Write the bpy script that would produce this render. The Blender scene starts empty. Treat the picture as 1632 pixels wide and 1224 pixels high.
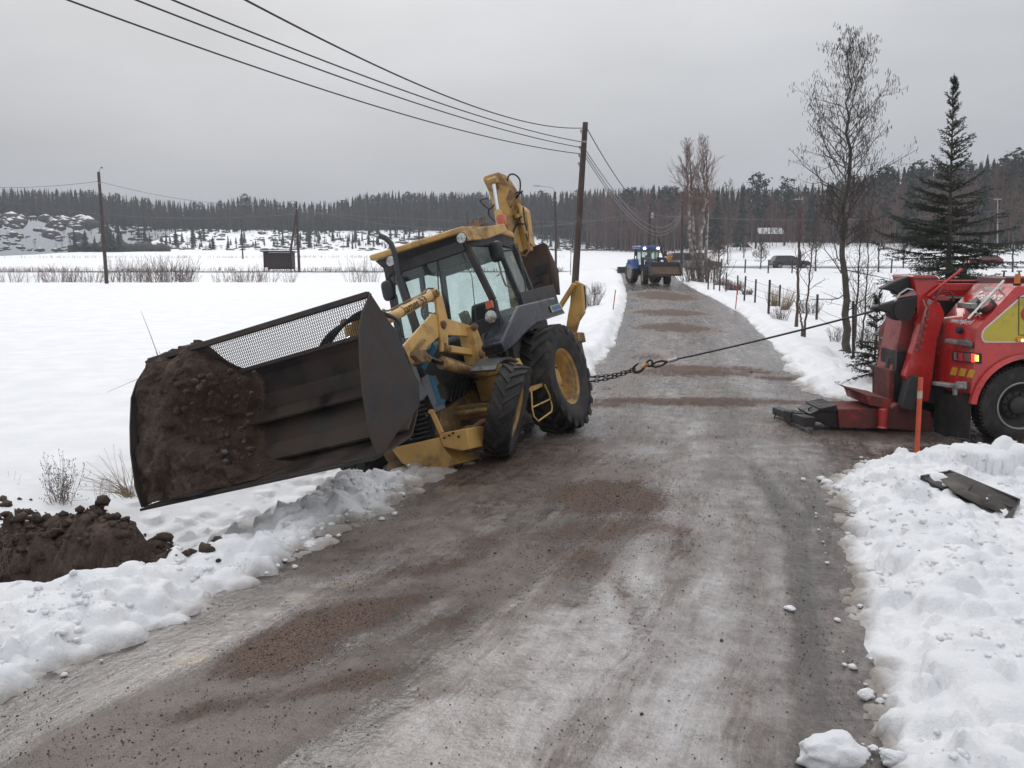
import bpy, bmesh, math, random
import numpy as np
from mathutils import Vector, Matrix
rnd = random.Random(7)
SC = bpy.context.scene
COL = SC.collection
# ---------------------------------------------------------------- camera, world, sun, exposure
FPX = 1350.0; CAMH = 2.35; PITCH = math.atan((612-405)/FPX)
cd = bpy.data.cameras.new('camera'); cam = bpy.data.objects.new('camera', cd); COL.objects.link(cam)
cd.sensor_width = 36; cd.lens = FPX/1632*36; cd.clip_start = 0.05; cd.clip_end = 3000
cam.location = (0, 0, CAMH); cam.rotation_euler = (math.pi/2-PITCH, 0, 0)
SC.camera = cam
world = bpy.data.worlds.new('World'); SC.world = world; world.use_nodes = True
nt = world.node_tree; N = nt.nodes; L = nt.links; N.clear()
wo = N.new('ShaderNodeOutputWorld')
tc = N.new('ShaderNodeTexCoord'); sp = N.new('ShaderNodeSeparateXYZ'); L.new(tc.outputs['Generated'], sp.inputs[0])
mx = N.new('ShaderNodeMath'); mx.operation = 'MAXIMUM'; L.new(sp.outputs['Z'], mx.inputs[0]); mx.inputs[1].default_value = 0
cr = N.new('ShaderNodeValToRGB'); L.new(mx.outputs[0], cr.inputs[0])
e = cr.color_ramp.elements
e[0].position = 0.0; e[0].color = (.262, .282, .318, 1)
e[1].position = 1.0; e[1].color = (1.14, 1.16, 1.20, 1)
for ps, c in ((.06, (.335, .354, .388, 1)), (.14, (.46, .475, .50, 1)), (.30, (.645, .655, .675, 1)), (.6, (.93, .945, .975, 1))):
    k = e.new(ps); k.color = c
nz = N.new('ShaderNodeTexNoise'); nz.inputs['Scale'].default_value = 2.2; nz.inputs['Detail'].default_value = 4; nz.inputs['Roughness'].default_value = .5
mp = N.new('ShaderNodeMapping'); mp.inputs['Scale'].default_value = (1, 1, 3.2); L.new(tc.outputs['Generated'], mp.inputs[0]); L.new(mp.outputs[0], nz.inputs['Vector'])
mr = N.new('ShaderNodeMapRange'); L.new(nz.outputs['Fac'], mr.inputs[0]); mr.inputs[1].default_value = .3; mr.inputs[2].default_value = .7; mr.inputs[3].default_value = .86; mr.inputs[4].default_value = 1.09
mu = N.new('ShaderNodeVectorMath'); mu.operation = 'SCALE'; L.new(cr.outputs[0], mu.inputs[0]); L.new(mr.outputs[0], mu.inputs['Scale'])
bg1 = N.new('ShaderNodeBackground'); L.new(mu.outputs[0], bg1.inputs[0]); bg1.inputs[1].default_value = 1.0
sky = N.new('ShaderNodeTexSky'); sky.sky_type = 'NISHITA'; sky.sun_disc = False
sky.sun_elevation = math.radians(38); sky.sun_rotation = math.radians(-18); sky.air_density = 1; sky.dust_density = 5
bg2 = N.new('ShaderNodeBackground'); L.new(sky.outputs[0], bg2.inputs[0]); bg2.inputs[1].default_value = .05
ms = N.new('ShaderNodeMixShader'); ms.inputs[0].default_value = .08; L.new(bg1.outputs[0], ms.inputs[1]); L.new(bg2.outputs[0], ms.inputs[2])
L.new(ms.outputs[0], wo.inputs[0])
sd = bpy.data.lights.new('sun', 'SUN'); sun = bpy.data.objects.new('sun', sd); COL.objects.link(sun)
sd.energy = 0.85; sd.angle = math.radians(30); sd.color = (1, .98, .95)
sun.rotation_euler = (math.radians(-52), 0, math.radians(18))
SC.view_settings.view_transform = 'Standard'; SC.view_settings.look = 'None'
SC.view_settings.exposure = 0.21; SC.view_settings.gamma = 1.0; SC.view_settings.use_curve_mapping = False
SC.cycles.max_bounces = 6; SC.cycles.diffuse_bounces = 3; SC.cycles.glossy_bounces = 3; SC.cycles.transparent_max_bounces = 12
SC.cycles.volume_bounces = 1
SC.cycles.use_denoising = True

# ---------------------------------------------------------------- projection helpers (photo pixel -> place)
_F = np.array([0, math.cos(PITCH), -math.sin(PITCH)]); _U = np.array([0, math.sin(PITCH), math.cos(PITCH)]); _C = np.array([0, 0, CAMH])
def ray(u, v): return _F+(u-816)/FPX*np.array([1., 0, 0])+(612-v)/FPX*_U
def G(u, v, z=0):
    r = ray(u, v); return _C+r*(z-CAMH)/r[2]
def AY(u, v, y):
    r = ray(u, v); return _C+r*y/r[1]
def AX(u, v, x):
    r = ray(u, v); return _C+r*x/r[0]

# ---------------------------------------------------------------- object helpers
def props(o, label=None, cat=None, group=None, kind=None):
    if label: o['label'] = label
    if cat: o['category'] = cat
    if group: o['group'] = group
    if kind: o['kind'] = kind
    return o
def empty(name, loc=(0, 0, 0), rz=0, **k):
    o = bpy.data.objects.new(name, None); COL.objects.link(o); o.location = loc; o.rotation_euler = (0, 0, rz); o.empty_display_size = .2
    return props(o, **k)
def copy_tree(o, parent=None):
    c = o.copy(); COL.objects.link(c); c.parent = parent
    for ch in list(o.children): copy_tree(ch, c)
    return c
def mesh_np(name, V, Fs, mat=None, smooth=None, attrs=None):
    """V (n,3) float array, Fs (m,3|4) int array -> mesh datablock"""
    me = bpy.data.meshes.new(name)
    V = np.asarray(V, np.float32); Fs = np.asarray(Fs, np.int32); k = Fs.shape[1]
    me.vertices.add(len(V)); me.vertices.foreach_set('co', V.ravel())
    me.loops.add(Fs.size); me.loops.foreach_set('vertex_index', Fs.ravel())
    me.polygons.add(len(Fs)); me.polygons.foreach_set('loop_start', np.arange(0, Fs.size, k, dtype=np.int32))
    me.polygons.foreach_set('loop_total', np.full(len(Fs), k, np.int32))
    if smooth: me.polygons.foreach_set('use_smooth', np.ones(len(Fs), bool))
    if attrs:
        for an, av in attrs.items():
            a = me.attributes.new(an, 'FLOAT', 'POINT'); a.data.foreach_set('value', np.asarray(av, np.float32).ravel())
    me.update(calc_edges=True); me.validate()
    if mat: me.materials.append(mat)
    return me
def obj_np(name, V, Fs, mat, parent=None, smooth=None, attrs=None, **k):
    o = bpy.data.objects.new(name, mesh_np(name, V, Fs, mat, smooth, attrs)); COL.objects.link(o); o.parent = parent
    return props(o, **k)
def V3(a): return Vector((float(a[0]), float(a[1]), float(a[2])))

class MB:
    def __init__(s): s.v = []; s.f = []
    def add(s, vs, fs, M=None):
        b = len(s.v)
        for p in vs:
            p = V3(p)
            s.v.append(M @ p if M else p)
        s.f += [tuple(i+b for i in f) for f in fs]
        return s
    def box(s, lo, hi, M=None):
        x0, y0, z0 = lo; x1, y1, z1 = hi
        vs = [(x0,y0,z0),(x1,y0,z0),(x1,y1,z0),(x0,y1,z0),(x0,y0,z1),(x1,y0,z1),(x1,y1,z1),(x0,y1,z1)]
        return s.add(vs, [(3,2,1,0),(4,5,6,7),(0,1,5,4),(1,2,6,5),(2,3,7,6),(3,0,4,7)], M)
    def hexa(s, a, b):
        """two quads of four points, same winding"""
        return s.add(list(a)+list(b), [(3,2,1,0),(4,5,6,7),(0,1,5,4),(1,2,6,5),(2,3,7,6),(3,0,4,7)])
    def prism(s, poly, off, M=None):
        """polygon (3D points) extruded by the vector off"""
        n = len(poly); off = V3(off); P = [V3(p) for p in poly]
        return s.add(P+[p+off for p in P], [tuple(range(n))[::-1], tuple(range(n, 2*n))]+[(i, (i+1) % n, n+(i+1) % n, n+i) for i in range(n)], M)
    def bar(s, a, b, w, h, up=(0, 0, 1), M=None):
        a = V3(a); b = V3(b); d = (b-a).normalized(); u = V3(up); sd = d.cross(u)
        if sd.length < 1e-4: sd = d.cross(Vector((1, 0, 0)))
        sd.normalize(); u = sd.cross(d)
        sd *= w/2; u *= h/2
        return s.add([a-sd-u, a+sd-u, a+sd+u, a-sd+u, b-sd-u, b+sd-u, b+sd+u, b-sd+u],
                     [(0,1,2,3),(7,6,5,4),(0,4,5,1),(1,5,6,2),(2,6,7,3),(3,7,4,0)], M)
    def tube(s, pts, r, n=10, caps=True, M=None):
        pts = [V3(p) for p in pts]; k = len(pts)
        rs = r if isinstance(r, (list, tuple)) else [r]*k
        vs = []; u = None
        for i in range(k):
            d = (pts[min(i+1, k-1)]-pts[max(i-1, 0)]).normalized()
            if u is None:
                u = d.orthogonal().normalized()
            else:
                u = (u-d*u.dot(d))
                u = u.normalized() if u.length > 1e-6 else d.orthogonal().normalized()
            w = d.cross(u)
            for j in range(n):
                t = 2*math.pi*j/n
                vs.append(pts[i]+(u*math.cos(t)+w*math.sin(t))*rs[i])
        fs = [(i*n+j, i*n+(j+1) % n, (i+1)*n+(j+1) % n, (i+1)*n+j) for i in range(k-1) for j in range(n)]
        if caps: fs += [tuple(range(n))[::-1], tuple((k-1)*n+j for j in range(n))]
        return s.add(vs, fs, M)
    def lathe(s, prof, n=32, M=None, a0=0, a1=2*math.pi):
        """prof: (r, y) pairs, spun about the y axis"""
        k = len(prof); full = abs(a1-a0-2*math.pi) < 1e-6; m = n if full else n+1
        vs = []
        for i in range(m):
            t = a0+(a1-a0)*i/n
            for r, y in prof: vs.append((r*math.cos(t), y, r*math.sin(t)))
        fs = [(i*k+j, i*k+j+1, ((i+1) % m)*k+j+1, ((i+1) % m)*k+j) for i in range(n) for j in range(k-1)]
        return s.add(vs, fs, M)
    def disc(s, c, ax, r, t, n=20, M=None):
        c = V3(c); ax = V3(ax).normalized()
        return s.tube([c-ax*t/2, c+ax*t/2], r, n, True, M)
    def sphere(s, c, r, sub=2, sq=(1, 1, 1)):
        bm = bmesh.new(); bmesh.ops.create_icosphere(bm, subdivisions=sub, radius=1)
        c = V3(c); vs = [Vector((v.co.x*r*sq[0], v.co.y*r*sq[1], v.co.z*r*sq[2]))+c for v in bm.verts]
        fs = [tuple(v.index for v in f.verts) for f in bm.faces]; bm.free()
        return s.add(vs, fs)
    def build(s, name, mat, parent=None, bevel=0, ang=35, smooth=True, solid=0, seg=2, split=False, **k):
        if split:
            par = list(range(len(s.v)))
            def fd(a):
                while par[a] != a: par[a] = par[par[a]]; a = par[a]
                return a
            for f in s.f:
                for q in f[1:]: par[fd(q)] = fd(f[0])
            gr = {}
            for i in range(len(s.v)): gr.setdefault(fd(i), []).append(i)
            fg = {}
            for f in s.f: fg.setdefault(fd(f[0]), []).append(f)
            for g, vi in gr.items():
                if g not in fg: continue
                mp_ = {a: i for i, a in enumerate(vi)}; m = MB(); m.v = [s.v[a] for a in vi]; m.f = [tuple(mp_[a] for a in f) for f in fg[g]]
                last = m.build(name, mat, parent, bevel, ang, smooth, solid, seg, **k)
            return last
        me = bpy.data.meshes.new(name); me.from_pydata(s.v, [], s.f); me.update()
        bm = bmesh.new(); bm.from_mesh(me); bmesh.ops.recalc_face_normals(bm, faces=bm.faces); bm.to_mesh(me); bm.free()
        if mat: me.materials.append(mat)
        if smooth:
            me.shade_smooth(); me.set_sharp_from_angle(angle=math.radians(ang))
        o = bpy.data.objects.new(name, me); COL.objects.link(o); o.parent = parent
        if solid:
            m = o.modifiers.new('solid', 'SOLIDIFY'); m.thickness = solid; m.offset = 0
        if bevel:
            m = o.modifiers.new('bevel', 'BEVEL'); m.width = bevel; m.segments = seg; m.limit_method = 'ANGLE'; m.angle_limit = math.radians(40)
        return props(o, **k)

def text_obj(name, txt, mat, size, M, parent=None, extrude=.002, shear=0, align='LEFT', sx=1.0, bold=0.0, **k):
    cu = bpy.data.curves.new(name, 'FONT'); cu.body = txt; cu.size = size; cu.extrude = extrude; cu.shear = shear; cu.align_x = align; cu.offset = bold; cu.resolution_u = 3
    t = bpy.data.objects.new(name+'_tmp', cu); COL.objects.link(t)
    bpy.context.view_layer.update()
    me = bpy.data.meshes.new_from_object(t.evaluated_get(bpy.context.evaluated_depsgraph_get()))
    bpy.data.objects.remove(t); me.name = name
    me.transform(M @ Matrix.Diagonal((sx, 1, 1, 1)))
    me.materials.clear(); me.materials.append(mat)
    o = bpy.data.objects.new(name, me); COL.objects.link(o); o.parent = parent
    return props(o, **k)
def smooth_pts(pts, n=5):
    P = [V3(p) for p in pts]; P = [P[0]*2-P[1]]+P+[P[-1]*2-P[-2]]; out = []
    for i in range(1, len(P)-2):
        for k in range(n):
            t = k/n; a, b, c, d = P[i-1:i+3]; out.append(.5*((2*b)+(c-a)*t+(2*a-5*b+4*c-d)*t*t+(3*b-a-3*c+d)*t**3))
    return out+[P[-2]]
def frame_M(o, ex, ey):
    ex = V3(ex).normalized(); ey = V3(ey); ey = (ey-ex*ey.dot(ex)).normalized(); ez = ex.cross(ey)
    return Matrix(((ex.x, ey.x, ez.x, o[0]), (ex.y, ey.y, ez.y, o[1]), (ex.z, ey.z, ez.z, o[2]), (0, 0, 0, 1)))

# ---------------------------------------------------------------- noise on arrays
def _hash(ix, iy, s):
    h = (ix.astype(np.int64)*374761393 + iy.astype(np.int64)*668265263 + s*1442695041) & 0xffffffff
    h = ((h ^ (h >> 13))*1274126177) & 0xffffffff
    return ((h ^ (h >> 16)) & 0xffffff)/float(0xffffff)
def vnoise(x, y, s=0):
    ix = np.floor(x); iy = np.floor(y); fx = x-ix; fy = y-iy
    fx = fx*fx*fx*(fx*(fx*6-15)+10); fy = fy*fy*fy*(fy*(fy*6-15)+10)
    a = _hash(ix, iy, s); b = _hash(ix+1, iy, s); c = _hash(ix, iy+1, s); d = _hash(ix+1, iy+1, s)
    return (a+(b-a)*fx)*(1-fy)+(c+(d-c)*fx)*fy
def fbm(x, y, s=0, o=4, g=.5):
    r = 0; a = 1; t = 0
    for i in range(o):
        r = r+a*(vnoise(x, y, s+i*17)-.5); t += a; a *= g; x = x*2.03+3.1; y = y*2.03+1.7
    return r/t*2
def sstep(a, b, x):
    t = np.clip((x-a)/(b-a), 0, 1); return t*t*(3-2*t)

# ---------------------------------------------------------------- materials
MATS = {}
def mat_new(name):
    m = bpy.data.materials.new(name); m.use_nodes = True; nt = m.node_tree
    b = nt.nodes['Principled BSDF']; return m, nt, b
def nnoise(nt, scale, detail=4, rough=.55, coord='Object', stretch=None, dist=0):
    t = nt.nodes.new('ShaderNodeTexCoord'); n = nt.nodes.new('ShaderNodeTexNoise')
    n.inputs['Scale'].default_value = scale; n.inputs['Detail'].default_value = detail; n.inputs['Roughness'].default_value = rough; n.inputs['Distortion'].default_value = dist
    if stretch:
        m = nt.nodes.new('ShaderNodeMapping'); m.inputs['Scale'].default_value = stretch; nt.links.new(t.outputs[coord], m.inputs[0]); nt.links.new(m.outputs[0], n.inputs['Vector'])
    else: nt.links.new(t.outputs[coord], n.inputs['Vector'])
    return n.outputs['Fac']
def nramp(nt, fac, *stops):
    r = nt.nodes.new('ShaderNodeValToRGB'); nt.links.new(fac, r.inputs[0]); e = r.color_ramp.elements
    e[0].position, e[0].color = stops[0][0], (*stops[0][1], 1)
    e[1].position, e[1].color = stops[-1][0], (*stops[-1][1], 1)
    for p, c in stops[1:-1]:
        k = e.new(p); k.color = (*c, 1)
    return r.outputs[0]
def nmap(nt, v, a, b, c=0, d=1):
    m = nt.nodes.new('ShaderNodeMapRange'); m.interpolation_type = 'SMOOTHSTEP' if (c, d) == (0, 1) else 'LINEAR'
    nt.links.new(v, m.inputs[0]); m.inputs[1].default_value = a; m.inputs[2].default_value = b; m.inputs[3].default_value = c; m.inputs[4].default_value = d
    return m.outputs[0]
def nmath(nt, op, a, b=None):
    m = nt.nodes.new('ShaderNodeMath'); m.operation = op
    for i, x in enumerate((a, b)):
        if x is None: continue
        if isinstance(x, (int, float)): m.inputs[i].default_value = x
        else: nt.links.new(x, m.inputs[i])
    return m.outputs[0]
def nmix(nt, fac, a, b):
    m = nt.nodes.new('ShaderNodeMix'); m.data_type = 'RGBA'
    if isinstance(fac, (int, float)): m.inputs[0].default_value = fac
    else: nt.links.new(fac, m.inputs[0])
    for i, x in ((6, a), (7, b)):
        if isinstance(x, tuple): m.inputs[i].default_value = (*x, 1)
        else: nt.links.new(x, m.inputs[i])
    return m.outputs[2]
def nattr(nt, name):
    a = nt.nodes.new('ShaderNodeAttribute'); a.attribute_name = name; return a.outputs['Fac']
def nbump(nt, h, strength=.3, dist=.01, prev=None):
    b = nt.nodes.new('ShaderNodeBump'); b.inputs['Strength'].default_value = strength; b.inputs['Distance'].default_value = dist
    nt.links.new(h, b.inputs['Height'])
    if prev is not None: nt.links.new(prev, b.inputs['Normal'])
    return b.outputs[0]
def mat(name, col, rough=.5, metal=0, var=.25, scale=6, dirt=None, dirt_amt=.5, dirt_scale=3, bump=.15, bscale=60, bdist=.003, coat=0, spec=.5, stretch=None):
    """painted / plain surface with grain, wear and optional dirt"""
    if name in MATS: return MATS[name]
    m, nt, b = mat_new(name)
    n1 = nnoise(nt, scale, 5, .6, stretch=stretch)
    c = nmix(nt, nmap(nt, n1, .3, .7, 0, 1), tuple(x*(1-var) for x in col), tuple(min(1, x*(1+var*.6)) for x in col))
    rr = nmap(nt, n1, .3, .7, max(.02, rough-.1), min(1, rough+.12))
    if dirt:
        n2 = nnoise(nt, dirt_scale, 6, .65, dist=.4)
        k = nmap(nt, n2, .62-dirt_amt*.35, .80-dirt_amt*.25)
        c = nmix(nt, nmath(nt, 'MULTIPLY', k, .85), c, dirt)
        mxr = nt.nodes.new('ShaderNodeMix'); nt.links.new(k, mxr.inputs[0]); nt.links.new(rr, mxr.inputs[2]); mxr.inputs[3].default_value = .85; rr = mxr.outputs[0]
    nt.links.new(c, b.inputs['Base Color']); nt.links.new(rr, b.inputs['Roughness'])
    b.inputs['Metallic'].default_value = metal; b.inputs['Coat Weight'].default_value = coat; b.inputs['Specular IOR Level'].default_value = spec
    if bump:
        n3 = nnoise(nt, bscale, 4, .6); nt.links.new(nbump(nt, n3, bump, bdist), b.inputs['Normal'])
    MATS[name] = m; return m
def glow(name, col, strength, base=(.5, .5, .5)):
    if name in MATS: return MATS[name]
    m, nt, b = mat_new(name); b.inputs['Base Color'].default_value = (*base, 1); b.inputs['Emission Color'].default_value = (*col, 1); b.inputs['Emission Strength'].default_value = strength; b.inputs['Roughness'].default_value = .25
    MATS[name] = m; return m
def glass(name, tint=(.78, .83, .82), dirty=.12):
    if name in MATS: return MATS[name]
    m, nt, b = mat_new(name); nt.nodes.remove(b); out = nt.nodes['Material Output']
    tr = nt.nodes.new('ShaderNodeBsdfTransparent'); tr.inputs[0].default_value = (*tint, 1)
    gl = nt.nodes.new('ShaderNodeBsdfGlossy'); gl.inputs['Roughness'].default_value = .04; gl.inputs[0].default_value = (.9, .95, .95, 1)
    df = nt.nodes.new('ShaderNodeBsdfDiffuse'); df.inputs[0].default_value = (.45, .46, .45, 1)
    ge = nt.nodes.new('ShaderNodeNewGeometry'); dt = nt.nodes.new('ShaderNodeVectorMath'); dt.operation = 'DOT_PRODUCT'; nt.links.new(ge.outputs['Incoming'], dt.inputs[0]); nt.links.new(ge.outputs['Normal'], dt.inputs[1])
    fr = nmath(nt, 'ADD', nmath(nt, 'MULTIPLY', nmath(nt, 'POWER', nmath(nt, 'SUBTRACT', 1.0, nmath(nt, 'ABSOLUTE', dt.outputs['Value'])), 5.0), .9), .035)
    m1 = nt.nodes.new('ShaderNodeMixShader'); nt.links.new(fr, m1.inputs[0]); nt.links.new(tr.outputs[0], m1.inputs[1]); nt.links.new(gl.outputs[0], m1.inputs[2])
    m2 = nt.nodes.new('ShaderNodeMixShader'); nt.links.new(nmap(nt, nnoise(nt, 2.5, 5, .6), .35, .75, 0, dirty*2), m2.inputs[0]); nt.links.new(m1.outputs[0], m2.inputs[1]); nt.links.new(df.outputs[0], m2.inputs[2])
    nt.links.new(m2.outputs[0], out.inputs[0]); MATS[name] = m; return m
# ================================================================ terrain: heights, road, snow
_LX = [(-80, -16), (-20, -9), (0, -4.5), (3, -3.5), (4.33, -2.8), (4.71, -2.55), (5.44, -2.19), (6.59, -1.71), (7.56, -1.25), (8.54, -1.0), (9.39, -.62), (11.2, 0.0), (13.5, .62), (16.73, 1.5), (20.59, 2.44), (27.88, 3.6), (38, 5.1), (49.6, 6.75), (65, 8.6), (80.8, 10.4), (95, 11.5), (99, 14), (130, 60)]
_RX = [(-80, 4), (-10, .6), (0, 1.0), (2, 1.4), (3.6, 1.83), (5.1, 2.33), (6.2, 2.66), (7.28, 2.96), (8.79, 3.34), (9.3, 4.0), (11, 4.6), (13.4, 5.5), (14.6, 5.2), (16.29, 5.54), (20.6, 6.5), (33.8, 9.1), (46, 10.8), (71.8, 14.0), (80, 15.2), (95, 19), (99, 13), (130, 30)]
_lx = np.array(_LX, float); _rx = np.array(_RX, float)
def inside_road(x, y):
    """> 0 on the road, < 0 off it: about the distance to the edge"""
    wob = .16*fbm(x*1.1, y*1.1, 5, 3)*np.clip(1.2-np.abs(y-8)/30, .3, 1)
    l = x-np.interp(y, _lx[:, 0], _lx[:, 1]); r = np.interp(y, _rx[:, 0], _rx[:, 1])-x
    k = np.where(y < 20, .80, .95)
    main = np.minimum(l, r)*k
    ya = np.interp(x, [3.0, 3.4, 4.4, 5.0, 6.2, 9, 12, 40], [9.0, 9.2, 9.65, 9.55, 9.4, 9.1, 9.0, 9.0])
    yb = np.interp(x, [4.5, 5.8, 8, 12, 40], [13.8, 13.45, 13.3, 13.2, 13.0])
    side = np.where(x > 3.6, np.minimum(y-ya, yb-y), -9)
    fork = np.minimum.reduce([x+40, 100-x]); cross = np.minimum(y-96.5, 101.5-y)*np.where((x > -120) & (x < 160), 1, -1)
    return np.maximum(np.maximum(main, side), cross)+wob
_bz = np.array([(-100, 0), (55, 0), (75, .22), (86, .5), (100, .72), (112, .85), (150, 1.35), (200, 2.3), (250, 3.5), (330, 5.5), (700, 14), (1500, 20)], float)
def base_z(x, y):
    z = np.interp(y, _bz[:, 0], _bz[:, 1])
    off = np.interp(y, _lx[:, 0], _lx[:, 1])-x           # metres left of the road
    lf = sstep(2, 8, off)
    z = z-lf*np.interp(y, [0, 70, 75, 84, 90, 96, 101, 108, 115, 300], [0, .18, .28, 1.35, 1.1, .45, .45, .5, .25, .2])
    az = x/np.maximum(y, 20)*FPX+816
    hill = np.interp(az, [-400, -100, 130, 250, 400, 660, 800, 900, 1000, 1100, 1700, 2400], [13, 12, 10.5, 6.6, 6.2, 6.0, 5.5, 3.6, 2.3, 2.5, 3, 3])
    z = z+hill*sstep(255, 325, y)
    z = z+sstep(25, 50, x-0.05*y)*sstep(102, 190, y)*2.6
    z = z+.35*fbm(x/40, y/40, 40, 3)*sstep(90, 200, y)
    return z
def road_z(x, y):
    l = x-np.interp(y, _lx[:, 0], _lx[:, 1]); r = np.interp(y, _rx[:, 0], _rx[:, 1])-x
    w = np.maximum(l+r, .5); c = (l/w-.5)
    z = base_z(x, y)*np.where(y > 40, 1, 1)+.02*(1-np.minimum(4*c*c, 1))*np.where(y < 60, 1, 0)
    nearf = np.clip(1.5-y/40, 0, 1)
    z = z+nearf*(.008*fbm(x*1.2, y*.7, 11, 4)+.0035*fbm(x*7, y*5, 12, 3)+.0015*fbm(x*22, y*15, 13, 2))
    return z

def grids():
    def grow(s, st, g, end):
        out = []; x = s
        while x < end: st *= g; x += st; out.append(x)
        return np.array(out)
    xm = np.arange(-5.6, 6.6001, .028)
    xs = np.concatenate([-grow(5.6, .028, 1.042, 650)[::-1], xm, grow(6.6, .028, 1.042, 650)])
    ym = np.arange(2.9, 11.2001, .028)
    ys = np.concatenate([-grow(-2.9, .03, 1.2, 160)[::-1], ym, grow(11.2, .028, 1.034, 900)])
    return xs, ys
XS, YS = grids()
GX, GY = np.meshgrid(XS, YS)
INS = inside_road(GX, GY)
RZ = road_z(GX, GY)
# ---- snow heights
D = -INS
LEFT = GX < (np.interp(GY, _lx[:, 0], _lx[:, 1])+np.interp(GY, _rx[:, 0], _rx[:, 1]))/2
near = np.clip(1.4-GY/45, .25, 1)
crest = np.where(LEFT, np.interp(GY, [2, 6, 8.6, 9.4, 10.5, 14, 18, 40, 80], [.13, .12, .11, .09, .07, .12, .24, .22, .12]), np.interp(GY, [2, 8, 9, 13, 15, 40, 80], [.10, .12, .06, .08, .14, .18, .12]))
crest = crest*(1+.35*fbm(GX*.9, GY*.9, 21, 2))
bank = crest*np.exp(-((D-.42)/.40)**2)
# ditch on the left, low ground right
dd = np.interp(GY, [2, 5.3, 6.2, 7, 9, 16, 25, 60], [.02, .06, .42, .60, .62, .55, .35, .12])
ditch = -dd*np.exp(-((D-np.interp(GY, [5, 7.5, 9], [1.45, 1.7, 2.0])-.3*fbm(GX*.2, GY*.2, 3, 2))/np.interp(GY, [5, 9], [.75, .95]))**2)
fieldL = np.interp(D, [0, .5, 3.5, 8, 40], [0, .02, .02, -.02, -.1])
right_level = np.interp(D, [0, .5, 3, 8, 40], [0, .10, .17, .15, .1])
rl2 = np.interp(D, [0, .6, 3, 10, 40], [0, .12, .05, -.05, .0])
SN = np.where(LEFT, bank+ditch+fieldL, np.where(GY < 11.3, bank+right_level, bank*.8+rl2))
# rise up from under the road at the edge
SN = SN*sstep(-.02, .35, D)-.13*(1-sstep(-.28, .06, D))
def gauss(cx, cy, r, h, ry=None):
    ry = ry or r
    return h*np.exp(-((GX-cx)/r)**2-((GY-cy)/ry)**2)
SN = SN+gauss(5.0, 8.75, .50, .15, .32)+gauss(4.35, 8.9, .4, .02)+gauss(6.0, 8.6, .7, .06, .4)
SN = SN+gauss(-3.95, 5.55, .75, .16, .5)+gauss(-2.3, 7.15, .35, -.22)+gauss(-1.55, 8.3, .25, .08)-gauss(-1.85, 9.6, .75, .42, .75)
SN = SN-gauss(4.6, 7.0, .9, .05)
act = sstep(-.05, .25, D)
lumpy = act*(np.where(LEFT, np.exp(-np.maximum(D-.7, 0)/.8), np.where(GY < 11.3, np.exp(-np.maximum(D-1.2, 0)/3.5), np.exp(-np.maximum(D-.6, 0)/.7))))
SN = SN+lumpy*near*(.075*fbm(GX*2.3, GY*2.3, 31, 4, .55)+.03*np.abs(fbm(GX*6, GY*6, 33, 3)))
SN = SN+act*(.05*fbm(GX*.5, GY*.5, 35, 3)+.010*fbm(GX*3, GY*3, 36, 3))*np.clip(2-GY/60, .2, 1)
# smooth wind-packed field with footprints of drift
# ---- clods and chunks of ploughed snow, pressed into the height field
rs = np.random.RandomState(3)
SN0 = SN.copy()
def stamp(H, cx, cy, r, h, el=1.0, th=0.0, base=None, sharp=2.0):
    R_ = r*max(el, 1)*1.05
    i0, i1 = np.searchsorted(XS, (cx-R_, cx+R_)); j0, j1 = np.searchsorted(YS, (cy-R_, cy+R_))
    if i1-i0 < 2 or j1-j0 < 2: return
    x = GX[j0:j1, i0:i1]-cx; y = GY[j0:j1, i0:i1]-cy; c, s_ = math.cos(th), math.sin(th)
    q = ((x*c+y*s_)/el)**2+(-x*s_+y*c)**2; t = np.clip(1-(q/(r*r))**(sharp/2), 0, 1)
    jj, ii = min(j1, (j0+j1)//2), min(i1, (i0+i1)//2)
    b = SN0[jj, ii]-.30*h
    H[j0:j1, i0:i1] = np.where(t > 0, np.maximum(H[j0:j1, i0:i1], b+h*np.sqrt(t)*1.25), H[j0:j1, i0:i1])
def chunk(H, cx, cy, r, h):
    """a broken, flat sided block of snow"""
    R_ = r*1.5; i0, i1 = np.searchsorted(XS, (cx-R_, cx+R_)); j0, j1 = np.searchsorted(YS, (cy-R_, cy+R_))
    if i1-i0 < 2 or j1-j0 < 2: return
    x = GX[j0:j1, i0:i1]-cx; y = GY[j0:j1, i0:i1]-cy; t = np.full(x.shape, 9.); a0 = rs.rand()*6.3; nf = 5+rs.randint(3)
    for k in range(nf):
        a = a0+k*6.283/nf+rs.randn()*.25; t = np.minimum(t, (1-(x*math.cos(a)+y*math.sin(a))/(r*(.7+.5*rs.rand())))*(1.2+2.2*rs.rand()))
    a = rs.rand()*6.3; tl = .25+.5*rs.rand(); top = .85+tl*(x*math.cos(a)+y*math.sin(a))/r+.10*fbm(x/r*2, y/r*2, int(a*50), 2)
    z = np.minimum(t, top); jj, ii = min(j1, (j0+j1)//2), min(i1, (i0+i1)//2); b = SN0[jj, ii]-.25*h
    H[j0:j1, i0:i1] = np.where(z > 0, np.maximum(H[j0:j1, i0:i1], b+h*z*1.2), H[j0:j1, i0:i1])
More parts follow.
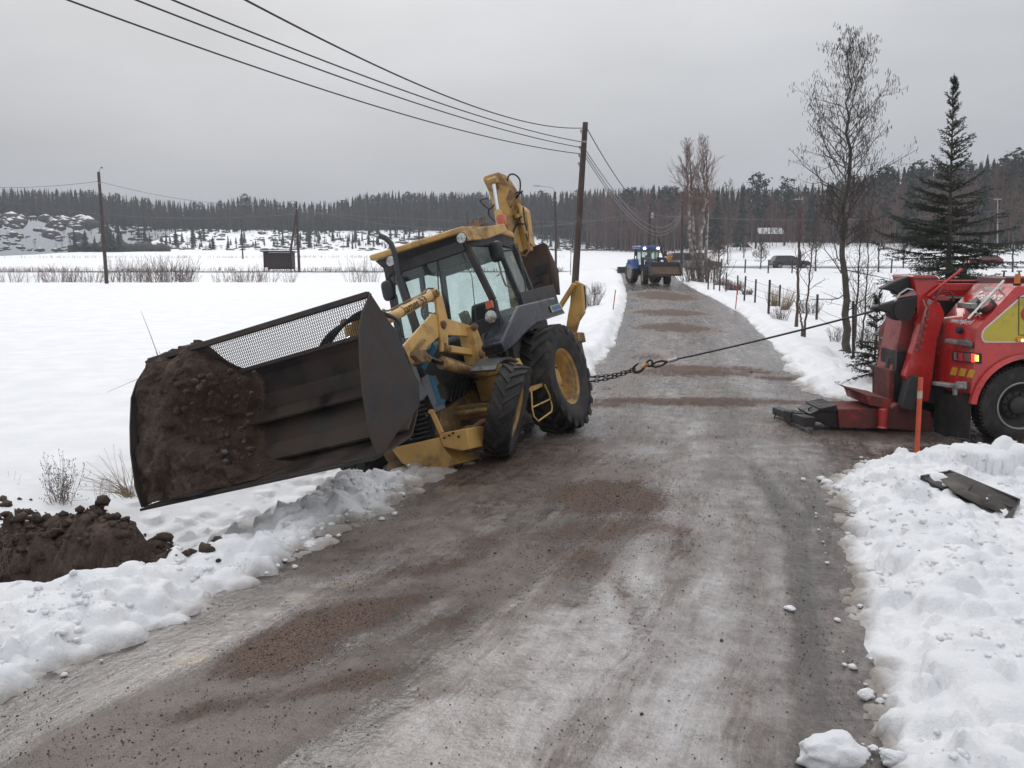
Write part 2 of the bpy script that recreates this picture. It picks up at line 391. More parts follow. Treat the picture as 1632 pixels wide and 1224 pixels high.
def along(kind, n, dmin, dmax, y0, y1, rmin, rmax, pw=2.2, hf=(.45, .9)):
    for _ in range(n):
        y = y0+(y1-y0)*rs.rand()**1.3; d = dmin+(dmax-dmin)*rs.rand()**1.5
        if kind == 'L': x = np.interp(y, _lx[:, 0], _lx[:, 1])-d/.85
        elif kind == 'R': x = np.interp(y, _rx[:, 0], _rx[:, 1])+d/.85
        else: x = 3.6+rs.rand()*7; y = np.interp(x, [3.4, 4.4, 5, 6.2, 9, 12], [9.2, 9.65, 9.55, 9.4, 9.1, 9.0])-d
        r = rmin+(rmax-rmin)*rs.rand()**pw
        hh = r*(hf[0]+(hf[1]-hf[0])*rs.rand())
        if rs.rand() < .55: chunk(SN, x, y, r*1.05, hh)
        else: stamp(SN, x, y, r, hh, 1+.7*rs.rand(), rs.rand()*6.3, sharp=1.6+1.6*rs.rand())
along('L', 500, -.10, .85, 3, 11, .03, .13, 2.0, (.5, 1.0))
along('L', 1500, -.16, 1.1, 3, 10.5, .014, .06, 1.6, (.7, 1.3))
along('L', 300, -.12, .8, 11, 26, .05, .18)
along('L', 260, .8, 3.2, 5, 12.5, .05, .18, 2.0, (.08, .3))
along('L', 420, .5, 2.4, 8.0, 12.5, .03, .14, 2.0, (.3, .8))
along('R', 300, -.02, .9, 2.9, 9.2, .025, .11, 2.0, (.4, .9))
along('R', 1200, -.14, 2.2, 2.9, 9.2, .014, .055, 1.6, (.6, 1.2))
along('R', 260, .3, 4.5, 2.9, 9.0, .04, .16, 2.0, (.2, .6))
along('R', 400, -.1, .9, 13.5, 32, .05, .16)
along('S', 140, -.05, .9, 0, 0, .03, .11, 2.2, (.5, .9))
along('S', 500, -.15, 1.2, 0, 0, .014, .06, 1.8, (.6, 1.2))
for cx, cy, r, h in ((3.55, 4.45, .2, .16), (3.95, 4.05, .26, .14), (3.1, 7.0, .16, .08), (3.5, 6.6, .14, .08), (4.85, 8.8, .16, .12), (4.65, 8.9, .14, .10), (5.2, 8.75, .2, .16), (5.45, 8.8, .12, .1), (5.0, 8.6, .2, .12), (3.7, 7.7, .12, .13), (-2.95, 5.6, .16, .08), (-3.1, 5.2, .2, .1)):
    for k in range(3): stamp(SN, cx+rs.randn()*r*.4, cy+rs.randn()*r*.4, r*(.6+.5*rs.rand()), h*(.6+.6*rs.rand()), 1+.5*rs.rand(), rs.rand()*6)
# small pits between the lumps
SN = SN+lumpy*near*(.016*fbm(GX*11, GY*11, 51, 3)-.02*np.maximum(fbm(GX*5, GY*5, 52, 3), .1))
SN = SN+act*np.where(LEFT, 0, 1)*(GY < 11)*np.clip((GX-2)/2, 0, 1)*.03*(.5-np.abs(fbm(GX*2.6, GY*2.6, 53, 4)))
SN = SN+np.where(LEFT, 1, .5)*sstep(2.5, 5, D)*(.05*fbm(GX*.16, GY*.5, 57, 4)+.02*fbm(GX*.9, GY*1.6, 58, 3))*np.clip(1.6-GY/45, .1, 1)
SZ = base_z(GX, GY)+SN
DIRT = np.clip(.85*sstep(.26, -.08, D)*np.clip(1-SN/.16, .25, 1)+.45*fbm(GX*2.5, GY*2.5, 61, 3)*sstep(.8, .1, D), 0, 1)
DIRT = np.clip(DIRT+gauss(-1.15, 9.1, .55, .75, .5)+gauss(-.6, 9.5, .6, .8, .4)+gauss(-2.2, 7.3, .7, .25, .4)+.25*np.where(GY > 85, sstep(9, 2, np.abs(GY-99)), 0), 0, 1)
def wz(x, y):
    """snow / ground height at a point"""
    i = min(max(int(np.searchsorted(XS, x)), 1), len(XS)-1); j = min(max(int(np.searchsorted(YS, y)), 1), len(YS)-1)
    tx = (x-XS[i-1])/(XS[i]-XS[i-1]); ty = (y-YS[j-1])/(YS[j]-YS[j-1])
    def bl(Z): return (Z[j-1, i-1]*(1-tx)+Z[j-1, i]*tx)*(1-ty)+(Z[j, i-1]*(1-tx)+Z[j, i]*tx)*ty
    return float(max(bl(SZ), bl(RZ) if bl(INS) > 0 else -99))
def grid_faces(keepv):
    ny, nx = keepv.shape; idx = np.arange(ny*nx).reshape(ny, nx)
    kf = keepv[:-1, :-1] & keepv[1:, :-1] & keepv[:-1, 1:] & keepv[1:, 1:]
    q = np.stack([idx[:-1, :-1][kf], idx[:-1, 1:][kf], idx[1:, 1:][kf], idx[1:, :-1][kf]], 1)
    used = np.unique(q); rem = np.full(ny*nx, -1, np.int64); rem[used] = np.arange(len(used))
    return used, rem[q]

# ---- snow material
def make_snow():
    m, nt, b = mat_new('snow')
    n = nnoise(nt, 1.3, 5, .6); n2 = nnoise(nt, 9, 5, .7); d = nattr(nt, 'dirt')
    c = nmix(nt, nmap(nt, n, .35, .7, 0, 1), (.74, .75, .775), (.82, .825, .84))
    k = nmath(nt, 'MULTIPLY', nmap(nt, nmath(nt, 'ADD', nmath(nt, 'MULTIPLY', d, .9), nmath(nt, 'MULTIPLY', n2, .55)), .45, 1.15), .95)
    c = nmix(nt, k, c, (.27, .235, .205))
    # crumbs of grit and bark
    v = nt.nodes.new('ShaderNodeTexVoronoi'); v.inputs['Scale'].default_value = 9; tcn = nt.nodes.new('ShaderNodeTexCoord'); nt.links.new(tcn.outputs['Object'], v.inputs['Vector'])
    sk = nmap(nt, v.outputs['Distance'], .07, .02); sel = nmap(nt, nnoise(nt, 3.5, 2), .60, .66)
    c = nmix(nt, nmath(nt, 'MULTIPLY', nmath(nt, 'MULTIPLY', sk, sel), .7), c, (.12, .09, .07))
    nt.links.new(c, b.inputs['Base Color']); b.inputs['Roughness'].default_value = .62; b.inputs['Specular IOR Level'].default_value = .3
    b.inputs['Subsurface Weight'].default_value = 0.0
    nb = nbump(nt, nnoise(nt, 11, 8, .75), .8, .03); nb = nbump(nt, nnoise(nt, 70, 4, .7), .5, .006, nb)
    nt.links.new(nb, b.inputs['Normal'])
    return m
M_SNOW = make_snow(); MATS['snow'] = M_SNOW
used, q = grid_faces(INS < .75)
Vs = np.stack([GX.ravel(), GY.ravel(), SZ.ravel()], 1)[used]
snow_field = obj_np('snow_field', Vs, q, M_SNOW, smooth=True, attrs={'dirt': DIRT.ravel()[used]}, kind='structure', label='snow covered fields, verges and ploughed snow banks beside the icy road')

# ---- road: wear maps (where grit, wet ruts and bare ice lie)
def ell(cx, cy, rx, ry, th=0, soft=.5):
    c, s_ = math.cos(th), math.sin(th); x = GX-cx; y = GY-cy
    wx = x+.45*rx*fbm(GX*1.6, GY*1.6, 71, 3); wy = y+.45*ry*fbm(GX*1.6, GY*1.6, 75, 3)
    q_ = np.sqrt(((wx*c+wy*s_)/rx)**2+((-wx*s_+wy*c)/ry)**2); return sstep(1+soft, 1-soft, q_)
def track(pts, w, soft=1.0):
    """distance to a polyline"""
    best = np.full(GX.shape, 1e9)
    wx = GX+.10*fbm(GX*1.3, GY*.7, 81, 3); wy = GY
    for (ax, ay), (bx, by) in zip(pts[:-1], pts[1:]):
        dx, dy = bx-ax, by-ay; t = np.clip(((wx-ax)*dx+(wy-ay)*dy)/(dx*dx+dy*dy), 0, 1)
        best = np.minimum(best, np.hypot(wx-ax-t*dx, wy-ay-t*dy))
    return sstep(w*(1+soft), w*(1-soft*.6), best)
def gp(*px): return [tuple(G(u, v)[:2]) for u, v in px]
GR = np.zeros_like(GX)
for (u, v, rx, ry, th, s_, a) in ((505, 1005, .62, .22, .60, .45, 1.0), (440, 1050, .35, .16, .5, .6, .9), (620, 965, .35, .10, .35, .6, .75), (990, 795, .62, .50, .2, .55, .95), (940, 845, .5, .3, .5, .8, .6), (880, 735, 1.2, .35, .1, .8, .45),
        (1100, 641, 1.75, .42, .0, .25, .95), (960, 648, .8, .3, 0, .6, .6), (1110, 592, 1.30, .95, 0, .3, 1.0), (1040, 570, .8, .8, 0, .6, .6), (1240, 603, .7, .35, 0, .5, .8),
        (1078, 523, 1.35, 2.0, 0, .4, 1.0), (1068, 499, 1.45, 2.2, 0, .45, .95), (1062, 472, 1.8, 6.0, 0, .4, 1.0), (1050, 484, 1.4, 1.2, 0, .5, .5),
        (1130, 700, .7, .16, .3, .8, .5), (900, 705, .9, .2, .2, .9, .55), (700, 900, .5, .12, .6, .8, .6), (560, 1090, .45, .10, .5, .9, .55), (800, 860, .5, .12, .8, .9, .6), (930, 900, .25, .5, .2, .9, .6), (1000, 960, .12, .5, .2, .9, .5), (720, 990, .4, .08, .8, .9, .5), (1050, 850, .3, .6, .2, .8, .6), (350, 1130, .35, .10, .5, .9, .5), (1400, 690, 1.5, .3, 0, .9, .45)):
    g = G(u, v); GR = np.maximum(GR, a*ell(g[0], g[1], rx, ry, th, max(s_, .45)+.25))
WT = np.zeros_like(GX)
for pts, w, a in ((gp((500, 1224), (640, 1060), (760, 960), (870, 870), (960, 790), (1010, 740)), .17, .9), (gp((230, 1200), (430, 1090), (600, 1000), (760, 890), (840, 820), (900, 740)), .14, .55),
                  (gp((1300, 1224), (1290, 1050), (1285, 930), (1270, 830), (1200, 740)), .10, .75), (gp((1420, 1224), (1380, 1020), (1340, 880), (1300, 790)), .16, .55), (gp((920, 960), (1000, 850), (1060, 770)), .08, .6),
                  (gp((1180, 760), (1150, 640), (1120, 560), (1090, 500), (1060, 460)), .25, .35), (gp((1010, 700), (1000, 600), (1010, 520), (1030, 470)), .25, .35)):
    WT = np.maximum(WT, a*track(pts, w))
WT = np.maximum(WT, .5*sstep(.8, .05, INS)*(GY < 60))
ICE = .9*ell(.75, 4.8, 1.1, 2.1, -.25, .6)+.7*ell(2.2, 9.5, 1.4, 2.2, -.3, .6)+.5*ell(4.5, 18, 1.5, 5, -.3, .6)+.5*ell(-1.0, 6.2, .5, 1.5, -.9, .6)
ICE = np.clip(ICE*(1-.7*WT), 0, 1)
YEL = np.zeros_like(GX)
for (u, v, rx, ry, a) in ((300, 1055, .12, .06, .8), (590, 930, .3, .12, .55), (690, 890, .35, .2, .45), (480, 960, .3, .1, .4), (780, 780, .5, .25, .6), (700, 830, .5, .2, .4)):
    g = G(u, v); YEL = np.maximum(YEL, a*ell(g[0], g[1], rx, ry, .5, .7))
MUD = np.zeros_like(GX)
for pts, w, a in ((gp((300, 1224), (560, 1080), (700, 985), (840, 880), (960, 800), (1020, 745)), .24, .85), (gp((120, 1224), (330, 1120), (520, 1010), (660, 930), (800, 830), (880, 750)), .30, .75), (gp((700, 1100), (860, 960), (980, 850), (1050, 780), (1080, 700)), .12, .7),
                  (gp((900, 1224), (1010, 1060), (1080, 900), (1110, 790), (1110, 700)), .10, .45), (gp((1180, 1224), (1190, 1000), (1190, 850), (1160, 720)), .10, .40), (gp((960, 690), (1010, 600), (1040, 520), (1045, 462)), .5, .5), (gp((1150, 700), (1120, 590), (1085, 500), (1062, 460)), .45, .45), (gp((700, 800), (900, 720), (1050, 690), (1300, 690), (1500, 700)), .55, .65), (gp((1200, 665), (1450, 690), (1632, 700)), .5, .8)):
    MUD = np.maximum(MUD, a*track(pts, w, .9))
MUD = np.maximum(MUD, .75*ell(.35, 8.9, 1.9, 1.5, .2, .7)); MUD = np.maximum(MUD, .6*ell(-.8, 7.0, .5, 1.8, -.75, .7)); MUD = np.clip((MUD*1.05+.05)*(.80+.8*fbm(GX*1.2, GY*.8, 95, 4)), 0, 1)
def make_road():
    m, nt, b = mat_new('icy_road'); A = lambda o, x, y=None: nmath(nt, o, x, y)
    gr, wt, ic, ye, mu_, lat, lon = [nattr(nt, k) for k in ('grit', 'wet', 'ice', 'tan', 'mud', 'lat', 'lon')]
    cx = nt.nodes.new('ShaderNodeCombineXYZ'); nt.links.new(lat, cx.inputs[0]); nt.links.new(lon, cx.inputs[1])
    def ln(sx, sy, detail=5, rough=.6, dist=0.0):
        mp = nt.nodes.new('ShaderNodeMapping'); mp.inputs['Scale'].default_value = (sx, sy, 1); nt.links.new(cx.outputs[0], mp.inputs[0])
        n = nt.nodes.new('ShaderNodeTexNoise'); n.inputs['Scale'].default_value = 1; n.inputs['Detail'].default_value = detail; n.inputs['Roughness'].default_value = rough; n.inputs['Distortion'].default_value = dist; nt.links.new(mp.outputs[0], n.inputs['Vector']); return n.outputs['Fac']
    st1 = ln(2.2, .28, 6, .62); st2 = ln(9, 1.1, 5, .65); st3 = ln(30, 3.5, 4, .6)       # streaks dragged along the road
    nl = nnoise(nt, .9, 5, .6); nm = nnoise(nt, 4.5, 7, .65); nf = nnoise(nt, 22, 6, .72); ng = nnoise(nt, 95, 3, .75)
    lvl = A('ADD', A('ADD', A('MULTIPLY', st1, .32), A('MULTIPLY', st2, .20)), A('ADD', A('MULTIPLY', nm, .28), A('MULTIPLY', nf, .20)))
    lvl = A('SUBTRACT', A('ADD', lvl, A('MULTIPLY', ic, .095)), A('MULTIPLY', wt, .12))
    c = nramp(nt, lvl, (.38, (.040, .031, .027)), (.45, (.080, .065, .057)), (.50, (.138, .117, .106)), (.55, (.205, .182, .172)), (.61, (.30, .28, .275)), (.70, (.44, .43, .435)))
    c = nmix(nt, A('MULTIPLY', nmap(nt, A('ADD', ye, A('MULTIPLY', nm, .9)), .62, 1.25), .55), c, (.30, .225, .135))
    # mud and slush dragged in the wheel tracks
    mn = A('ADD', A('ADD', A('MULTIPLY', st2, .45), A('MULTIPLY', st3, .25)), A('ADD', A('MULTIPLY', nf, .35), A('MULTIPLY', ng, .30)))
    mk = nmap(nt, A('ADD', mu_, A('MULTIPLY', A('SUBTRACT', mn, .675), 3.0)), .14, .85)
    mcol = nramp(nt, A('ADD', A('MULTIPLY', ng, .5), A('MULTIPLY', nm, .5)), (.36, (.034, .023, .018)), (.50, (.088, .062, .049)), (.64, (.19, .145, .118)))
    c = nmix(nt, A('MULTIPLY', mk, .88), c, mcol)
    # spread grit
    gn = A('ADD', A('ADD', A('MULTIPLY', nm, .35), A('MULTIPLY', nf, .30)), A('ADD', A('MULTIPLY', ng, .25), A('MULTIPLY', st2, .30)))
    gk = nmap(nt, A('ADD', gr, A('MULTIPLY', A('SUBTRACT', gn, .60), 2.6)), .20, .80)
    gcol = nramp(nt, ng, (.32, (.038, .025, .021)), (.5, (.112, .074, .059)), (.70, (.235, .17, .14)))
    c = nmix(nt, A('MULTIPLY', gk, .92), c, gcol)
    v = nt.nodes.new('ShaderNodeTexVoronoi'); v.inputs['Scale'].default_value = 42; tcn = nt.nodes.new('ShaderNodeTexCoord'); nt.links.new(tcn.outputs['Object'], v.inputs['Vector'])
    gd = nmap(nt, v.outputs['Distance'], .26, .14); sepc = nt.nodes.new('ShaderNodeSeparateColor'); nt.links.new(v.outputs['Color'], sepc.inputs[0])
    dens = A('ADD', A('ADD', A('MULTIPLY', gr, .55), A('MULTIPLY', mu_, .40)), A('MULTIPLY', nmap(nt, st1, .42, .62), .16))
    c = nmix(nt, A('MULTIPLY', A('MULTIPLY', gd, A('LESS_THAN', sepc.outputs[0], dens)), .8), c, (.045, .030, .025))
    nt.links.new(c, b.inputs['Base Color'])
    cover = A('MINIMUM', A('ADD', gk, A('MULTIPLY', mk, .45)), 1.0)
    r = A('ADD', nmap(nt, A('ADD', A('MULTIPLY', nm, .6), A('MULTIPLY', st2, .4)), .38, .62, .04, .34), A('MULTIPLY', cover, .55)); nt.links.new(A('SUBTRACT', r, A('MULTIPLY', wt, .05)), b.inputs['Roughness'])
    nt.links.new(nmap(nt, cover, 0, 1, .75, .10), b.inputs['Specular IOR Level'])
    nb = nbump(nt, A('ADD', A('MULTIPLY', nm, .6), A('MULTIPLY', st2, .4)), .65, .035); nb = nbump(nt, nf, .45, .010, nb); nb = nbump(nt, A('MULTIPLY', ng, cover), .8, .008, nb)
    nt.links.new(nb, b.inputs['Normal'])
    return m
M_ROAD = make_road()
LAT = GX-(np.interp(GY, _lx[:, 0], _lx[:, 1])*.55+np.interp(GY, [0, 3.6, 9.3, 16, 34, 80], [.7, 1.9, 3.5, 5.5, 9.1, 15.2])*.45)+.05*fbm(GX*2, GY*2, 99, 2)
used, q = grid_faces((INS > -.32) & (np.abs(GX) < 170) & (GY < 140))
RZ2 = RZ-.02*WT*np.clip(1.3-GY/30, 0, 1)
Vr = np.stack([GX.ravel(), GY.ravel(), RZ2.ravel()], 1)[used]
road = obj_np('road', Vr, q, M_ROAD, smooth=True, attrs={'grit': GR.ravel()[used], 'wet': WT.ravel()[used], 'ice': ICE.ravel()[used], 'tan': YEL.ravel()[used], 'mud': MUD.ravel()[used], 'lat': LAT.ravel()[used], 'lon': GY.ravel()[used]}, kind='structure', label='icy gravel road with sanded brown patches and wet wheel ruts')

# ---- loose grit stones on the ice
def scatter_grit():
    r2 = np.random.RandomState(11)
    octv = np.array([(1, 0, 0), (-1, 0, 0), (0, 1, 0), (0, -1, 0), (0, 0, 1), (0, 0, -.4)], float)
    octf = np.array([(0, 2, 4), (2, 1, 4), (1, 3, 4), (3, 0, 4), (2, 0, 5), (1, 2, 5), (3, 1, 5), (0, 3, 5)])
    n = 330000
    y = 3.0+14*r2.rand(n)**1.7; x = -4.5+11*r2.rand(n)
    i = np.clip(np.searchsorted(XS, x), 1, len(XS)-1); j = np.clip(np.searchsorted(YS, y), 1, len(YS)-1)
    g = GR[j, i]; w = np.maximum(WT[j, i], 2.2*MUD[j, i]**1.5); ins = INS[j, i]; cl = fbm(x*1.5, y*.8, 91, 3)
    prob = (.012+.40*np.clip(g+.35*fbm(x*5, y*4, 93, 3), 0, 1)**1.7+.06*w+.16*np.clip(cl+.02, 0, 1))*(ins > .08)
    k = r2.rand(n) < prob
    x, y, i, j = x[k], y[k], i[k], j[k]; n = len(x)
    s_ = (.0020+.0036*r2.rand(n)**2.5)*(1+y*.04); big = r2.rand(n) < .006; s_[big] *= 2.2
    z = RZ2[j, i]+s_*.3
    th = r2.rand(n)*6.28; sc = s_[:, None]*(.7+.7*r2.rand(n, 3))
    P = octv[None]*sc[:, None, :]; c, s2 = np.cos(th)[:, None], np.sin(th)[:, None]
    Vx = P[..., 0]*c-P[..., 1]*s2; Vy = P[..., 0]*s2+P[..., 1]*c
    V = np.stack([Vx+x[:, None], Vy+y[:, None], P[..., 2]+z[:, None]], -1).reshape(-1, 3)
    Fq = (octf[None]+(np.arange(n)*6)[:, None, None]).reshape(-1, 3)
    return V, Fq
V, Fq = scatter_grit()
obj_np('loose_grit', V, Fq, mat('grit_stone', (.075, .055, .048), .7, var=.5, scale=40, bump=0), kind='stuff', label='loose brown grit and small stones strewn over the icy road', cat='gravel')

def scatter_crumbs():
    r2 = np.random.RandomState(21); protos = []
    for i in range(10):
        bm = bmesh.new(); bmesh.ops.create_icosphere(bm, subdivisions=1, radius=1); co = np.array([v.co[:] for v in bm.verts])*(.6+.7*r2.rand(12, 1)); fs = np.array([[v.index for v in f.verts] for f in bm.faces]); bm.free(); protos.append(co*np.array([1, .8+.3*r2.rand(), .7]))
    VV, FF = [], []; nb = 0
    for k in range(6500):
        left = r2.rand() < .5
        y = 3.0+8.5*r2.rand()**1.2; d = -.22+1.1*r2.rand()**1.6 if left else -.25+2.6*r2.rand()**2.0
        x = np.interp(y, _lx[:, 0], _lx[:, 1])-d if left else np.interp(y, _rx[:, 0], _rx[:, 1])+d
        if not left and y > 8.7: x = 3.6+3.6*r2.rand(); y = float(np.interp(x, [3.0, 3.4, 4.4, 5.0, 6.2, 9], [9.0, 9.2, 9.65, 9.55, 9.4, 9.1]))-d
        if d < .06 and r2.rand() < .95: continue
        if vnoise(np.array(x*2.2), np.array(y*2.2), 44) < .38: continue
        r = .005+.034*r2.rand()**4.5; a = r2.rand()*6.3; P = protos[k % 10]; z = wz(float(x), float(y)); c, s_ = math.cos(a), math.sin(a)
        VV.append(np.stack([(P[:, 0]*c-P[:, 1]*s_)*r+x, (P[:, 0]*s_+P[:, 1]*c)*r+y, P[:, 2]*r*.8+z+r*.05], 1)); FF.append(fs+nb); nb += 12
    return np.concatenate(VV), np.concatenate(FF)
V, Fq = scatter_crumbs()
obj_np('snow_crumbs', V, Fq, M_SNOW, smooth=False, kind='stuff', label='loose crumbs of broken snow and ice covering the ploughed banks', cat='snow')
# ================================================================ the tilted yellow backhoe loader
YEL_ = mat('yellow_paint', (.52, .315, .098), .42, var=.18, scale=3, dirt=(.12, .075, .045), dirt_amt=.45, dirt_scale=2.2, bump=.12, bscale=30)
YELD = mat('yellow_paint_muddy', (.43, .26, .085), .5, var=.25, scale=4, dirt=(.095, .062, .042), dirt_amt=.9, dirt_scale=3, bump=.3, bscale=24, bdist=.006)
BLK = mat('black_paint', (.022, .024, .028), .42, var=.3, scale=4, dirt=(.07, .06, .052), dirt_amt=.5)
NAVY = mat('dark_fender_paint', (.024, .028, .040), .28, var=.25, scale=3, dirt=(.06, .055, .05), dirt_amt=.45, coat=.3)
RUB = mat('tyre_rubber', (.016, .016, .017), .75, var=.35, scale=9, dirt=(.055, .045, .038), dirt_amt=.55, dirt_scale=5, bump=.3, bscale=45, bdist=.004)
HOSE = mat('hose_rubber', (.014, .014, .015), .5, bump=0)
STEEL = mat('chrome_rod', (.62, .64, .67), .18, 1.0, var=.1, bump=0)
DSTEEL = mat('worn_dark_steel', (.030, .030, .033), .42, .35, var=.35, scale=3.5, dirt=(.070, .050, .040), dirt_amt=.75, dirt_scale=2.0, bump=.2, bscale=35)
BUCK = mat('bucket_inside_steel', (.034, .029, .028), .42, .3, var=.5, scale=3, dirt=(.085, .060, .048), dirt_amt=.8, dirt_scale=1.6, bump=.35, bscale=30, bdist=.006)
GLS = glass('cab_glass', (.84, .89, .88), .03)
LENS = mat('lamp_lens', (.42, .43, .42), .22, .7, var=.3, scale=30, bump=.2, bscale=120, coat=.6)
ORNG = mat('orange_lens', (.45, .085, .025), .2, var=.2, bump=0, coat=.5)
DARKIN = mat('cab_interior', (.020, .020, .022), .7, var=.3)
GREYD = mat('hood_stripe_grey', (.16, .18, .21), .4, var=.15, dirt=(.06, .05, .045), dirt_amt=.5)
BLUED = mat('hood_stripe_blue', (.030, .135, .215), .35, var=.15, dirt=(.05, .045, .04), dirt_amt=.4)
MOUT = mat('mirror_back_black', (.015, .016, .018), .35, var=.2, dirt=(.30, .30, .30), dirt_amt=.05, dirt_scale=20)
SOIL = None
BR, BP, BY = map(math.radians, (16.21, -5.43, -116.2))
bh = empty('backhoe_loader', (-.092, 11.536, -.265), label='yellow backhoe loader tilted off the road edge with its wide front bucket raised', cat='backhoe loader')
bh.rotation_euler = (BR, BP, BY)
_MB = np.array(Matrix.Translation((-.092, 11.536, -.265)) @ (Matrix.Rotation(BY, 4, 'Z') @ Matrix.Rotation(BP, 4, 'Y') @ Matrix.Rotation(BR, 4, 'X')))
_Mi = np.linalg.inv(_MB)
def U(u, v, ax, val):
    """photo pixel -> machine coordinates on the plane [ax] = val"""
    o = _Mi[:3, :3] @ _C+_Mi[:3, 3]; d = _Mi[:3, :3] @ ray(u, v)
    t = (val-o[ax])/d[ax]; return Vector(tuple(o+t*d))
def UP(ax, val, *px): return [U(u, v, ax, val) for u, v in px]

# ---- wheels
def wheel(parent, name, D_, w, rimr, c, steer=0, camber=0, n=22, lug=.035, side=1, dish=.16, lean=0):
    R_ = D_/2; h = w/2
    t = empty(name, c); t.parent = parent
    t.rotation_euler = (camber, lean, steer)
    m = MB()
    prof = [(rimr, -h*.72), (rimr+.02, -h*.80), (rimr+(R_-rimr)*.45, -h*1.0), (R_*.90, -h*.97), (R_-lug, -h*.86), (R_-lug*.85, -h*.4), (R_-lug*.8, 0), (R_-lug*.85, h*.4), (R_-lug, h*.86), (R_*.90, h*.97), (rimr+(R_-rimr)*.45, h*1.0), (rimr+.02, h*.80), (rimr, h*.72), (rimr-.01, 0), (rimr, -h*.72)]
    m.lathe(prof, 48)
    for k in range(n):
        for s_ in (-1, 1):
            a = 2*math.pi*(k+(.5 if s_ > 0 else 0))/n; da = 2*math.pi/n
            P = []
            for (yy, aa, r0, r1, th) in ((s_*-.04*w, .0, R_-lug*1.2, R_, .26), (s_*h*.55, .55, R_-lug*1.3, R_, .26), (s_*h*1.0, 1.05, R_*.90, R_*.975, .30), (s_*h*1.03, 1.2, R_*.83, R_*.87, .30)):
                for rr in (r0, r1):
                    for q_ in (-1, 1):
                        ang = a+da*(aa+q_*th*(.75 if rr == r1 else 1)); P.append((rr*math.cos(ang), yy, rr*math.sin(ang)))
            fs = [(0, 1, 3, 2), (12, 14, 15, 13)]
            for i in range(3):
                b_ = i*4; fs += [(b_, b_+4, b_+5, b_+1), (b_+2, b_+3, b_+7, b_+6), (b_, b_+2, b_+6, b_+4), (b_+1, b_+5, b_+7, b_+3)]
            m.add(P, fs)
    m.build('tyre', RUB, t, ang=40)
    m = MB(); s_ = side; hy = h*.74
    m.lathe([(rimr+.022, s_*hy), (rimr+.024, s_*(hy-.018)), (rimr-.004, s_*(hy-.03)), (rimr-.03, s_*(hy-.06)), (rimr-.05, s_*(hy-.10)), (rimr-.055, s_*(hy-dish)), (rimr-.085, s_*(hy-dish-.01)), (rimr*.62, s_*(hy-dish-.02)), (rimr*.55, s_*(hy-dish+.03)), (rimr*.40, s_*(hy-dish+.035)), (rimr*.38, s_*(hy-dish+.07)), (rimr*.2, s_*(hy-dish+.085)), (.001, s_*(hy-dish+.09))], 40)
    m.lathe([(rimr+.022, s_*hy), (rimr+.005, s_*(hy+.004)), (rimr-.02, s_*(hy-.03))], 40)
    m.lathe([(rimr+.02, -s_*hy), (rimr-.04, -s_*(hy-.05)), (rimr-.05, 0)], 30)
    m.build('rim', YEL_, t, ang=30)
    m = MB()
    for k in range(8):
        a = k*math.pi/4; m.disc((rimr*.47*math.cos(a), s_*(hy-dish+.045), rimr*.47*math.sin(a)), (0, 1, 0), .016, .03, 6)
    m.build('wheel_nut', DSTEEL, t, split=True)
    return t
wheel(bh, 'rear_wheel', 1.45, .46, .375, (0, .955, .72), n=20, lug=.045, dish=.22, lean=.2)
wheel(bh, 'rear_wheel', 1.45, .46, .375, (0, -.955, .72), n=20, lug=.045, side=-1)
wheel(bh, 'front_wheel', 1.10, .30, .28, (1.76, 1.03, .40), steer=math.radians(19), camber=math.radians(-25), n=20, lug=.03, dish=.12)
wheel(bh, 'front_wheel', 1.12, .34, .29, (1.76, -1.05, .46), steer=math.radians(16), camber=math.radians(-6), n=20, lug=.03, side=-1)
m = MB(); m.bar((1.74, -.9, .62), (1.74, .9, .44), .16, .18); m.sphere((1.74, 0, .5), .2, 2); m.tube([(1.9, -.85, .6), (1.9, .85, .45)], .03)
m.bar((0, -.8, .72), (0, .8, .72), .26, .28)
m.build('axles', YELD, bh, bevel=.02)

# ---- chassis
m = MB()
m.prism(UP(1, .42, (700, 690), (704, 655), (722, 645), (768, 600), (800, 590), (800, 660), (792, 690), (745, 712), (712, 716)), (0, -.84, 0))
m.box((-.9, -.42, .5), (.9, .42, 1.0))
m.build('chassis', YELD, bh, bevel=.012)
m = MB()   # front cross member under the grille
m.prism([V3(p) for p in UP(0, 2.42, (622, 714), (700, 697), (706, 712), (726, 740), (700, 752), (655, 748), (640, 738))], (-.55, 0, .0))
m.build('front_frame', YEL_, bh, bevel=.012)
m = MB(); m.prism(UP(0, 2.46, (699, 691), (744, 683), (748, 716), (735, 719), (706, 712)), (-.5, 0, 0)); m.build('frame_cheek', YEL_, bh, bevel=.01)
m = MB()
for a_, b_ in (((688, 655), (704, 690)),): m.bar(U(*a_, 0, 2.50), U(*b_, 0, 2.50), .05, .035, (1, 0, 0))
m.disc(U(687, 656, 0, 2.50), (1, 0, 0), .025, .05, 12)
m.build('tow_bracket', YEL_, bh, bevel=.004)
m = MB()
for px in ((716, 694), (708, 698), (722, 690), (731, 696)): m.disc(U(*px, 0, 2.47), (1, 0, 0), .012, .03, 6)
m.build('bolt', DSTEEL, bh, split=True)
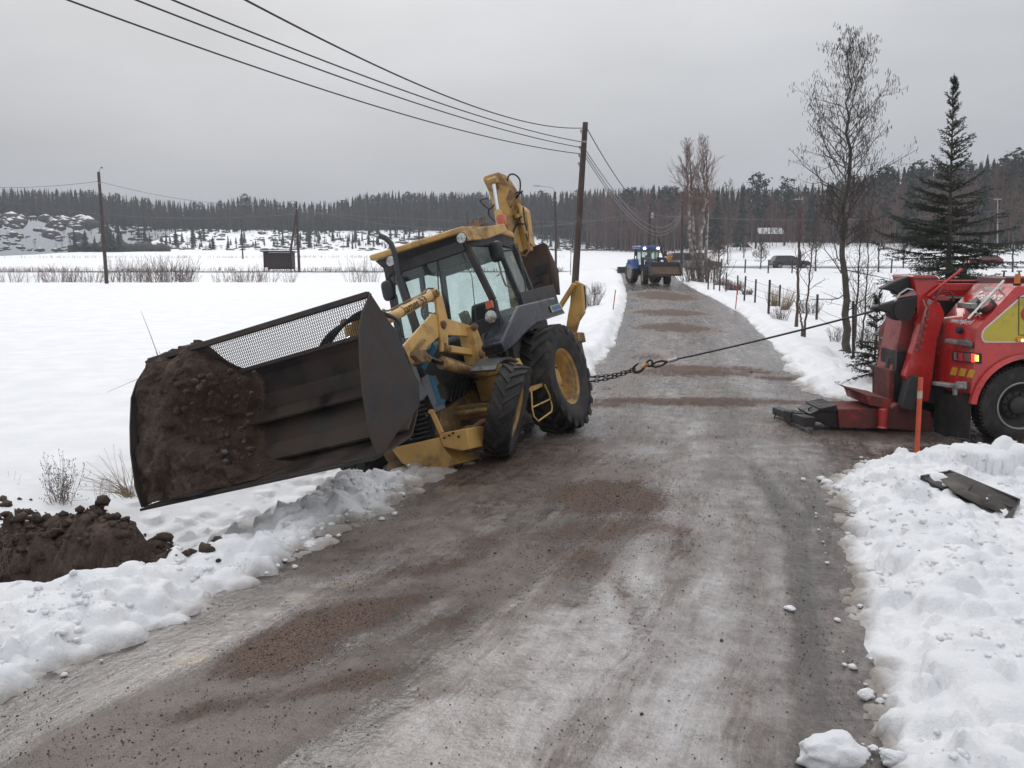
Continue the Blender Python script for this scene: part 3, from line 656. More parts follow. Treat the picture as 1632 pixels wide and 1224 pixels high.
# belly: gearbox housing and hanging casing
m = MB(); m.sphere(U(748, 690, 0, 2.1), .10, 2, (1, 1.5, .9)); m.sphere(U(772, 680, 0, 2.0), .08, 2, (1, 1.3, .8)); m.tube([U(745, 690, 0, 2.2), U(768, 672, 0, 2.1), U(790, 668, 0, 2.0)], .03)
m.prism(UP(0, 2.1, (745, 708), (782, 696), (786, 706), (782, 712), (745, 722)), (-.3, 0, 0)); m.sphere(U(640, 742, 0, 2.2), .13, 2, (1, 1.5, .9)); m.sphere(U(664, 744, 0, 2.2), .11, 2, (1, 1.4, .8))
m.build('axle_housing', YELD, bh, bevel=.008)

# ---- hood
m = MB(); m.prism([(.95, .44, .80), (2.34, .42, .60), (2.36, .41, 1.14), (2.2, .40, 1.27), (.95, .43, 1.52)], (0, -.86, 0)); m.build('hood', BLK, bh, bevel=.03, seg=3)
m = MB()
m.prism(UP(0, 2.375, (640, 575), (664, 585), (672, 608), (694, 598), (700, 611), (672, 640), (660, 628)), (.012, 0, 0)); m.build('hood_panel', GREYD, bh, bevel=.003)
m = MB(); m.prism(UP(0, 2.392, (672, 603), (682, 596), (698, 643), (708, 640), (710, 650), (694, 657)), (.01, 0, 0)); m.build('hood_stripe', GREYD, bh, label='light grey stripe on the black hood')
m = MB(); m.prism(UP(0, 2.405, (683, 597), (691, 600), (703, 636), (709, 637), (710, 642), (698, 645)), (.008, 0, 0)); m.prism(UP(0, 2.40, (690, 545), (697, 556), (678, 590), (672, 585)), (.008, 0, 0)); m.build('hood_stripe', BLUED, bh, label='blue stripe on the black hood')
for k in range(9):
    m = MB(); z = .30+k*.05; m.hexa([(2.36, -.40, z), (2.43, -.40, z-.012), (2.43, .34, z-.012), (2.36, .34, z)], [(2.36, -.40, z+.012), (2.43, -.40, z), (2.43, .34, z), (2.36, .34, z+.012)]); m.build('grille_slat', BLK, bh, smooth=False)
m = MB(); m.box((2.1, -.42, .26), (2.355, .36, .75)); m.build('radiator', DARKIN, bh)
m = MB()
for px, r in (((655, 699), .012), ((680, 662), .012), ((621, 709), .012)): m.disc(U(*px, 0, 2.44), (1, 0, 0), r, .02, 8)
m.build('grille_bolt', STEEL, bh, split=True)
# engine bay hoses beside the hood
m = MB()
for k in range(7):
    a = U(706+k*5, 610+k*2, 1, .46); b = U(718+k*6, 640-k*3, 1, .5); c = U(722+k*7, 616-k*3, 1, .47)
    m.tube(smooth_pts([a, (a+c)/2+Vector((0, .05, .06)), c, b]), .011, 6)
m.build('engine_hose', HOSE, bh, split=True)
m = MB(); m.box((.95, -.46, .75), (1.7, .44, 1.15)); m.build('engine_bay', DARKIN, bh)

# ---- cab: pillars, glass, roof
ZL, ZM, ZT = 1.05, 1.82, 2.62
AP = [(.86, .70, ZL), (.93, .74, ZM), (1.10, .60, ZT)]; BPp = [(.12, .74, ZL+.1), (.14, .76, ZM), (.22, .62, ZT+.08)]; CP = [(-.40, .72, ZL+.5), (-.42, .73, ZM), (-.34, .60, ZT+.12)]
m = MB()
for s_ in (1, -1):
    for P_, w in ((AP, .085), (BPp, .07), (CP, .08)):
        Q_ = [(p[0], p[1]*s_, p[2]) for p in P_]
        for a_, b_ in zip(Q_[:-1], Q_[1:]): m.bar(a_, b_, w, w*.8, (1, 0, 0))
    for a_, b_ in ((AP[0], BPp[0]), (AP[2], BPp[2]), (BPp[2], CP[2]), (BPp[1], CP[1])):
        if a_ is BPp[1]: continue
        m.bar((a_[0], a_[1]*s_, a_[2]), (b_[0], b_[1]*s_, b_[2]), .06, .07)
m.bar((1.10, -.6, ZT-.02), (1.10, .6, ZT-.02), .09, .22); m.bar((-.34, -.6, ZT+.1), (-.34, .6, ZT+.1), .08, .14); m.bar((.86, -.7, ZL), (.86, .7, ZL), .08, .10); m.bar((-.41, -.7, ZM-.05), (-.41, .7, ZM-.05), .07, .10)
m.build('cab_frame', BLK, bh, bevel=.008)
def pane(name, pts, off, parent=bh, mt=GLS):
    m = MB()
    if len(pts) == 6: m.prism([pts[i] for i in (0, 1, 2, 5)], off); m.prism([pts[i] for i in (5, 2, 3, 4)], off)
    else: m.prism(pts, off)
    return m.build(name, mt, parent, smooth=False)
pane('windshield', [(1.0, -.66, 1.50), (.92, .70, 1.28), (.98, .70, ZM), (1.11, .57, 2.53), (1.11, -.57, 2.53), (.98, -.70, ZM)], (.006, 0, 0))
for s_ in (1, -1):
    pane('door_glass', [(.84, .735*s_, 1.15), (.18, .745*s_, 1.22), (.18, .75*s_, ZM), (.25, .625*s_, 2.62), (1.03, .61*s_, 2.55), (.90, .755*s_, ZM)], (0, .005, 0))
    pane('side_window', [(.07, .755*s_, 1.45), (-.36, .735*s_, 1.62), (-.38, .735*s_, ZM), (-.30, .61*s_, 2.66), (.17, .625*s_, 2.64), (.09, .76*s_, ZM)], (0, .005, 0))
pane('rear_window', [(-.42, -.68, 1.82), (-.42, .68, 1.82), (-.35, .57, 2.62), (-.35, -.57, 2.62)], (.005, 0, 0))
m = MB()  # roof
top = [(1.30, -.72, 2.80), (1.26, .70, 2.77), (.2, .72, 2.90), (-.34, .66, 2.90), (-.34, -.66, 2.90), (.2, -.72, 2.90)]
m.prism([(x, y, z-.08) for x, y, z in top], (0, 0, .08)); m.build('roof', YEL_, bh, bevel=.025, seg=3)
m = MB(); m.prism(UP(1, .735, (738, 368), (748, 383), (776, 381), (810, 368), (804, 356)), (0, -.05, 0)); m.build('roof_visor', YEL_, bh, bevel=.012)
m = MB(); m.prism([(1.24, -.68, 2.715), (1.20, .66, 2.69), (1.04, .60, 2.52), (1.06, -.62, 2.54)], (-.10, 0, 0)); m.prism([(1.2, .66, 2.70), (.2, .68, 2.80), (-.34, .62, 2.8), (-.34, .62, 2.66), (.2, .66, 2.66), (1.08, .62, 2.55)], (0, -.04, 0)); m.build('roof_rail', BLK, bh, bevel=.006)
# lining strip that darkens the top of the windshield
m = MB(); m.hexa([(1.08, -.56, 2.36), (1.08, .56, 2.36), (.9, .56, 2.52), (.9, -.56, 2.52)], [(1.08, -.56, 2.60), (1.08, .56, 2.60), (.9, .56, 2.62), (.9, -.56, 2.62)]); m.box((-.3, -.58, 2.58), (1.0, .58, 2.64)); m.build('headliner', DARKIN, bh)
for px in ((622, 416), (735, 379)):
    c = U(*px, 0, 1.34); t = MB(); t.lathe([(.02, -.05), (.06, -.045), (.075, 0), (.07, .005)], 20, frame_M(c, (0, 1, 0), (1, 0, 0))); w = t.build('work_light', BLK, bh)
    t = MB(); t.lathe([(.001, .010), (.04, .008), (.066, .0)], 20, frame_M(c, (0, 1, 0), (1, 0, 0))); t.build('lens', LENS, w)
# interior
m = MB(); m.box((.35, -.25, 1.15), (.85, .25, 1.42)); m.hexa([(.15, -.6, 1.0), (.9, -.6, 1.0), (.9, .6, 1.0), (.15, .6, 1.0)], [(.15, -.62, 1.28), (.9, -.62, 1.22), (.9, .62, 1.1), (.15, .62, 1.2)]); m.box((-.36, -.68, 1.0), (.1, .68, 1.62)); m.build('cab_floor', DARKIN, bh, bevel=.02, split=True)
m = MB(); m.box((-.15, -.24, 1.5), (.3, .24, 1.62)); m.hexa([(-.18, -.24, 1.55), (-.08, -.24, 1.55), (-.08, .24, 1.55), (-.18, .24, 1.55)], [(-.30, -.2, 2.05), (-.22, -.2, 2.05), (-.22, .2, 2.05), (-.30, .2, 2.05)]); m.build('driver_seat', DARKIN, bh, bevel=.04, seg=3)
m = MB(); c = V3(U(693, 500, 0, .72)); ex = Vector((0, 1, 0)); ey = Vector((.5, 0, .85)).normalized()
m.tube([c+ex*.19*math.cos(t)+ey*.19*math.sin(t) for t in np.linspace(0, 2*math.pi, 29)], .014, 7)
for t in (.4, 2.7, 4.7): m.tube([c, c+ex*.19*math.cos(t)+ey*.19*math.sin(t)], .012, 6)
m.tube([c, c+Vector((.2, 0, -.4))], .03); m.build('steering_wheel', HOSE, bh)
m = MB(); m.box((.86, .36, 1.12), (1.0, .70, 1.62)); m.box((.83, -.68, 1.2), (.98, -.30, 1.5)); m.build('dashboard', DARKIN, bh, bevel=.02, split=True)
m = MB(); m.tube([U(725, 385, 0, 1.13), U(752, 440, 0, 1.10), U(760, 520, 0, 1.06)], .006, 5); m.bar(U(696, 390, 0, 1.12), U(699, 470, 0, 1.10), .012, .01); m.build('wiper', BLK, bh, split=True)
# headlamp and indicator on the right of the dash
c = U(782, 505, 0, 1.18); m = MB(); m.lathe([(.02, -.07), (.075, -.055), (.092, 0), (.085, .008)], 24, frame_M(c, (0, 1, 0), (1, 0, 0))); m.bar(c+Vector((-.05, 0, 0)), c+Vector((-.3, 0, -.02)), .03, .03); hl = m.build('headlight', BLK, bh)
m = MB(); m.lathe([(.001, .02), (.05, .014), (.082, .002)], 24, frame_M(c, (0, 1, 0), (1, 0, 0))); m.build('lens', LENS, hl)
c = U(779, 486, 0, 1.16); m = MB(); m.box((c.x-.04, c.y-.05, c.z-.05), (c.x, c.y+.05, c.z+.05)); m.build('indicator', ORNG, bh, bevel=.008)
m = MB(); m.prism(UP(1, .66, (771, 560), (771, 532), (795, 522), (801, 560), (800, 572), (776, 570)), (0, -.04, 0)); m.build('lower_panel', BLK, bh, bevel=.01)
m = MB(); m.prism(UP(1, .675, (776, 535), (788, 530), (790, 554), (777, 558)), (0, .01, 0)); m.build('lower_window', glass('dark_glass', (.25, .28, .28), .3), bh)
# mirrors
for c0, arm, sgn in (((791, 401), [(818, 398), (803, 400)], 1), ((619, 463), [(628, 430), (612, 452)], -1)):
    c = U(*c0, 0, 1.30 if sgn < 0 else .72); m = MB()
    m.sphere((0, 0, 0), 1, 3); 
    for i, p in enumerate(m.v):
        q_ = Vector((p.x, p.y, p.z)); f_ = lambda a, n: math.copysign(abs(a)**n, a)
        m.v[i] = c+Vector((f_(q_.x, .7)*.05, f_(q_.y, .55)*.095*(1 if sgn > 0 else .95), f_(q_.z, .55)*.135))
    mi = m.build('mirror', MOUT, bh)
    m = MB(); m.tube([U(*arm[0], 0, c.x-.05), U(*arm[1], 0, c.x-.03), c], .012, 6); m.build('mirror_arm', BLK, mi)
m = MB(); m.tube([U(628, 430, 0, 1.15), U(633, 520, 0, 1.15), U(641, 560, 0, 1.12)], .010, 6); m.tube([U(620, 470, 0, 1.25), U(632, 470, 0, 1.2), U(637, 500, 0, 1.2), U(648, 560, 0, 1.15)], .009, 6); m.build('mirror_bracket', BLK, bh, split=True)
# exhaust stack
m = MB(); ex_ = [U(606, 376, 0, 1.45), U(615, 380, 0, 1.45), U(623, 388, 0, 1.45), U(629, 403, 0, 1.45), U(637, 445, 0, 1.45)]
m.tube(ex_, .036, 14, caps=False); m.tube([p+Vector((0, 0, 0)) for p in ex_], .030, 12, caps=False)
lo = [U(637, 443, 0, 1.45), U(662, 520, 0, 1.45), U(668, 548, 0, 1.45)]; m.tube(lo, .058, 16); m.build('exhaust_stack', BLK, bh, ang=50)
# beacon on the roof
c = U(803, 366, 1, .62); up = (U(798, 340, 0, c.x)-U(806, 372, 0, c.x)).normalized()
FM = frame_M(c, up.orthogonal(), up); m = MB(); m.lathe([(.001, -.10), (.015, -.1), (.015, -.02), (.05, -.015), (.05, .03), (.001, .03)], 18, FM); bc = m.build('beacon', BLK, bh)
m = MB(); m.lathe([(.058, .03), (.070, .06), (.072, .17), (.058, .205), (.001, .21)], 18, FM); m.build('beacon_lens', ORNG, bc)
m = MB(); a = U(747, 363, 1, .5); b = U(743, 336, 1, .5); m.tube([a, b], [.008, .003], 6); m.build('antenna', BLK, bh)
m = MB()
for k in range(5):
    a = U(757+k*4, 362-k, 1, .1); m.tube([a, a+Vector((.05, .03, .09)), a+Vector((-.03, -.12, .05)), a+Vector((-.1, .02, .02))], .01, 5)
m.build('roof_hose', YELD, bh, split=True)
# door handrail
m = MB(); m.tube(UP(1, .80, (824, 395), (836, 445), (838, 462), (832, 474), (822, 477)), .012, 8); m.build('handrail', BLK, bh)
m = MB(); m.tube(UP(1, .55, (790, 400), (800, 440), (806, 455), (822, 460)), .014, 8); m.tube(UP(1, .5, (800, 434), (792, 440)), .01, 6); m.build('interior_rail', YELD, bh)

# ---- rear fenders
for s_ in (1, -1):
    m = MB(); P_ = UP(1, 1.0, (826, 487), (884, 473), (902, 499), (880, 506), (858, 514), (838, 532), (822, 550), (806, 560), (799, 545))
    P_ = [Vector((p.x, p.y*s_, p.z)) for p in P_]
    m.prism(P_, (0, -.30*s_, 0)); m.build('rear_fender', NAVY, bh, bevel=.025, seg=3)
m = MB(); m.box((-.55, .70, .9), (.75, .78, 1.6)); m.box((-.55, -.78, .9), (.75, -.70, 1.6)); m.build('fender_inner', BLK, bh, split=True)
m = MB(); m.prism(UP(1, 1.012, (876, 488), (892, 483), (897, 492), (880, 498)), (0, .004, 0)); m.build('decal', mat('decal_frame', (.35, .42, .22), .5, bump=0), bh)
m = MB(); m.prism(UP(1, 1.018, (879, 489), (891, 485), (895, 491), (882, 495)), (0, .003, 0)); m.build('decal', mat('decal_blue', (.05, .14, .36), .4, bump=0), bh, label='blue sticker on the rear fender')
m = MB(); m.bar(U(833, 487, 1, .85), U(886, 472, 1, .85), .35, .03, (0, 1, 0)); m.bar(U(838, 482, 1, .7), U(872, 474, 1, .7), .25, .04, (0, 1, 0)); m.build('fender_top', BLK, bh, bevel=.006)
# ---- front fender, steps
m = MB(); arc = []
for k in range(9):
    t = math.radians(52+k*7.5); arc.append((1.74+.64*math.cos(t), .64*math.sin(t)+.36))
for (x0, z0), (x1, z1) in zip(arc[:-1], arc[1:]): m.hexa([(x0, .86, z0+.02), (x0, 1.17, z0-.03), (x1, 1.17, z1-.03), (x1, .86, z1+.02)], [(x0, .86, z0+.045), (x0, 1.17, z0-.005), (x1, 1.17, z1-.005), (x1, .86, z1+.045)])
m.build('front_fender', BLK, bh)
m = MB(); m.prism(UP(1, .98, (812, 592), (842, 587), (844, 620), (824, 628)), (0, -.5, 0)); m.prism(UP(1, .985, (808, 577), (828, 570), (838, 588), (812, 592)), (0, -.4, 0)); m.build('toolbox_step', YEL_, bh, bevel=.012)
m = MB(); m.prism(UP(1, 1.05, (825, 627), (872, 607), (874, 612), (846, 625), (828, 631)), (0, -.35, 0)); m.build('step_plate', YEL_, bh, bevel=.006)
m = MB(); m.tube(UP(1, 1.10, (847, 624), (848, 650), (851, 664), (858, 671), (879, 656), (880, 648), (876, 630), (868, 613)), .011, 8); m.tube(UP(1, 1.10, (849, 649), (877, 636)), .010, 8); m.build('step_hoop', YEL_, bh)

# ---- loader arms (left arm seen, right arm mirrored)
def mir(pts, s_): return [Vector((p.x, p.y*s_, p.z)) for p in pts]
for s_ in (1, -1):
    m = MB()
    m.prism(mir(UP(1, .64, (690, 499), (701, 504), (702, 535), (682, 553), (676, 566), (650, 588), (636, 559)), s_), (0, -.035*s_, 0))
    m.prism(mir(UP(1, .64, (700, 508), (708, 506), (752, 519), (756, 527), (753, 536), (713, 534), (702, 538)), s_), (0, -.035*s_, 0))
    m.prism(mir(UP(1, .50, (690, 499), (701, 504), (702, 535), (682, 553), (650, 588), (636, 559)), s_), (0, -.035*s_, 0))
    m.bar(mir([U(650, 578, 1, .57)], s_)[0], mir([U(640, 560, 1, .57)], s_)[0], .13, .04, (1, 0, 0))
    m.build('loader_arm', YEL_, bh, bevel=.008)
    m = MB(); m.prism(mir(UP(1, .655, (674, 540), (679, 543), (666, 558), (661, 562), (659, 558)), s_), (0, .02*s_, 0)); m.prism(mir(UP(1, .70, (662, 558), (678, 556), (684, 566), (682, 576), (672, 577), (660, 566)), s_), (0, -.16*s_, 0)); m.build('cylinder_lug', YELD, bh, bevel=.01)
    m = MB(); m.bar(mir([U(698, 472, 1, .60)], s_)[0], mir([U(709, 520, 1, .60)], s_)[0], .05, .13, (1, 0, 0)); m.prism(mir(UP(1, .67, (696, 474), (703, 472), (714, 520), (715, 559), (705, 560), (702, 520)), s_), (0, -.03*s_, 0)); m.prism(mir(UP(1, .56, (694, 474), (701, 472), (712, 520), (713, 559), (703, 560), (700, 520)), s_), (0, -.03*s_, 0)); m.build('bell_crank', YEL_, bh, bevel=.006)
    m = MB(); m.bar(mir([U(712, 556, 1, .62)], s_)[0], mir([U(760, 563, 1, .62)], s_)[0], .06, .085); m.build('lower_link', YEL_, bh, bevel=.012)
    m = MB(); m.prism(mir(UP(1, .72, (752, 519), (757, 518), (762, 526), (783, 583), (768, 593)), s_), (0, -.20*s_, 0)); m.build('loader_post', YEL_, bh, bevel=.008)
    m = MB()
    for px, y_ in (((706, 517), .68), ((756, 521), .74), ((714, 556), .70), ((694, 468), .66), ((767, 565), .735), ((681, 571), .71), ((760, 561), .68)):
        c = mir([U(*px, 1, y_)], s_)[0]; m.disc(c, (0, 1, 0), .042, .05, 16); m.disc(c, (0, 1, 0), .022, .085, 8)
    for px, px2, y_ in (((704, 512), (709, 524), .675), ((765, 560), (769, 571), .735), ((709, 546), (712, 556), .675)): m.bar(mir([U(*px, 1, y_)], s_)[0], mir([U(*px2, 1, y_)], s_)[0], .02, .035)
    m.build('pivot_pin', YELD, bh, split=True)
    a, b, c = mir([U(684, 571, 1, .64), U(706, 579, 1, .64), U(768, 597, 1, .64)], s_)
    m = MB(); m.tube([a, b], .032, 14); m.build('lift_rod', DSTEEL if s_ < 0 else mat('oily_rod', (.14, .14, .15), .15, .9, bump=0), bh)
    m = MB(); m.tube([b, c], .062, 18); m.disc(b, c-b, .072, .05, 18); m.disc(b+(c-b)*.25, c-b, .068, .025, 18); m.tube([b+Vector((0, 0, .08)), b+(c-b)*.5+Vector((0, 0, .075)), c+Vector((0, 0, .08))], .012, 6); m.build('lift_cylinder', YELD, bh)
m = MB(); m.bar(U(660, 556, 1, -.5), U(660, 556, 1, .5), .16, .16); m.tube([(2.95, -.5, 1.15), (2.95, .5, 1.15)], .07, 14); m.build('arm_crossbar', YELD, bh, bevel=.01)
# tilt cylinder with the painted name
a = U(613, 511, 1, .60); b = U(694, 468, 1, .60); dr = (b-a).normalized()
m = MB(); m.tube([a, b], .055, 20); m.disc(a+dr*.01, dr, .062, .05, 20); m.disc(b-dr*.02, dr, .062, .05, 20); cyl = m.build('tilt_cylinder', YEL_, bh)
up = Vector((0, 0, 1)); up = (up-dr*up.dot(dr)).normalized(); sd = dr.cross(up)
off = up*.062
m = MB(); m.tube([a+off+dr*.02, a+off*1.5+dr*.06, a+off*1.15+dr*.14, b+off*1.15-dr*.25, b+off*1.5-dr*.12, b+off], .011, 7); m.sphere(a+off*1.5+dr*.05, .026, 1); m.build('oil_pipe', YELD, cyl)
m = MB(); m.tube([a, a-dr*.75], .03, 12); m.build('tilt_rod', STEEL, cyl)
cylM = cyl
# lettering wraps the barrel: text mesh bent round the tube
def wrap_text(txt, a, dr, up, r, s0, size, mtl, parent, phi0=0.0, sx=1.0):
    o = text_obj('lettering', txt, mtl, size, Matrix.Identity(4), parent, extrude=0, sx=sx, bold=.002)
    side = up.cross(dr).normalized()
    toc = (Vector(tuple(_Mi[:3, :3] @ _C+_Mi[:3, 3]))-a); toc = (toc-dr*toc.dot(dr)).normalized()
    upv = dr.cross(toc).normalized()
    if upv.z < 0: upv = -upv
    bm = bmesh.new(); bm.from_mesh(o.data); bmesh.ops.triangulate(bm, faces=bm.faces); bmesh.ops.subdivide_edges(bm, edges=bm.edges, cuts=2); bmesh.ops.triangulate(bm, faces=bm.faces)
    for v in bm.verts:
        ang = (v.co.y-size*.3)/r+phi0
        v.co = a+dr*(s0+v.co.x)+toc*math.cos(ang)*r+upv*math.sin(ang)*r
    bm.to_mesh(o.data); bm.free(); return o
wrap_text('James 53', a, dr, up, .0595, 0.33, .150, mat('lettering_black', (.012, .012, .012), .5, bump=0), cyl, sx=1.0)

# ---- front bucket
bw0, bw1 = -1.44, 1.22
prof = [(4.72, .18), (4.50, .205), (4.12, .30), (3.95, .50), (3.86, .78), (3.92, 1.02), (4.02, 1.20), (4.10, 1.29)]
dxl = .13   # the bucket sits slightly askew
def sk(x, y): return x+dxl*(bw1-y)/(bw1-bw0)
def strip(m, P_, y0, y1, t=.014):
    for (x0, z0), (x1, z1) in zip(P_[:-1], P_[1:]):
        n_ = Vector((z1-z0, 0, -(x1-x0))).normalized()*t
        q0 = [Vector((sk(x0, y0), y0, z0)), Vector((sk(x0, y1), y1, z0)), Vector((sk(x1, y1), y1, z1)), Vector((sk(x1, y0), y0, z1))]
        m.hexa(q0, [p-n_ for p in q0])
m = MB(); strip(m, prof, bw0, bw1); bk = m.build('bucket_shell', BUCK, bh, ang=50)
m = MB(); strip(m, [(4.76, .165), (4.62, .19)], bw0-.01, bw1+.01, .022); m.build('cutting_edge', DSTEEL, bk)
# inner ledges seen in the mouth
m = MB()
for (x, z, x2, z2) in ((4.15, .345, 4.02, .47), (4.02, .74, 3.9, .82)):
    bw0_ = -.62
    m.hexa([(sk(x, bw0_), bw0_, z), (sk(x, bw1), bw1, z), (sk(x2, bw1), bw1, z2), (sk(x2, bw0_), bw0_, z2)], [(sk(x, bw0_)+.012, bw0_, z+.02), (sk(x, bw1)+.012, bw1, z+.02), (sk(x2, bw1)+.01, bw1, z2+.05), (sk(x2, bw0_)+.01, bw0_, z2+.05)])
m.build('stiffener', BUCK, bk)
plate = [(589, 469), (576, 500), (571, 528), (573, 580), (577, 626), (588, 691), (599, 727), (611, 721), (631, 690), (650, 668), (667, 648), (666, 610), (650, 582), (631, 529), (613, 506)]
P_ = UP(1, 1.23, *plate)
m = MB(); m.prism(P_, (0, .016, 0)); sp_ = m.build('side_plate', DSTEEL, bk, bevel=.004)
m = MB(); m.tube([P_[i]+Vector((0, .01, 0)) for i in (0, 1, 2, 3, 4, 5, 6)], .012, 6); m.build('side_cutter', DSTEEL, bk)
P2 = [Vector((p.x+dxl-.0, -1.456, p.z)) for p in P_]
m = MB(); m.prism(P2, (0, -.016, 0)); m.build('side_plate', DSTEEL, bk, bevel=.004)
# spill guard: frame and expanded mesh
TL, TR = Vector((4.33+dxl, -1.44, 1.60)), Vector((4.33, 1.22, 1.585))
BL_, BR_ = Vector((4.10+dxl, -1.44, 1.285)), Vector((4.10, 1.22, 1.285))
m = MB(); m.bar(TL, TR, .055, .055); m.bar(BL_, BR_, .03, .04); m.build('guard_rail', DSTEEL, bk, bevel=.006)
m = MB(); nx_, nz_ = 110, 12; wv = []
def gpt(i, j):
    a_, b_ = i/nx_, j/nz_; return BL_.lerp(BR_, a_).lerp(TL.lerp(TR, a_), b_)
for j in range(nz_):
    for i in range(nx_):
        a_ = gpt(i+(.5 if j % 2 else 0), j); b1 = gpt(i+(0 if j % 2 else .5), j+1); b2 = gpt(i+(1 if j % 2 else -.5), j+1)
        for b_ in (b1, b2):
            if (b_.y < 1.215) and b_.y > -1.43 and a_.y < 1.215: m.bar(a_, b_, .0042, .0052, (1, 0, .5))
m.build('mesh_guard', DSTEEL, bk, smooth=False, kind='stuff')
m = MB()
for off_ in (0, .05, .1):
    m.tube(smooth_pts([Vector((3.95, .1+off_, 1.15)), Vector((3.98, .45+off_, 1.42)), Vector((3.9, .85, 1.50+off_*.5)), Vector((3.82, 1.12, 1.40)), Vector((3.84, 1.16, 1.22))]), .017, 8)
m.build('hydraulic_hose', HOSE, bk, split=True)
m = MB(); m.bar((3.75, -.7, 1.1), (3.75, .9, 1.12), .22, .28); m.bar((3.1, .57, 1.12), (3.8, .57, 1.1), .1, .3); m.bar((3.1, -.57, 1.12), (3.8, -.57, 1.1), .1, .3); m.bar((3.75, .55, 1.2), (3.8, .75, 1.52), .2, .1); m.build('bucket_bracket', YEL_, bh, bevel=.01)

# ---- backhoe boom behind the cab
bm_ = MB()
def limb(name, pts, wy, hx, mt=YEL_, y=0.0, bev=.02):
    m = MB()
    Q_ = [U(u, v, 1, y) for u, v in pts]
    for a_, b_, h0 in zip(Q_[:-1], Q_[1:], hx if isinstance(hx, (list, tuple)) else [hx]*9): m.bar(a_, b_, wy, h0, (1, 0, 0))
    return m.build(name, mt, bh, bevel=bev)
P_ = UP(1, .12, (770, 284), (788, 275), (797, 277), (818, 312), (815, 345), (822, 400), (800, 405), (790, 345))
def yplate(pxs, xpl, dx, name, mt, **k):
    m = MB(); m.prism(UP(0, xpl, *pxs), (dx, 0, 0)); return m.build(name, mt, bh, **k)
dip = yplate(((769, 285), (772, 280), (794, 274), (800, 280), (818, 308), (818, 318), (812, 332), (810, 345), (816, 372), (822, 400), (800, 400), (792, 352), (778, 305)), -1.05, -.28, 'dipper_arm', YEL_, bevel=.015)
yplate(((800, 330), (814, 322), (825, 326), (832, 332), (836, 360), (841, 392), (846, 412), (816, 418), (806, 380)), -1.36, -.30, 'boom', YEL_, bevel=.015)
yplate(((776, 290), (790, 284), (793, 300), (785, 304)), -1.01, -.05, 'dipper_bracket', YELD, bevel=.01)
yplate(((812, 300), (818, 305), (820, 318), (812, 332), (806, 318)), -1.02, -.06, 'knuckle', YELD, bevel=.01)
m = MB(); m.tube([U(787, 294, 0, -.92), U(794, 338, 0, -.88)], .032, 14); rod = m.build('dipper_rod', STEEL, bh)
m = MB(); m.tube([U(794, 336, 0, -.88), U(803, 400, 0, -.8)], .062, 16); m.disc(U(785, 288, 0, -.92), (0, 1, 0), .05, .16, 14); m.tube([U(821, 322, 0, -1.2), U(830, 332, 0, -1.2), U(838, 375, 0, -1.2), U(846, 400, 0, -1.2)], .04, 12); m.disc(U(828, 345, 0, -1.25), U(830, 380, 0, -1.25)-U(828, 345, 0, -1.25), .085, .06, 16); m.build('boom_cylinder', YEL_, bh)
m = MB()
for pl, x_ in ((((812, 302), (809, 288), (812, 279), (820, 278), (828, 286), (829, 300), (826, 312), (816, 322)), -1.15), (((778, 316), (768, 318), (766, 322), (780, 333), (788, 326)), -1.0), (((779, 333), (779, 342), (785, 350), (790, 354)), -1.0),
               (((833, 304), (824, 312), (816, 322)), -1.1), (((822, 318), (818, 312), (826, 306), (832, 308)), -1.1), (((832, 345), (826, 350), (818, 370), (816, 395)), -1.0), (((836, 357), (824, 358), (817, 376), (819, 392)), -1.02), (((838, 372), (842, 385), (848, 392)), -1.1), (((834, 330), (836, 350), (840, 368)), -1.0)):
    m.tube(smooth_pts(UP(0, x_, *pl)), .013, 7)
m.build('boom_hose', HOSE, bh, split=True)
m = MB(); m.tube(UP(0, -1.0, (838, 338), (842, 372), (844, 398), (838, 408), (828, 405), (824, 388)), .012, 6); m.tube(UP(0, -1.0, (822, 390), (826, 410), (830, 420)), .02, 6); m.build('boom_pipe', YELD, bh, split=True)
q0 = UP(0, -1.35, (829, 401), (846, 391), (868, 386), (873, 395), (884, 432), (892, 469), (848, 480)); 
m = MB(); m.hexa([q0[0], q0[2], q0[5], q0[6]], [q0[0]+Vector((-.05, 0, 0)), q0[2]+Vector((-.05, 0, 0)), q0[5]+Vector((-.05, 0, 0)), q0[6]+Vector((-.05, 0, 0))])
RUST = mat('rusty_brown_steel', (.055, .040, .034), .6, .2, var=.3, scale=5, dirt=(.08, .05, .035), dirt_amt=.8)
m = MB(); m.prism(UP(0, -1.35, (829, 403), (835, 398), (866, 386), (871, 390), (876, 412), (880, 470), (848, 480)), (-.06, 0, 0)); hb = m.build('hoe_bucket', RUST, bh, bevel=.02)
m = MB(); A_ = UP(0, -1.35, (871, 391), (876, 412), (880, 470)); B_ = UP(0, -1.7, (871, 391), (889, 430), (892, 470))
m.add([A_[0], A_[1], A_[2], B_[2], B_[1], B_[0]], [(0, 1, 4, 5), (1, 2, 3, 4)]); m.build('bucket_side', RUST, hb, solid=.02)
m = MB(); m.prism(UP(0, -1.33, (850, 426), (870, 420), (872, 434), (854, 440)), (-.01, 0, 0)); m.prism(UP(0, -1.33, (845, 446), (864, 440), (865, 448), (846, 455)), (-.01, 0, 0)); m.build('bucket_recess', BLK, hb, split=True)
m = MB(); m.tube(UP(0, -1.30, (864, 442), (870, 455), (868, 466), (860, 475)), .010, 6); m.build('bucket_hose', HOSE, hb)
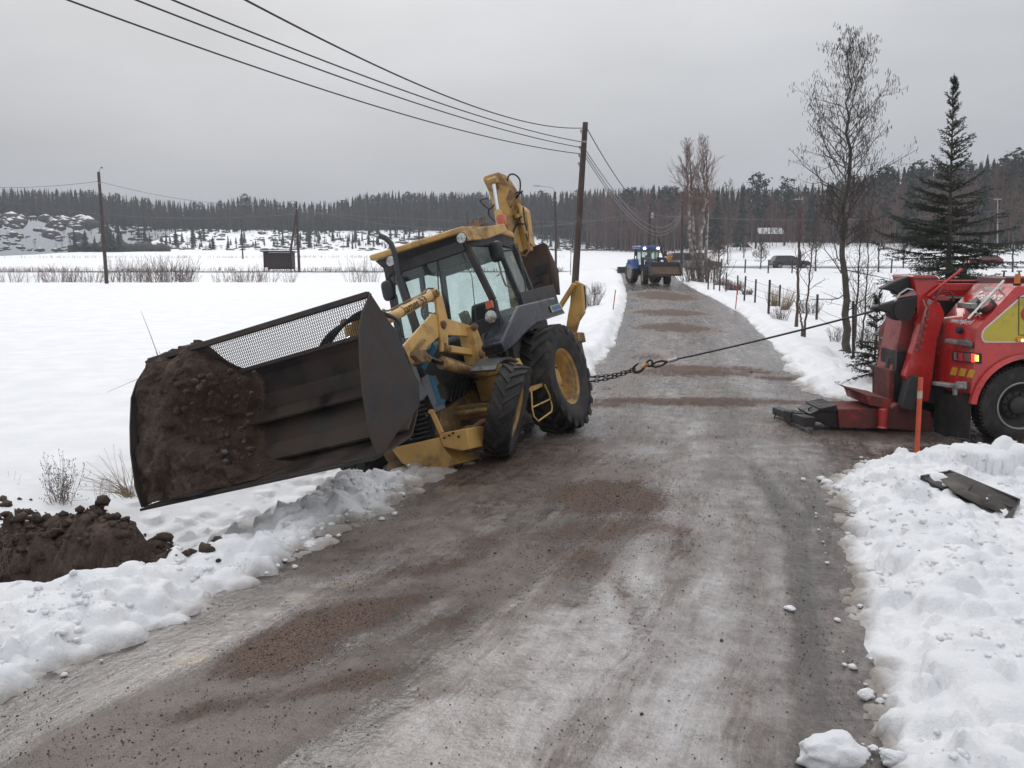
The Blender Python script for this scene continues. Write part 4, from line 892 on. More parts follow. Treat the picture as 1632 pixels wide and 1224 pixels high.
# stabiliser legs and rear frame
m = MB(); m.prism(UP(0, -1.5, (916, 447), (927, 452), (930, 498), (921, 512), (914, 538), (902, 520), (905, 500)), (-.10, 0, 0)); m.bar(U(892, 490, 0, -1.45), U(916, 452, 0, -1.45), .06, .10, (1, 0, 0)); m.build('stabiliser_leg', YEL_, bh, bevel=.012)
m = MB(); m.box((-1.55, -.85, .75), (-.95, .85, 1.3)); m.box((-1.6, -.9, 1.25), (-1.3, .9, 1.4)); m.bar((-1.45, -.75, 1.0), (-1.45, -1.0, 2.2), .12, .14); m.bar((-1.5, 0, 1.2), (-1.6, .05, 3.0), .28, .3); m.bar((-.95, .5, 1.0), (-.2, .4, .9), .2, .3); m.bar((-.95, -.5, 1.0), (-.2, -.4, .9), .2, .3); m.build('rear_frame', YELD, bh, bevel=.012)
m = MB(); m.prism(UP(0, -1.62, (924, 450), (932, 455), (934, 490), (928, 505)), (-.03, 0, 0)); m.build('stabiliser_pad', RUST, bh)
m = MB(); m.box((-1.55, .55, .60), (-1.35, .72, .80)); m.build('tow_eye', DSTEEL, bh)

# ---- soil load in the bucket
def soil_mat():
    m, nt, b = mat_new('dark_soil'); n = nnoise(nt, 5, 7, .7); n2 = nnoise(nt, 45, 5, .7)
    c = nramp(nt, nmath(nt, 'ADD', nmath(nt, 'MULTIPLY', n, .6), nmath(nt, 'MULTIPLY', n2, .4)), (.35, (.022, .014, .011)), (.5, (.066, .044, .034)), (.64, (.135, .094, .073)))
    nt.links.new(c, b.inputs['Base Color']); b.inputs['Roughness'].default_value = .8; b.inputs['Specular IOR Level'].default_value = .25
    nb = nbump(nt, nnoise(nt, 14, 6, .75), .9, .03); nb = nbump(nt, nnoise(nt, 90, 4, .7), .7, .006, nb); nt.links.new(nb, b.inputs['Normal']); return m
SOIL = soil_mat()
sl = empty('soil_load', tuple(_MB[:3, :3] @ np.array([4.4, -1.2, .3])+_MB[:3, 3]), label='dark brown soil caked in the left end of the raised bucket', cat='soil')
# surface over the bucket mouth in machine coordinates (y across, s along the mouth from lip to top)
ny_, ns_ = 170, 130; V = []; mouth = [(4.73, .19), (4.76, .45), (4.75, .75), (4.68, 1.05), (4.58, 1.30), (4.42, 1.52), (4.28, 1.70)]
mp_ = np.array(mouth); sp_s = np.linspace(0, 1, len(mouth)); back = np.array([(4.60, .205), (4.15, .30), (3.98, .52), (3.9, .8), (3.95, 1.02), (4.05, 1.22), (4.12, 1.30)])
yy = np.linspace(-1.462, .45, ny_); ss = np.linspace(0, 1, ns_); YY, SS = np.meshgrid(yy, ss)
fx = np.interp(SS, sp_s, mp_[:, 0]); fz = np.interp(SS, sp_s, mp_[:, 1]); bx_ = np.interp(SS, sp_s, back[:, 0]); bz_ = np.interp(SS, sp_s, back[:, 1])
n1 = fbm(YY*2.2+9, SS*2.6, 201, 4)+.5*np.abs(fbm(YY*3.5, SS*4, 205, 3)); n2 = fbm(YY*7, SS*8, 202, 4)+.6*np.abs(fbm(YY*11, SS*12, 206, 3))
edge = -.92-.08*np.sin(SS*5)+.50*np.exp(-((SS-.12)/.16)**2)+.12*np.exp(-((SS-.8)/.12)**2)+.18*n1
K = sstep(.40, -.16, YY-edge)*(1-.03*SS)+.07*n1*sstep(.4, 0, YY-edge)
K = np.where(YY < -1.38, np.minimum(K, .97), K)
K = K*np.interp(SS, [0, .1, .8, 1], [.92, 1.0, .97, .92])
PX = bx_+(fx-bx_)*K+sstep(.5, 0, YY-edge)*(.075*n2+.10*n1-.04); PZ = bz_+(fz-bz_)*K+.02*n2*sstep(.5, 0, YY-edge)-sstep(.45, .5, YY-edge)*.02
PX = np.where(YY-edge > .42, PX-.05, PX)+np.interp(YY, [-1.44, 1.22], [dxl, 0])
V = np.stack([PX, YY, PZ], -1).reshape(-1, 3); V = V @ _MB[:3, :3].T+_MB[:3, 3]
idx = np.arange(ny_*ns_).reshape(ns_, ny_); q = np.stack([idx[:-1, :-1], idx[:-1, 1:], idx[1:, 1:], idx[1:, :-1]], -1).reshape(-1, 4)
def world_child(name, V, q, mt, root, **k):
    Mi = np.array(root.matrix_world.inverted()) if False else np.linalg.inv(np.array(Matrix.Translation(root.location) @ root.rotation_euler.to_matrix().to_4x4()))
    return obj_np(name, V @ Mi[:3, :3].T+Mi[:3, 3], q, mt, root, smooth=True, **k)
so = world_child('soil_mass', V, q, SOIL, sl)
def clod(c, r, mt, seed, sq=(1, 1, .8), sub=3, amp=.35):
    rr = np.random.RandomState(seed); bm = bmesh.new(); bmesh.ops.create_icosphere(bm, subdivisions=sub, radius=1)
    co = np.array([v.co[:] for v in bm.verts]); fs = np.array([[v.index for v in f.verts] for f in bm.faces]); bm.free()
    o = rr.rand(3)*50; d = 1+amp*(fbm(co[:, 0]*1.6+o[0], co[:, 1]*1.6+o[1]+co[:, 2]*1.3, seed, 4)+.6*fbm(co[:, 2]*2+o[2], co[:, 0]*2+co[:, 1], seed+5, 3))
    co = co*d[:, None]*r*np.array(sq); return co+np.array(c), fs
VV, FF = [], []; nb_ = 0
rr = np.random.RandomState(5)
for k in range(260):
    t = rr.rand(); y_ = -.85+.35*rr.randn()*.7; s_ = .05+.25*rr.rand()
    if k < 24: u_, v_ = 340+rr.randn()*22, 745-rr.randn()*22-(rr.rand()*10)
    else: u_, v_ = 240+rr.rand()*160, 590+rr.rand()*200
    if v_ > 808-(u_-222)*.2275-24: continue
    p = U(u_, v_, 0, 4.72+(.02*rr.randn())); p.x -= .05+.05*rr.rand(); co, fs = clod(tuple(_MB[:3, :3] @ np.array(p)+_MB[:3, 3]), .010+.04*rr.rand()**3, SOIL, 300+k, sub=1, amp=.6)
    VV.append(co); FF.append(fs+nb_); nb_ += len(co)
world_child('soil_clod', np.concatenate(VV), np.concatenate(FF), SOIL, sl, kind='stuff')
VV, FF = [], []; nb_ = 0
for (u_, v_, r_) in ((340, 762, .035), (330, 775, .028), (360, 735, .03), (358, 720, .03), (412, 741, .012)):
    p = U(u_, v_, 0, 4.70); co, fs = clod(tuple(_MB[:3, :3] @ np.array(p)+_MB[:3, 3]), r_, SOIL, 400+u_, sub=2); VV.append(co); FF.append(fs+nb_); nb_ += len(co)
world_child('snow_clod', np.concatenate(VV), np.concatenate(FF), mat('dirty_snow', (.32, .31, .31), .7, var=.4, scale=20, dirt=(.05, .035, .03), dirt_amt=1.0, dirt_scale=14), sl, kind='stuff')
m = MB()
rr = random.Random(4)
for k in range(26):
    p = Vector(tuple(_MB[:3, :3] @ np.array(U(250+rr.random()*16, 570+rr.random()*22, 0, 4.45))+_MB[:3, 3])); d = Vector((rr.uniform(-.6, .4), rr.uniform(-.3, .3), rr.uniform(.0, 1))); L_ = rr.uniform(.03, .10)
    if k == 0: d = V3(AY(226, 488, p.y)-AY(255, 565, p.y))*1.0; L_ = 1
    if k == 1: d = V3(AY(150, 630, p.y)-AY(245, 592, p.y)); L_ = 1
    m.tube([p, p+d*L_*.5+Vector((0, 0, .01)), p+d*L_], [.004, .003, .0015], 4)
root_ = m
Mi = Matrix.Translation(sl.location).inverted(); m.v = [Mi @ p for p in m.v]
m.build('root', mat('dry_stem', (.20, .14, .09), .8, bump=0), sl, kind='stuff')
# ================================================================ the red tow truck at the right edge
RED = mat('truck_red_paint', (.47, .024, .022), .25, var=.18, scale=2.5, dirt=(.10, .05, .045), dirt_amt=.35, dirt_scale=2, bump=.04, coat=.5)
REDD = mat('truck_red_dirty', (.34, .021, .020), .38, var=.3, scale=3, dirt=(.055, .035, .032), dirt_amt=.9, dirt_scale=3, bump=.15)
YLW = mat('truck_yellow_panel', (.47, .37, .04), .3, var=.08, scale=2, bump=0, dirt=(.22, .18, .08), dirt_amt=.3)
WHT = mat('white_vinyl', (.62, .60, .58), .4, var=.1, bump=0)
GRY = mat('dull_aluminium', (.30, .30, .30), .42, .55, var=.3, scale=12, dirt=(.10, .09, .085), dirt_amt=.5)
CHR = mat('bright_bar', (.62, .60, .58), .25, .8, var=.1, bump=0)
TBLK = mat('greasy_black_steel', (.016, .016, .018), .45, .2, var=.4, scale=8, dirt=(.05, .04, .035), dirt_amt=.5)
AMB = mat('amber_lens', (.65, .22, .02), .2, bump=0, coat=.5)
P0 = AY(1556, 522, 10.25); XR = float(P0[0])
tt = empty('tow_truck', (XR+1.2, 11.5, 0), label='red and yellow tow truck reversed up to the road with crane head and underlift out', cat='tow truck')
_TO = Vector((XR+1.2, 11.5, 0))
def tb(m, name, mt, parent=tt, **k):
    m.v = [p-_TO for p in m.v]; return m.build(name, mt, parent, **k)
def YP(y, *px): return [V3(AY(u, v, y)) for u, v in px]
def XP(x, *px): return [V3(AX(u, v, x)) for u, v in px]
ptop = AY(1620, 456, 10.25); xt, zt = float(ptop[0]), float(ptop[2]); zc = float(P0[2]); zb = float(AY(1553, 628, 10.25)[2])
wc = AY(1622, 646, 10.35); wcx, wcz = float(wc[0]), .50
ar = .60
def cabinet(y0, y1, name, face):
    """side cabinet: profile in x-z with a wheel arch, extruded from y0 to y1"""
    P = [(XR, zb), (XR, zc-.03), (XR+.02, zc), (xt-.02, zt-.02), (xt+.03, zt), (wcx+3.0, zt), (wcx+3.0, .62)]
    for wx in (wcx+1.32, wcx):
        for k in range(17):
            t = math.radians(-2+k*11.5); P.append((max(wx+ar*math.cos(t), XR+.035), max(wcz+ar*math.sin(t), .50)))
    P = [p for p in P if not (abs(p[1]-.5) < 1e-6)]
    P.append((XR+.06, zb))
    m = MB(); m.prism([(x, y0, z) for x, z in P], (0, y1-y0, 0)); return tb(m, name, RED, bevel=.03, seg=3)
cab1 = cabinet(10.25, 11.17, 'side_cabinet', 0); cab2 = cabinet(12.0, 12.78, 'side_cabinet', 1)
# wheel arch lips
for wx in (wcx, wcx+1.32):
    m = MB(); pts = []
    for k in range(19):
        t = math.radians(4+k*9.6)
        if wx > wcx and k > 14 or wx == wcx and k < 4: continue
        pts.append((wx+ar*math.cos(t), wcz+ar*math.sin(t)))
    for (x0, z0), (x1, z1) in zip(pts[:-1], pts[1:]):
        c0 = 1+.055/ar; f_ = lambda x, z: (wx+(x-wx)*c0, wcz+(z-wcz)*c0)
        a_, b_ = f_(x0, z0), f_(x1, z1)
        m.hexa([(x0, 10.19, z0), (x1, 10.19, z1), (b_[0], 10.22, b_[1]), (a_[0], 10.22, a_[1])], [(x0, 10.28, z0), (x1, 10.28, z1), (b_[0], 10.28, b_[1]), (a_[0], 10.28, a_[1])])
    tb(m, 'wheel_arch', RED, ang=60)
m = MB(); m.box((XR+.3, 10.5, .55), (wcx+3, 12.6, .95)); m.box((XR+.35, 11.17, .5), (wcx+3, 12.0, 1.35)); tb(m, 'chassis', TBLK, split=True)
m = MB(); m.box((XR+.05, 11.0, .35), (XR+.5, 12.2, 1.35)); tb(m, 'rear_crossmember', TBLK)
m = MB(); m.box((wcx+3, 10.28, .5), (wcx+4.6, 12.75, 2.9)); tb(m, 'cab_back', RED, bevel=.06)
# wheels
TRM = mat('truck_rim_dirty', (.075, .072, .070), .6, .3, var=.3, dirt=(.05, .045, .04), dirt_amt=.8)
def twheel(x, y, side):
    t = empty('wheel', (x-_TO.x, y-_TO.y, wcz)); t.parent = tt; s_ = side; R_ = .50; rm = .285
    m = MB(); m.lathe([(rm, -.13), (rm+.06, -.145), (.44, -.15), (.485, -.13), (.50, -.10), (.502, 0), (.50, .10), (.485, .13), (.44, .15), (rm+.06, .145), (rm, .13), (rm-.02, 0), (rm, -.13)], 48)
    for k in range(60):
        a = k*math.pi/30
        for yy in (-.09, 0, .09): m.bar((.497*math.cos(a), yy-.035, .497*math.sin(a)), (.497*math.cos(a+.03), yy+.035, .497*math.sin(a+.03)), .018, .02, (math.cos(a), 0, math.sin(a)))
    m.build('tyre', RUB, t)
    m = MB(); m.lathe([(rm+.012, .14*s_), (rm+.015, .125*s_), (rm-.012, .12*s_), (rm-.02, .02*s_), (rm-.06, -.02*s_), (.20, -.03*s_), (.17, .0*s_), (.165, .03*s_), (.11, .035*s_), (.105, .10*s_), (.08, .115*s_), (.001, .118*s_)], 40)
    rimo = m.build('rim', TRM, t)
    m = MB(); m.lathe([(rm+.014, .142*s_), (rm+.002, .147*s_), (rm-.010, .140*s_)], 40); m.build('rim_edge', mat('rim_edge_metal', (.30, .29, .28), .5, .5, bump=0), t)
    for k in range(10):
        m = MB(); a = k*math.pi/5; m.disc((.14*math.cos(a), .045*s_, .14*math.sin(a)), (0, 1, 0), .016, .035, 6); m.build('wheel_nut', TBLK, t)
twheel(wcx, 10.42, -1); twheel(wcx+1.32, 10.42, -1); twheel(wcx, 12.6, 1); twheel(wcx+1.32, 12.6, 1)
# side panel
yp = [(1570, 546), (1566, 543), (1564, 537), (1565, 529), (1569, 523), (1626, 473), (1634, 469), (1900, 469), (1900, 546)]
m = MB(); m.prism(YP(10.243, *yp), (0, .005, 0)); tb(m, 'panel_border', WHT, smooth=False)
yp2 = [(1572, 544), (1568, 541), (1567, 536), (1568, 530), (1571, 525), (1627, 476), (1635, 472), (1900, 472), (1900, 544)]
m = MB(); m.prism(YP(10.238, *yp2), (0, .004, 0)); tb(m, 'yellow_panel', YLW, smooth=False)
m = MB()
for a_, b_ in (((1624, 474), (1623.5, 534)), ((1623.5, 534), (1720, 534)), ((1624, 474), (1720, 474))): m.bar(YP(10.236, a_)[0], YP(10.236, b_)[0], .006, .008)
tb(m, 'locker_outline', TBLK, split=True)
c = YP(10.232, (1641, 500))[0]; m = MB(); m.disc(c, (0, 1, 0), .10, .006, 32); tb(m, 'emblem_disc', mat('emblem_red', (.33, .03, .02), .4, bump=0))
m = MB(); c = YP(10.22, (1628, 542))[0]; m.box((c.x-.06, 10.20, c.z-.022), (c.x+.06, 10.245, c.z+.022)); sm_ = tb(m, 'side_marker', AMB, bevel=.008)
m = MB(); m.sphere(V3((c.x, 10.20, c.z)), .016, 2); m.v = [p-_TO for p in m.v]; m.build('bulb', glow('amber_glow', (1, .55, .12), 6), sm_)
# rear face fittings (x = XR plane)
def rx(x, pts, dx, name, mt, parent=tt, **k):
    m = MB(); m.prism(XP(x, *pts), (dx, 0, 0)); return tb(m, name, mt, parent, **k)
lt = rx(XR-.04, ((1517, 559), (1560, 563), (1560, 580), (1517, 575)), .04, 'tail_light', TBLK, bevel=.008)
rx(XR-.05, ((1520, 561), (1524, 561.4), (1524, 574), (1520, 573.5)), .012, 'reverse_lens', LENS, lt)
rx(XR-.05, ((1527, 561.7), (1534, 562.4), (1534, 575.5), (1527, 574.7)), .012, 'stop_lens', mat('red_lens', (.5, .02, .04), .2, bump=0, coat=.5), lt)
rx(XR-.05, ((1536, 562.6), (1546, 563.6), (1546, 577), (1536, 575.6)), .012, 'fog_lens', mat('dark_red_lens', (.13, .02, .02), .25, bump=0), lt)
rx(XR-.052, ((1547.5, 563.6), (1552.5, 564.2), (1552.5, 577.6), (1547.5, 577)), .014, 'tail_lens', glow('red_glow', (1, .03, .03), 1.5, (.4, .01, .01)), lt)
rx(XR-.055, ((1553.5, 565.5), (1558, 566.5), (1558, 576), (1553.5, 575.5)), .014, 'indicator_lens', glow('indicator_glow', (1, .45, .06), 3.0, (.6, .3, .05)), lt)
for a_ in (((1518, 585), (1526.5, 586.5), (1523, 598.5), (1513.5, 597)), ((1531, 586.5), (1540.5, 588), (1537, 600), (1527, 598.5)), ((1545.5, 588.5), (1554, 590), (1549.5, 602.5), (1540, 601))):
    rx(XR-.006, a_, .005, 'yellow_sticker', mat('sticker_yellow', (.62, .36, .03), .45, bump=0, var=.2, scale=20), smooth=False)
m = MB(); c = XP(XR-.03, (1529, 526))[0]; m.disc(c, (1, 0, 0), .045, .06, 18); tb(m, 'socket_cap', mat('dark_blue_cap', (.012, .022, .04), .4, bump=0), bevel=.006)
m = MB(); a_, b_ = XP(XR-.08, (1511, 543), (1528, 546)); m.bar(a_, b_, .10, .055); tb(m, 'latch_handle', GRY, bevel=.015)
m = MB(); a_, b_ = XP(XR-.05, (1527, 546), (1547, 548)); m.bar(a_, b_, .06, .07); m.bar(XP(XR-.03, (1541, 540))[0], XP(XR-.03, (1547, 556))[0], .03, .04); tb(m, 'latch_body', mat('latch_grey', (.13, .12, .12), .5, .3), bevel=.01)
m = MB(); a_, b_ = XP(XR-.20, (1493, 611), (1528, 616)); m.bar(a_, b_, .12, .05); m.bar(XP(XR-.1, (1525, 614))[0], XP(XR-.02, (1542, 614))[0], .08, .09); m.bar(XP(XR-.12, (1522, 616))[0], XP(XR-.12, (1522, 630))[0], .05, .05); tb(m, 'rear_step', GRY, bevel=.01)
m = MB(); m.prism(XP(XR+.02, (1489, 628), (1546, 628), (1546, 700), (1489, 692)), (.012, 0, 0)); tb(m, 'mudflap', RUB)
# slanted face fittings: plane through the top edge of the cabinet
A0 = Vector((XR+.02, 10.25, zc)); sl_ = Vector((xt-.02-XR-.02, 0, zt-.02-zc)).normalized(); ny = Vector((0, 1, 0)); nrm = Vector((-sl_.z, 0, sl_.x))
def SP(u, v, off=0.0):
    r = V3(ray(u, v)); o = V3(_C); p0 = A0+nrm*off; t = (p0-o).dot(nrm)/r.dot(nrm); return o+r*t
M_ = frame_M(SP(1545.5, 480.0, .004), SP(1590, 481.5, .004)-SP(1545.5, 480.0, .004), sl_)
Mo = Matrix.Translation(-_TO)
w_ = (SP(1594, 480, 0)-SP(1549, 480, 0)).length
text_obj('lettering', 'Frejborg', WHT, .24, Mo @ M_, tt, extrude=.001, shear=.35, sx=w_/.82, bold=.004)
# swash under the script name
m = MB(); m.tube([SP(1545, 479, .004), SP(1551, 478, .004), SP(1559, 470, .004), SP(1563, 467, .004)], .007, 5); m.tube([SP(1558, 479, .004), SP(1564, 478, .004), SP(1572, 469, .004)], .006, 5); m.tube([SP(1580, 479, .004), SP(1586, 477, .004), SP(1593, 469, .004)], .006, 5); tb(m, 'lettering_swash', WHT, split=True)
M_ = frame_M(SP(1565, 462.5, .004), SP(1600, 463.5, .004)-SP(1565, 462.5, .004), sl_)
text_obj('lettering', 'Hinauspalvelu', mat('grey_vinyl', (.42, .40, .42), .5, bump=0), .115, Mo @ M_, tt, extrude=.001, sx=(SP(1601, 462, 0)-SP(1565, 462, 0)).length/.74, bold=.002)
M_ = frame_M(SP(1514, 513.5, .004), SP(1549, 517, .004)-SP(1514, 513.5, .004), sl_)
text_obj('lettering', 'www.frejborg.fi', WHT, .105, Mo @ M_, tt, extrude=.001, shear=.2, sx=(SP(1550, 515, 0)-SP(1513, 515, 0)).length/.68, bold=.002)
m = MB(); m.tube([SP(1543, 508, .20), SP(1600, 447, .20)], .014, 10); m.tube([SP(1590, 460, .20), SP(1600, 470, .02)], .012, 8); m.tube([SP(1555, 497, .20), SP(1563, 506, .02)], .012, 8); tb(m, 'grab_bar', CHR)
m = MB(); m.bar(SP(1529, 486, .14), SP(1554, 488, .14), .07, .07); tb(m, 'tee_lever', GRY, bevel=.012)
m = MB(); m.bar(SP(1546, 488, .12), SP(1556, 499, .04), .09, .09); m.disc(SP(1572, 487, .05), nrm, .10, .08, 16); m.disc(SP(1551, 485, .04), nrm, .09, .06, 16); m.bar(SP(1560, 492, .04), SP(1580, 484, .04), .12, .06); tb(m, 'lever_base', mat('greasy_grey', (.06, .055, .055), .5, .3), bevel=.012)
m = MB(); m.disc(SP(1574, 487, .10), nrm, .045, .05, 14); tb(m, 'lever_knob', REDD)
# bed rail, winch cover, beacons
m = MB(); a_ = YP(12.0, (1490, 457)); m.box((xt-.5, 11.22, zt-.10), (xt+3, 11.30, zt)); m.box((xt-.5, 12.0, zt-.08), (xt+3, 12.08, zt+.02)); m.box((xt-.55, 11.2, zt-.35), (xt-.48, 12.05, zt-.2)); tb(m, 'bed_rail', RED, bevel=.01, split=True)
m = MB(); m.box((xt-.4, 11.3, 1.3), (xt+3, 12.0, zt-.2)); tb(m, 'bed_well', TBLK)
m = MB(); a_, b_ = YP(11.6, (1583, 441), (1577, 460)); m.prism([V3((a_.x, 11.3, a_.z)), V3((a_.x+2.5, 11.3, a_.z)), V3((a_.x+2.5, 11.3, zt-.1)), V3((b_.x, 11.3, zt-.1))], (0, .7, 0)); tb(m, 'winch_cover', mat('maroon_paint', (.10, .012, .018), .4, var=.25), bevel=.015)
for u_ in (1600, 1624):
    m = MB(); c = YP(11.6, (u_, 438))[0]; m.tube([c-Vector((0, 0, .05)), c+Vector((0, 0, .04))], .012, 8); m.disc(c+Vector((0, 0, .05)), (0, 0, 1), .035, .015, 12); tb(m, 'tie_down_stud', TBLK)
m = MB(); c = YP(10.5, (1621, 452))[0]; m.lathe([(.001, .12), (.032, .118), (.034, .03), (.036, .0)], 16, Matrix.Translation(c) @ Matrix.Rotation(math.pi/2, 4, 'X')); bq = tb(m, 'amber_beacon', AMB)
m = MB(); m.disc(c-Vector((0, 0, .015)), (0, 0, 1), .045, .035, 16); tb(m, 'beacon_base', TBLK, bq)
# ---- mast: two holed legs, boom between, plus side cheeks
def leg(y, near):
    m = MB()
    if near:
        m.prism(YP(y, (1480, 476), (1498, 483), (1506, 500), (1494, 545), (1487, 600), (1481, 640), (1462, 640), (1443, 600), (1459, 548), (1472, 500)), (0, .16, 0))
    else:
        m.prism(YP(y, (1420, 507), (1432, 510), (1425, 560), (1417, 590), (1404, 600), (1406, 560), (1408, 525)), (0, .16, 0))
    return tb(m, 'mast_leg', RED if near else REDD, bevel=.012)
l1 = leg(11.0, True); l2 = leg(12.05, False)
hole = mat('hole_rim_pink', (.30, .09, .09), .5, var=.4, bump=0)
for i in range(13):
    t = i/12; u_ = 1477.5-16*t; v_ = 492+66*t
    c = YP(10.985, (u_+(4 if i % 2 else -1), v_))[0]; m = MB(); m.disc(c, (0, 1, 0), .020, .02, 12); m.v = [p-_TO for p in m.v]; m.build('rivet', hole, l1)
for i in range(8):
    t = i/7; c = YP(12.03, (1424-7*t+(2 if i % 2 else -2), 515+42*t))[0]; m = MB(); m.disc(c, (0, 1, 0), .020, .02, 12); m.v = [p-_TO for p in m.v]; m.build('rivet', hole, l2)
m = MB(); m.prism(YP(11.3, (1440, 500), (1462, 500), (1450, 560), (1441, 598), (1420, 598), (1428, 560)), (0, .5, 0)); tb(m, 'boom_back', mat('faded_red', (.30, .055, .050), .35, var=.15, dirt=(.08, .05, .045), dirt_amt=.4), bevel=.015)
m = MB(); m.bar(YP(11.05, (1455, 598))[0], YP(11.05, (1443, 652))[0], .16, .20, (0, 1, 0)); tb(m, 'leg_sleeve', BLK, bevel=.012)
m = MB(); m.bar(YP(12.1, (1408, 592))[0], YP(12.1, (1402, 632))[0], .12, .13, (0, 1, 0)); tb(m, 'leg_sleeve', BLK, bevel=.012)
m = MB(); m.bar(YP(12.08, (1411, 572))[0], YP(12.08, (1409, 594))[0], .11, .10, (0, 1, 0)); tb(m, 'leg_joint', REDD, bevel=.01)
m = MB(); m.prism(YP(11.25, (1418, 590), (1440, 590), (1434, 655), (1416, 655)), (0, .5, 0)); tb(m, 'lift_slide', REDD, bevel=.01)
m = MB(); m.tube([YP(11.45, (1430, 572))[0], YP(11.45, (1424, 610))[0]], .13, 16); tb(m, 'lift_cylinder', TBLK)
m = MB(); m.prism(YP(11.2, (1430, 560), (1478, 560), (1470, 655), (1425, 655)), (0, .5, 0)); tb(m, 'mast_inner', TBLK)
# head
hd_ = MB(); hd_.prism(YP(11.15, (1455, 441), (1457, 439), (1492, 439), (1496, 442), (1492, 470), (1488, 484), (1474, 520), (1462, 520), (1462, 470)), (0, .62, 0)); hdo = tb(hd_, 'crane_head', RED, bevel=.02, seg=3)
m = MB(); m.prism(YP(11.13, (1456, 443), (1495, 443), (1495, 446), (1456, 446)), (0, -.012, 0)); m.v = [p-_TO for p in m.v]; m.build('head_rib', REDD, hdo)
m = MB(); m.prism(YP(11.25, (1405, 460), (1424, 450), (1448, 440), (1457, 440), (1457, 452), (1452, 464), (1440, 471), (1428, 470), (1425, 464), (1412, 462)), (0, .16, 0)); tb(m, 'cable_guide', TBLK, bevel=.02, seg=3, label='upper black cable guide')
m = MB(); m.prism(YP(11.15, (1396, 489), (1408, 485), (1422, 482), (1444, 475), (1462, 472), (1463, 488), (1450, 503), (1440, 510), (1430, 511), (1421, 507), (1418, 499), (1397, 494)), (0, .17, 0)); cg = tb(m, 'cable_guide', TBLK, bevel=.02, seg=3, label='lower black cable guide')
m = MB(); c = YP(11.23, (1436, 494))[0]; m.disc(c, (0, 1, 0), .14, .20, 24); m.v = [p-_TO for p in m.v]; m.build('sheave', TBLK, cg)
m = MB(); m.tube(YP(11.2, (1425, 483), (1434, 468), (1446, 460), (1455, 462)), .014, 6); tb(m, 'guide_chain', CHR)
m = MB(); m.tube(YP(11.2, (1407, 459), (1402, 466), (1401, 478), (1402, 500)), .010, 6); tb(m, 'cable_loop', TBLK)
m = MB(); m.tube([YP(11.1, (1533, 429))[0], YP(11.1, (1478, 472))[0]], .018, 8); tb(m, 'stay_rod', RED)
m = MB(); m.tube(YP(11.0, (1491, 485), (1492, 473), (1498, 466), (1512, 465), (1518, 469), (1520, 480)), .014, 8); tb(m, 'hose_hoop', REDD)
m = MB(); m.prism(YP(11.12, (1483, 473), (1503, 470), (1514, 479), (1488, 479)), (0, -.03, 0)); m.prism(YP(11.12, (1492, 470), (1500, 457), (1504, 457), (1498, 470)), (0, .2, 0)); tb(m, 'red_bracket', mat('pale_red', (.42, .10, .09), .4, bump=0), bevel=.01)
m = MB(); m.tube(YP(10.98, (1471, 478), (1476, 490), (1466, 540), (1460, 560)), .008, 6); m.disc(YP(10.97, (1481, 482))[0], (0, 1, 0), .03, .02, 10); tb(m, 'hydraulic_pipe', GRY)
m = MB()
rr = random.Random(9)
for k in range(9):
    u_ = 1404+rr.random()*22; v_ = 545+rr.random()*20; a_ = YP(12.0, (u_, v_))[0]; b_ = YP(11.8, (u_+rr.uniform(-12, 14), v_+rr.uniform(6, 26)))[0]; m.tube([a_, (a_+b_)/2+Vector((rr.uniform(-.08, .08), 0, .04)), b_], .014, 6)
m.prism(YP(11.95, (1406, 540), (1414, 536), (1421, 552), (1414, 560)), (0, .1, 0)); tb(m, 'hydraulic_hose', HOSE, split=True)
m = MB(); m.bar(YP(12.5, (1387, 592))[0], YP(12.5, (1404, 594))[0], .12, .05); m.bar(YP(12.5, (1397, 531))[0], YP(12.5, (1407, 531))[0], .1, .05); tb(m, 'far_step', GRY, bevel=.008, split=True)
m = MB(); m.prism(YP(12.4, (1392, 600), (1408, 600), (1408, 634), (1392, 634)), (0, .04, 0)); m.disc(YP(12.4, (1397, 585))[0], (0, 1, 0), .07, .12, 14); tb(m, 'far_mudflap', TBLK)
# ---- underlift
m = MB(); m.prism(YP(11.1, (1336, 652), (1422, 651), (1430, 643), (1464, 650), (1484, 657), (1488, 690), (1420, 684), (1338, 682)), (0, .62, 0)); tb(m, 'underlift_beam', REDD, bevel=.012)
m = MB(); m.lathe([(.001, .14), (.05, .14), (.065, .12), (.058, -.10), (.075, -.12), (.001, -.12)], 18, Matrix.Translation(YP(11.02, (1407, 667))[0]) @ Matrix.Rotation(math.pi/2, 4, 'X')); tb(m, 'pivot_post', RED)
m = MB(); m.prism(YP(11.05, (1367, 624), (1381, 629), (1420, 637), (1420, 652), (1385, 646), (1380, 632)), (0, .75, 0)); tb(m, 'guard_plate', REDD, bevel=.006)
m = MB(); m.prism(YP(11.15, (1290, 660), (1305, 653), (1322, 648), (1339, 653), (1339, 683), (1316, 678), (1296, 668)), (0, .5, 0)); tb(m, 'extension_sleeve', TBLK, bevel=.01)
for k in range(4):
    m = MB(); m.prism(YP(11.12, (1306+k*7, 651-k*1.4), (1313+k*7, 650-k*1.4), (1314+k*7, 656), (1307+k*7, 656)), (0, .55, 0)); tb(m, 'sleeve_rib', TBLK, bevel=.006)
m = MB(); m.bar(YP(11.4, (1265, 663))[0], YP(11.4, (1305, 664))[0], .16, .12); tb(m, 'inner_beam', TBLK, bevel=.008)
T1, T2 = V3(AY(1237, 654, 12.15)), V3(AY(1291, 673, 11.0))
m = MB(); m.bar(T1, T2, .12, .11); tb(m, 'cross_bar', BLK, bevel=.012)
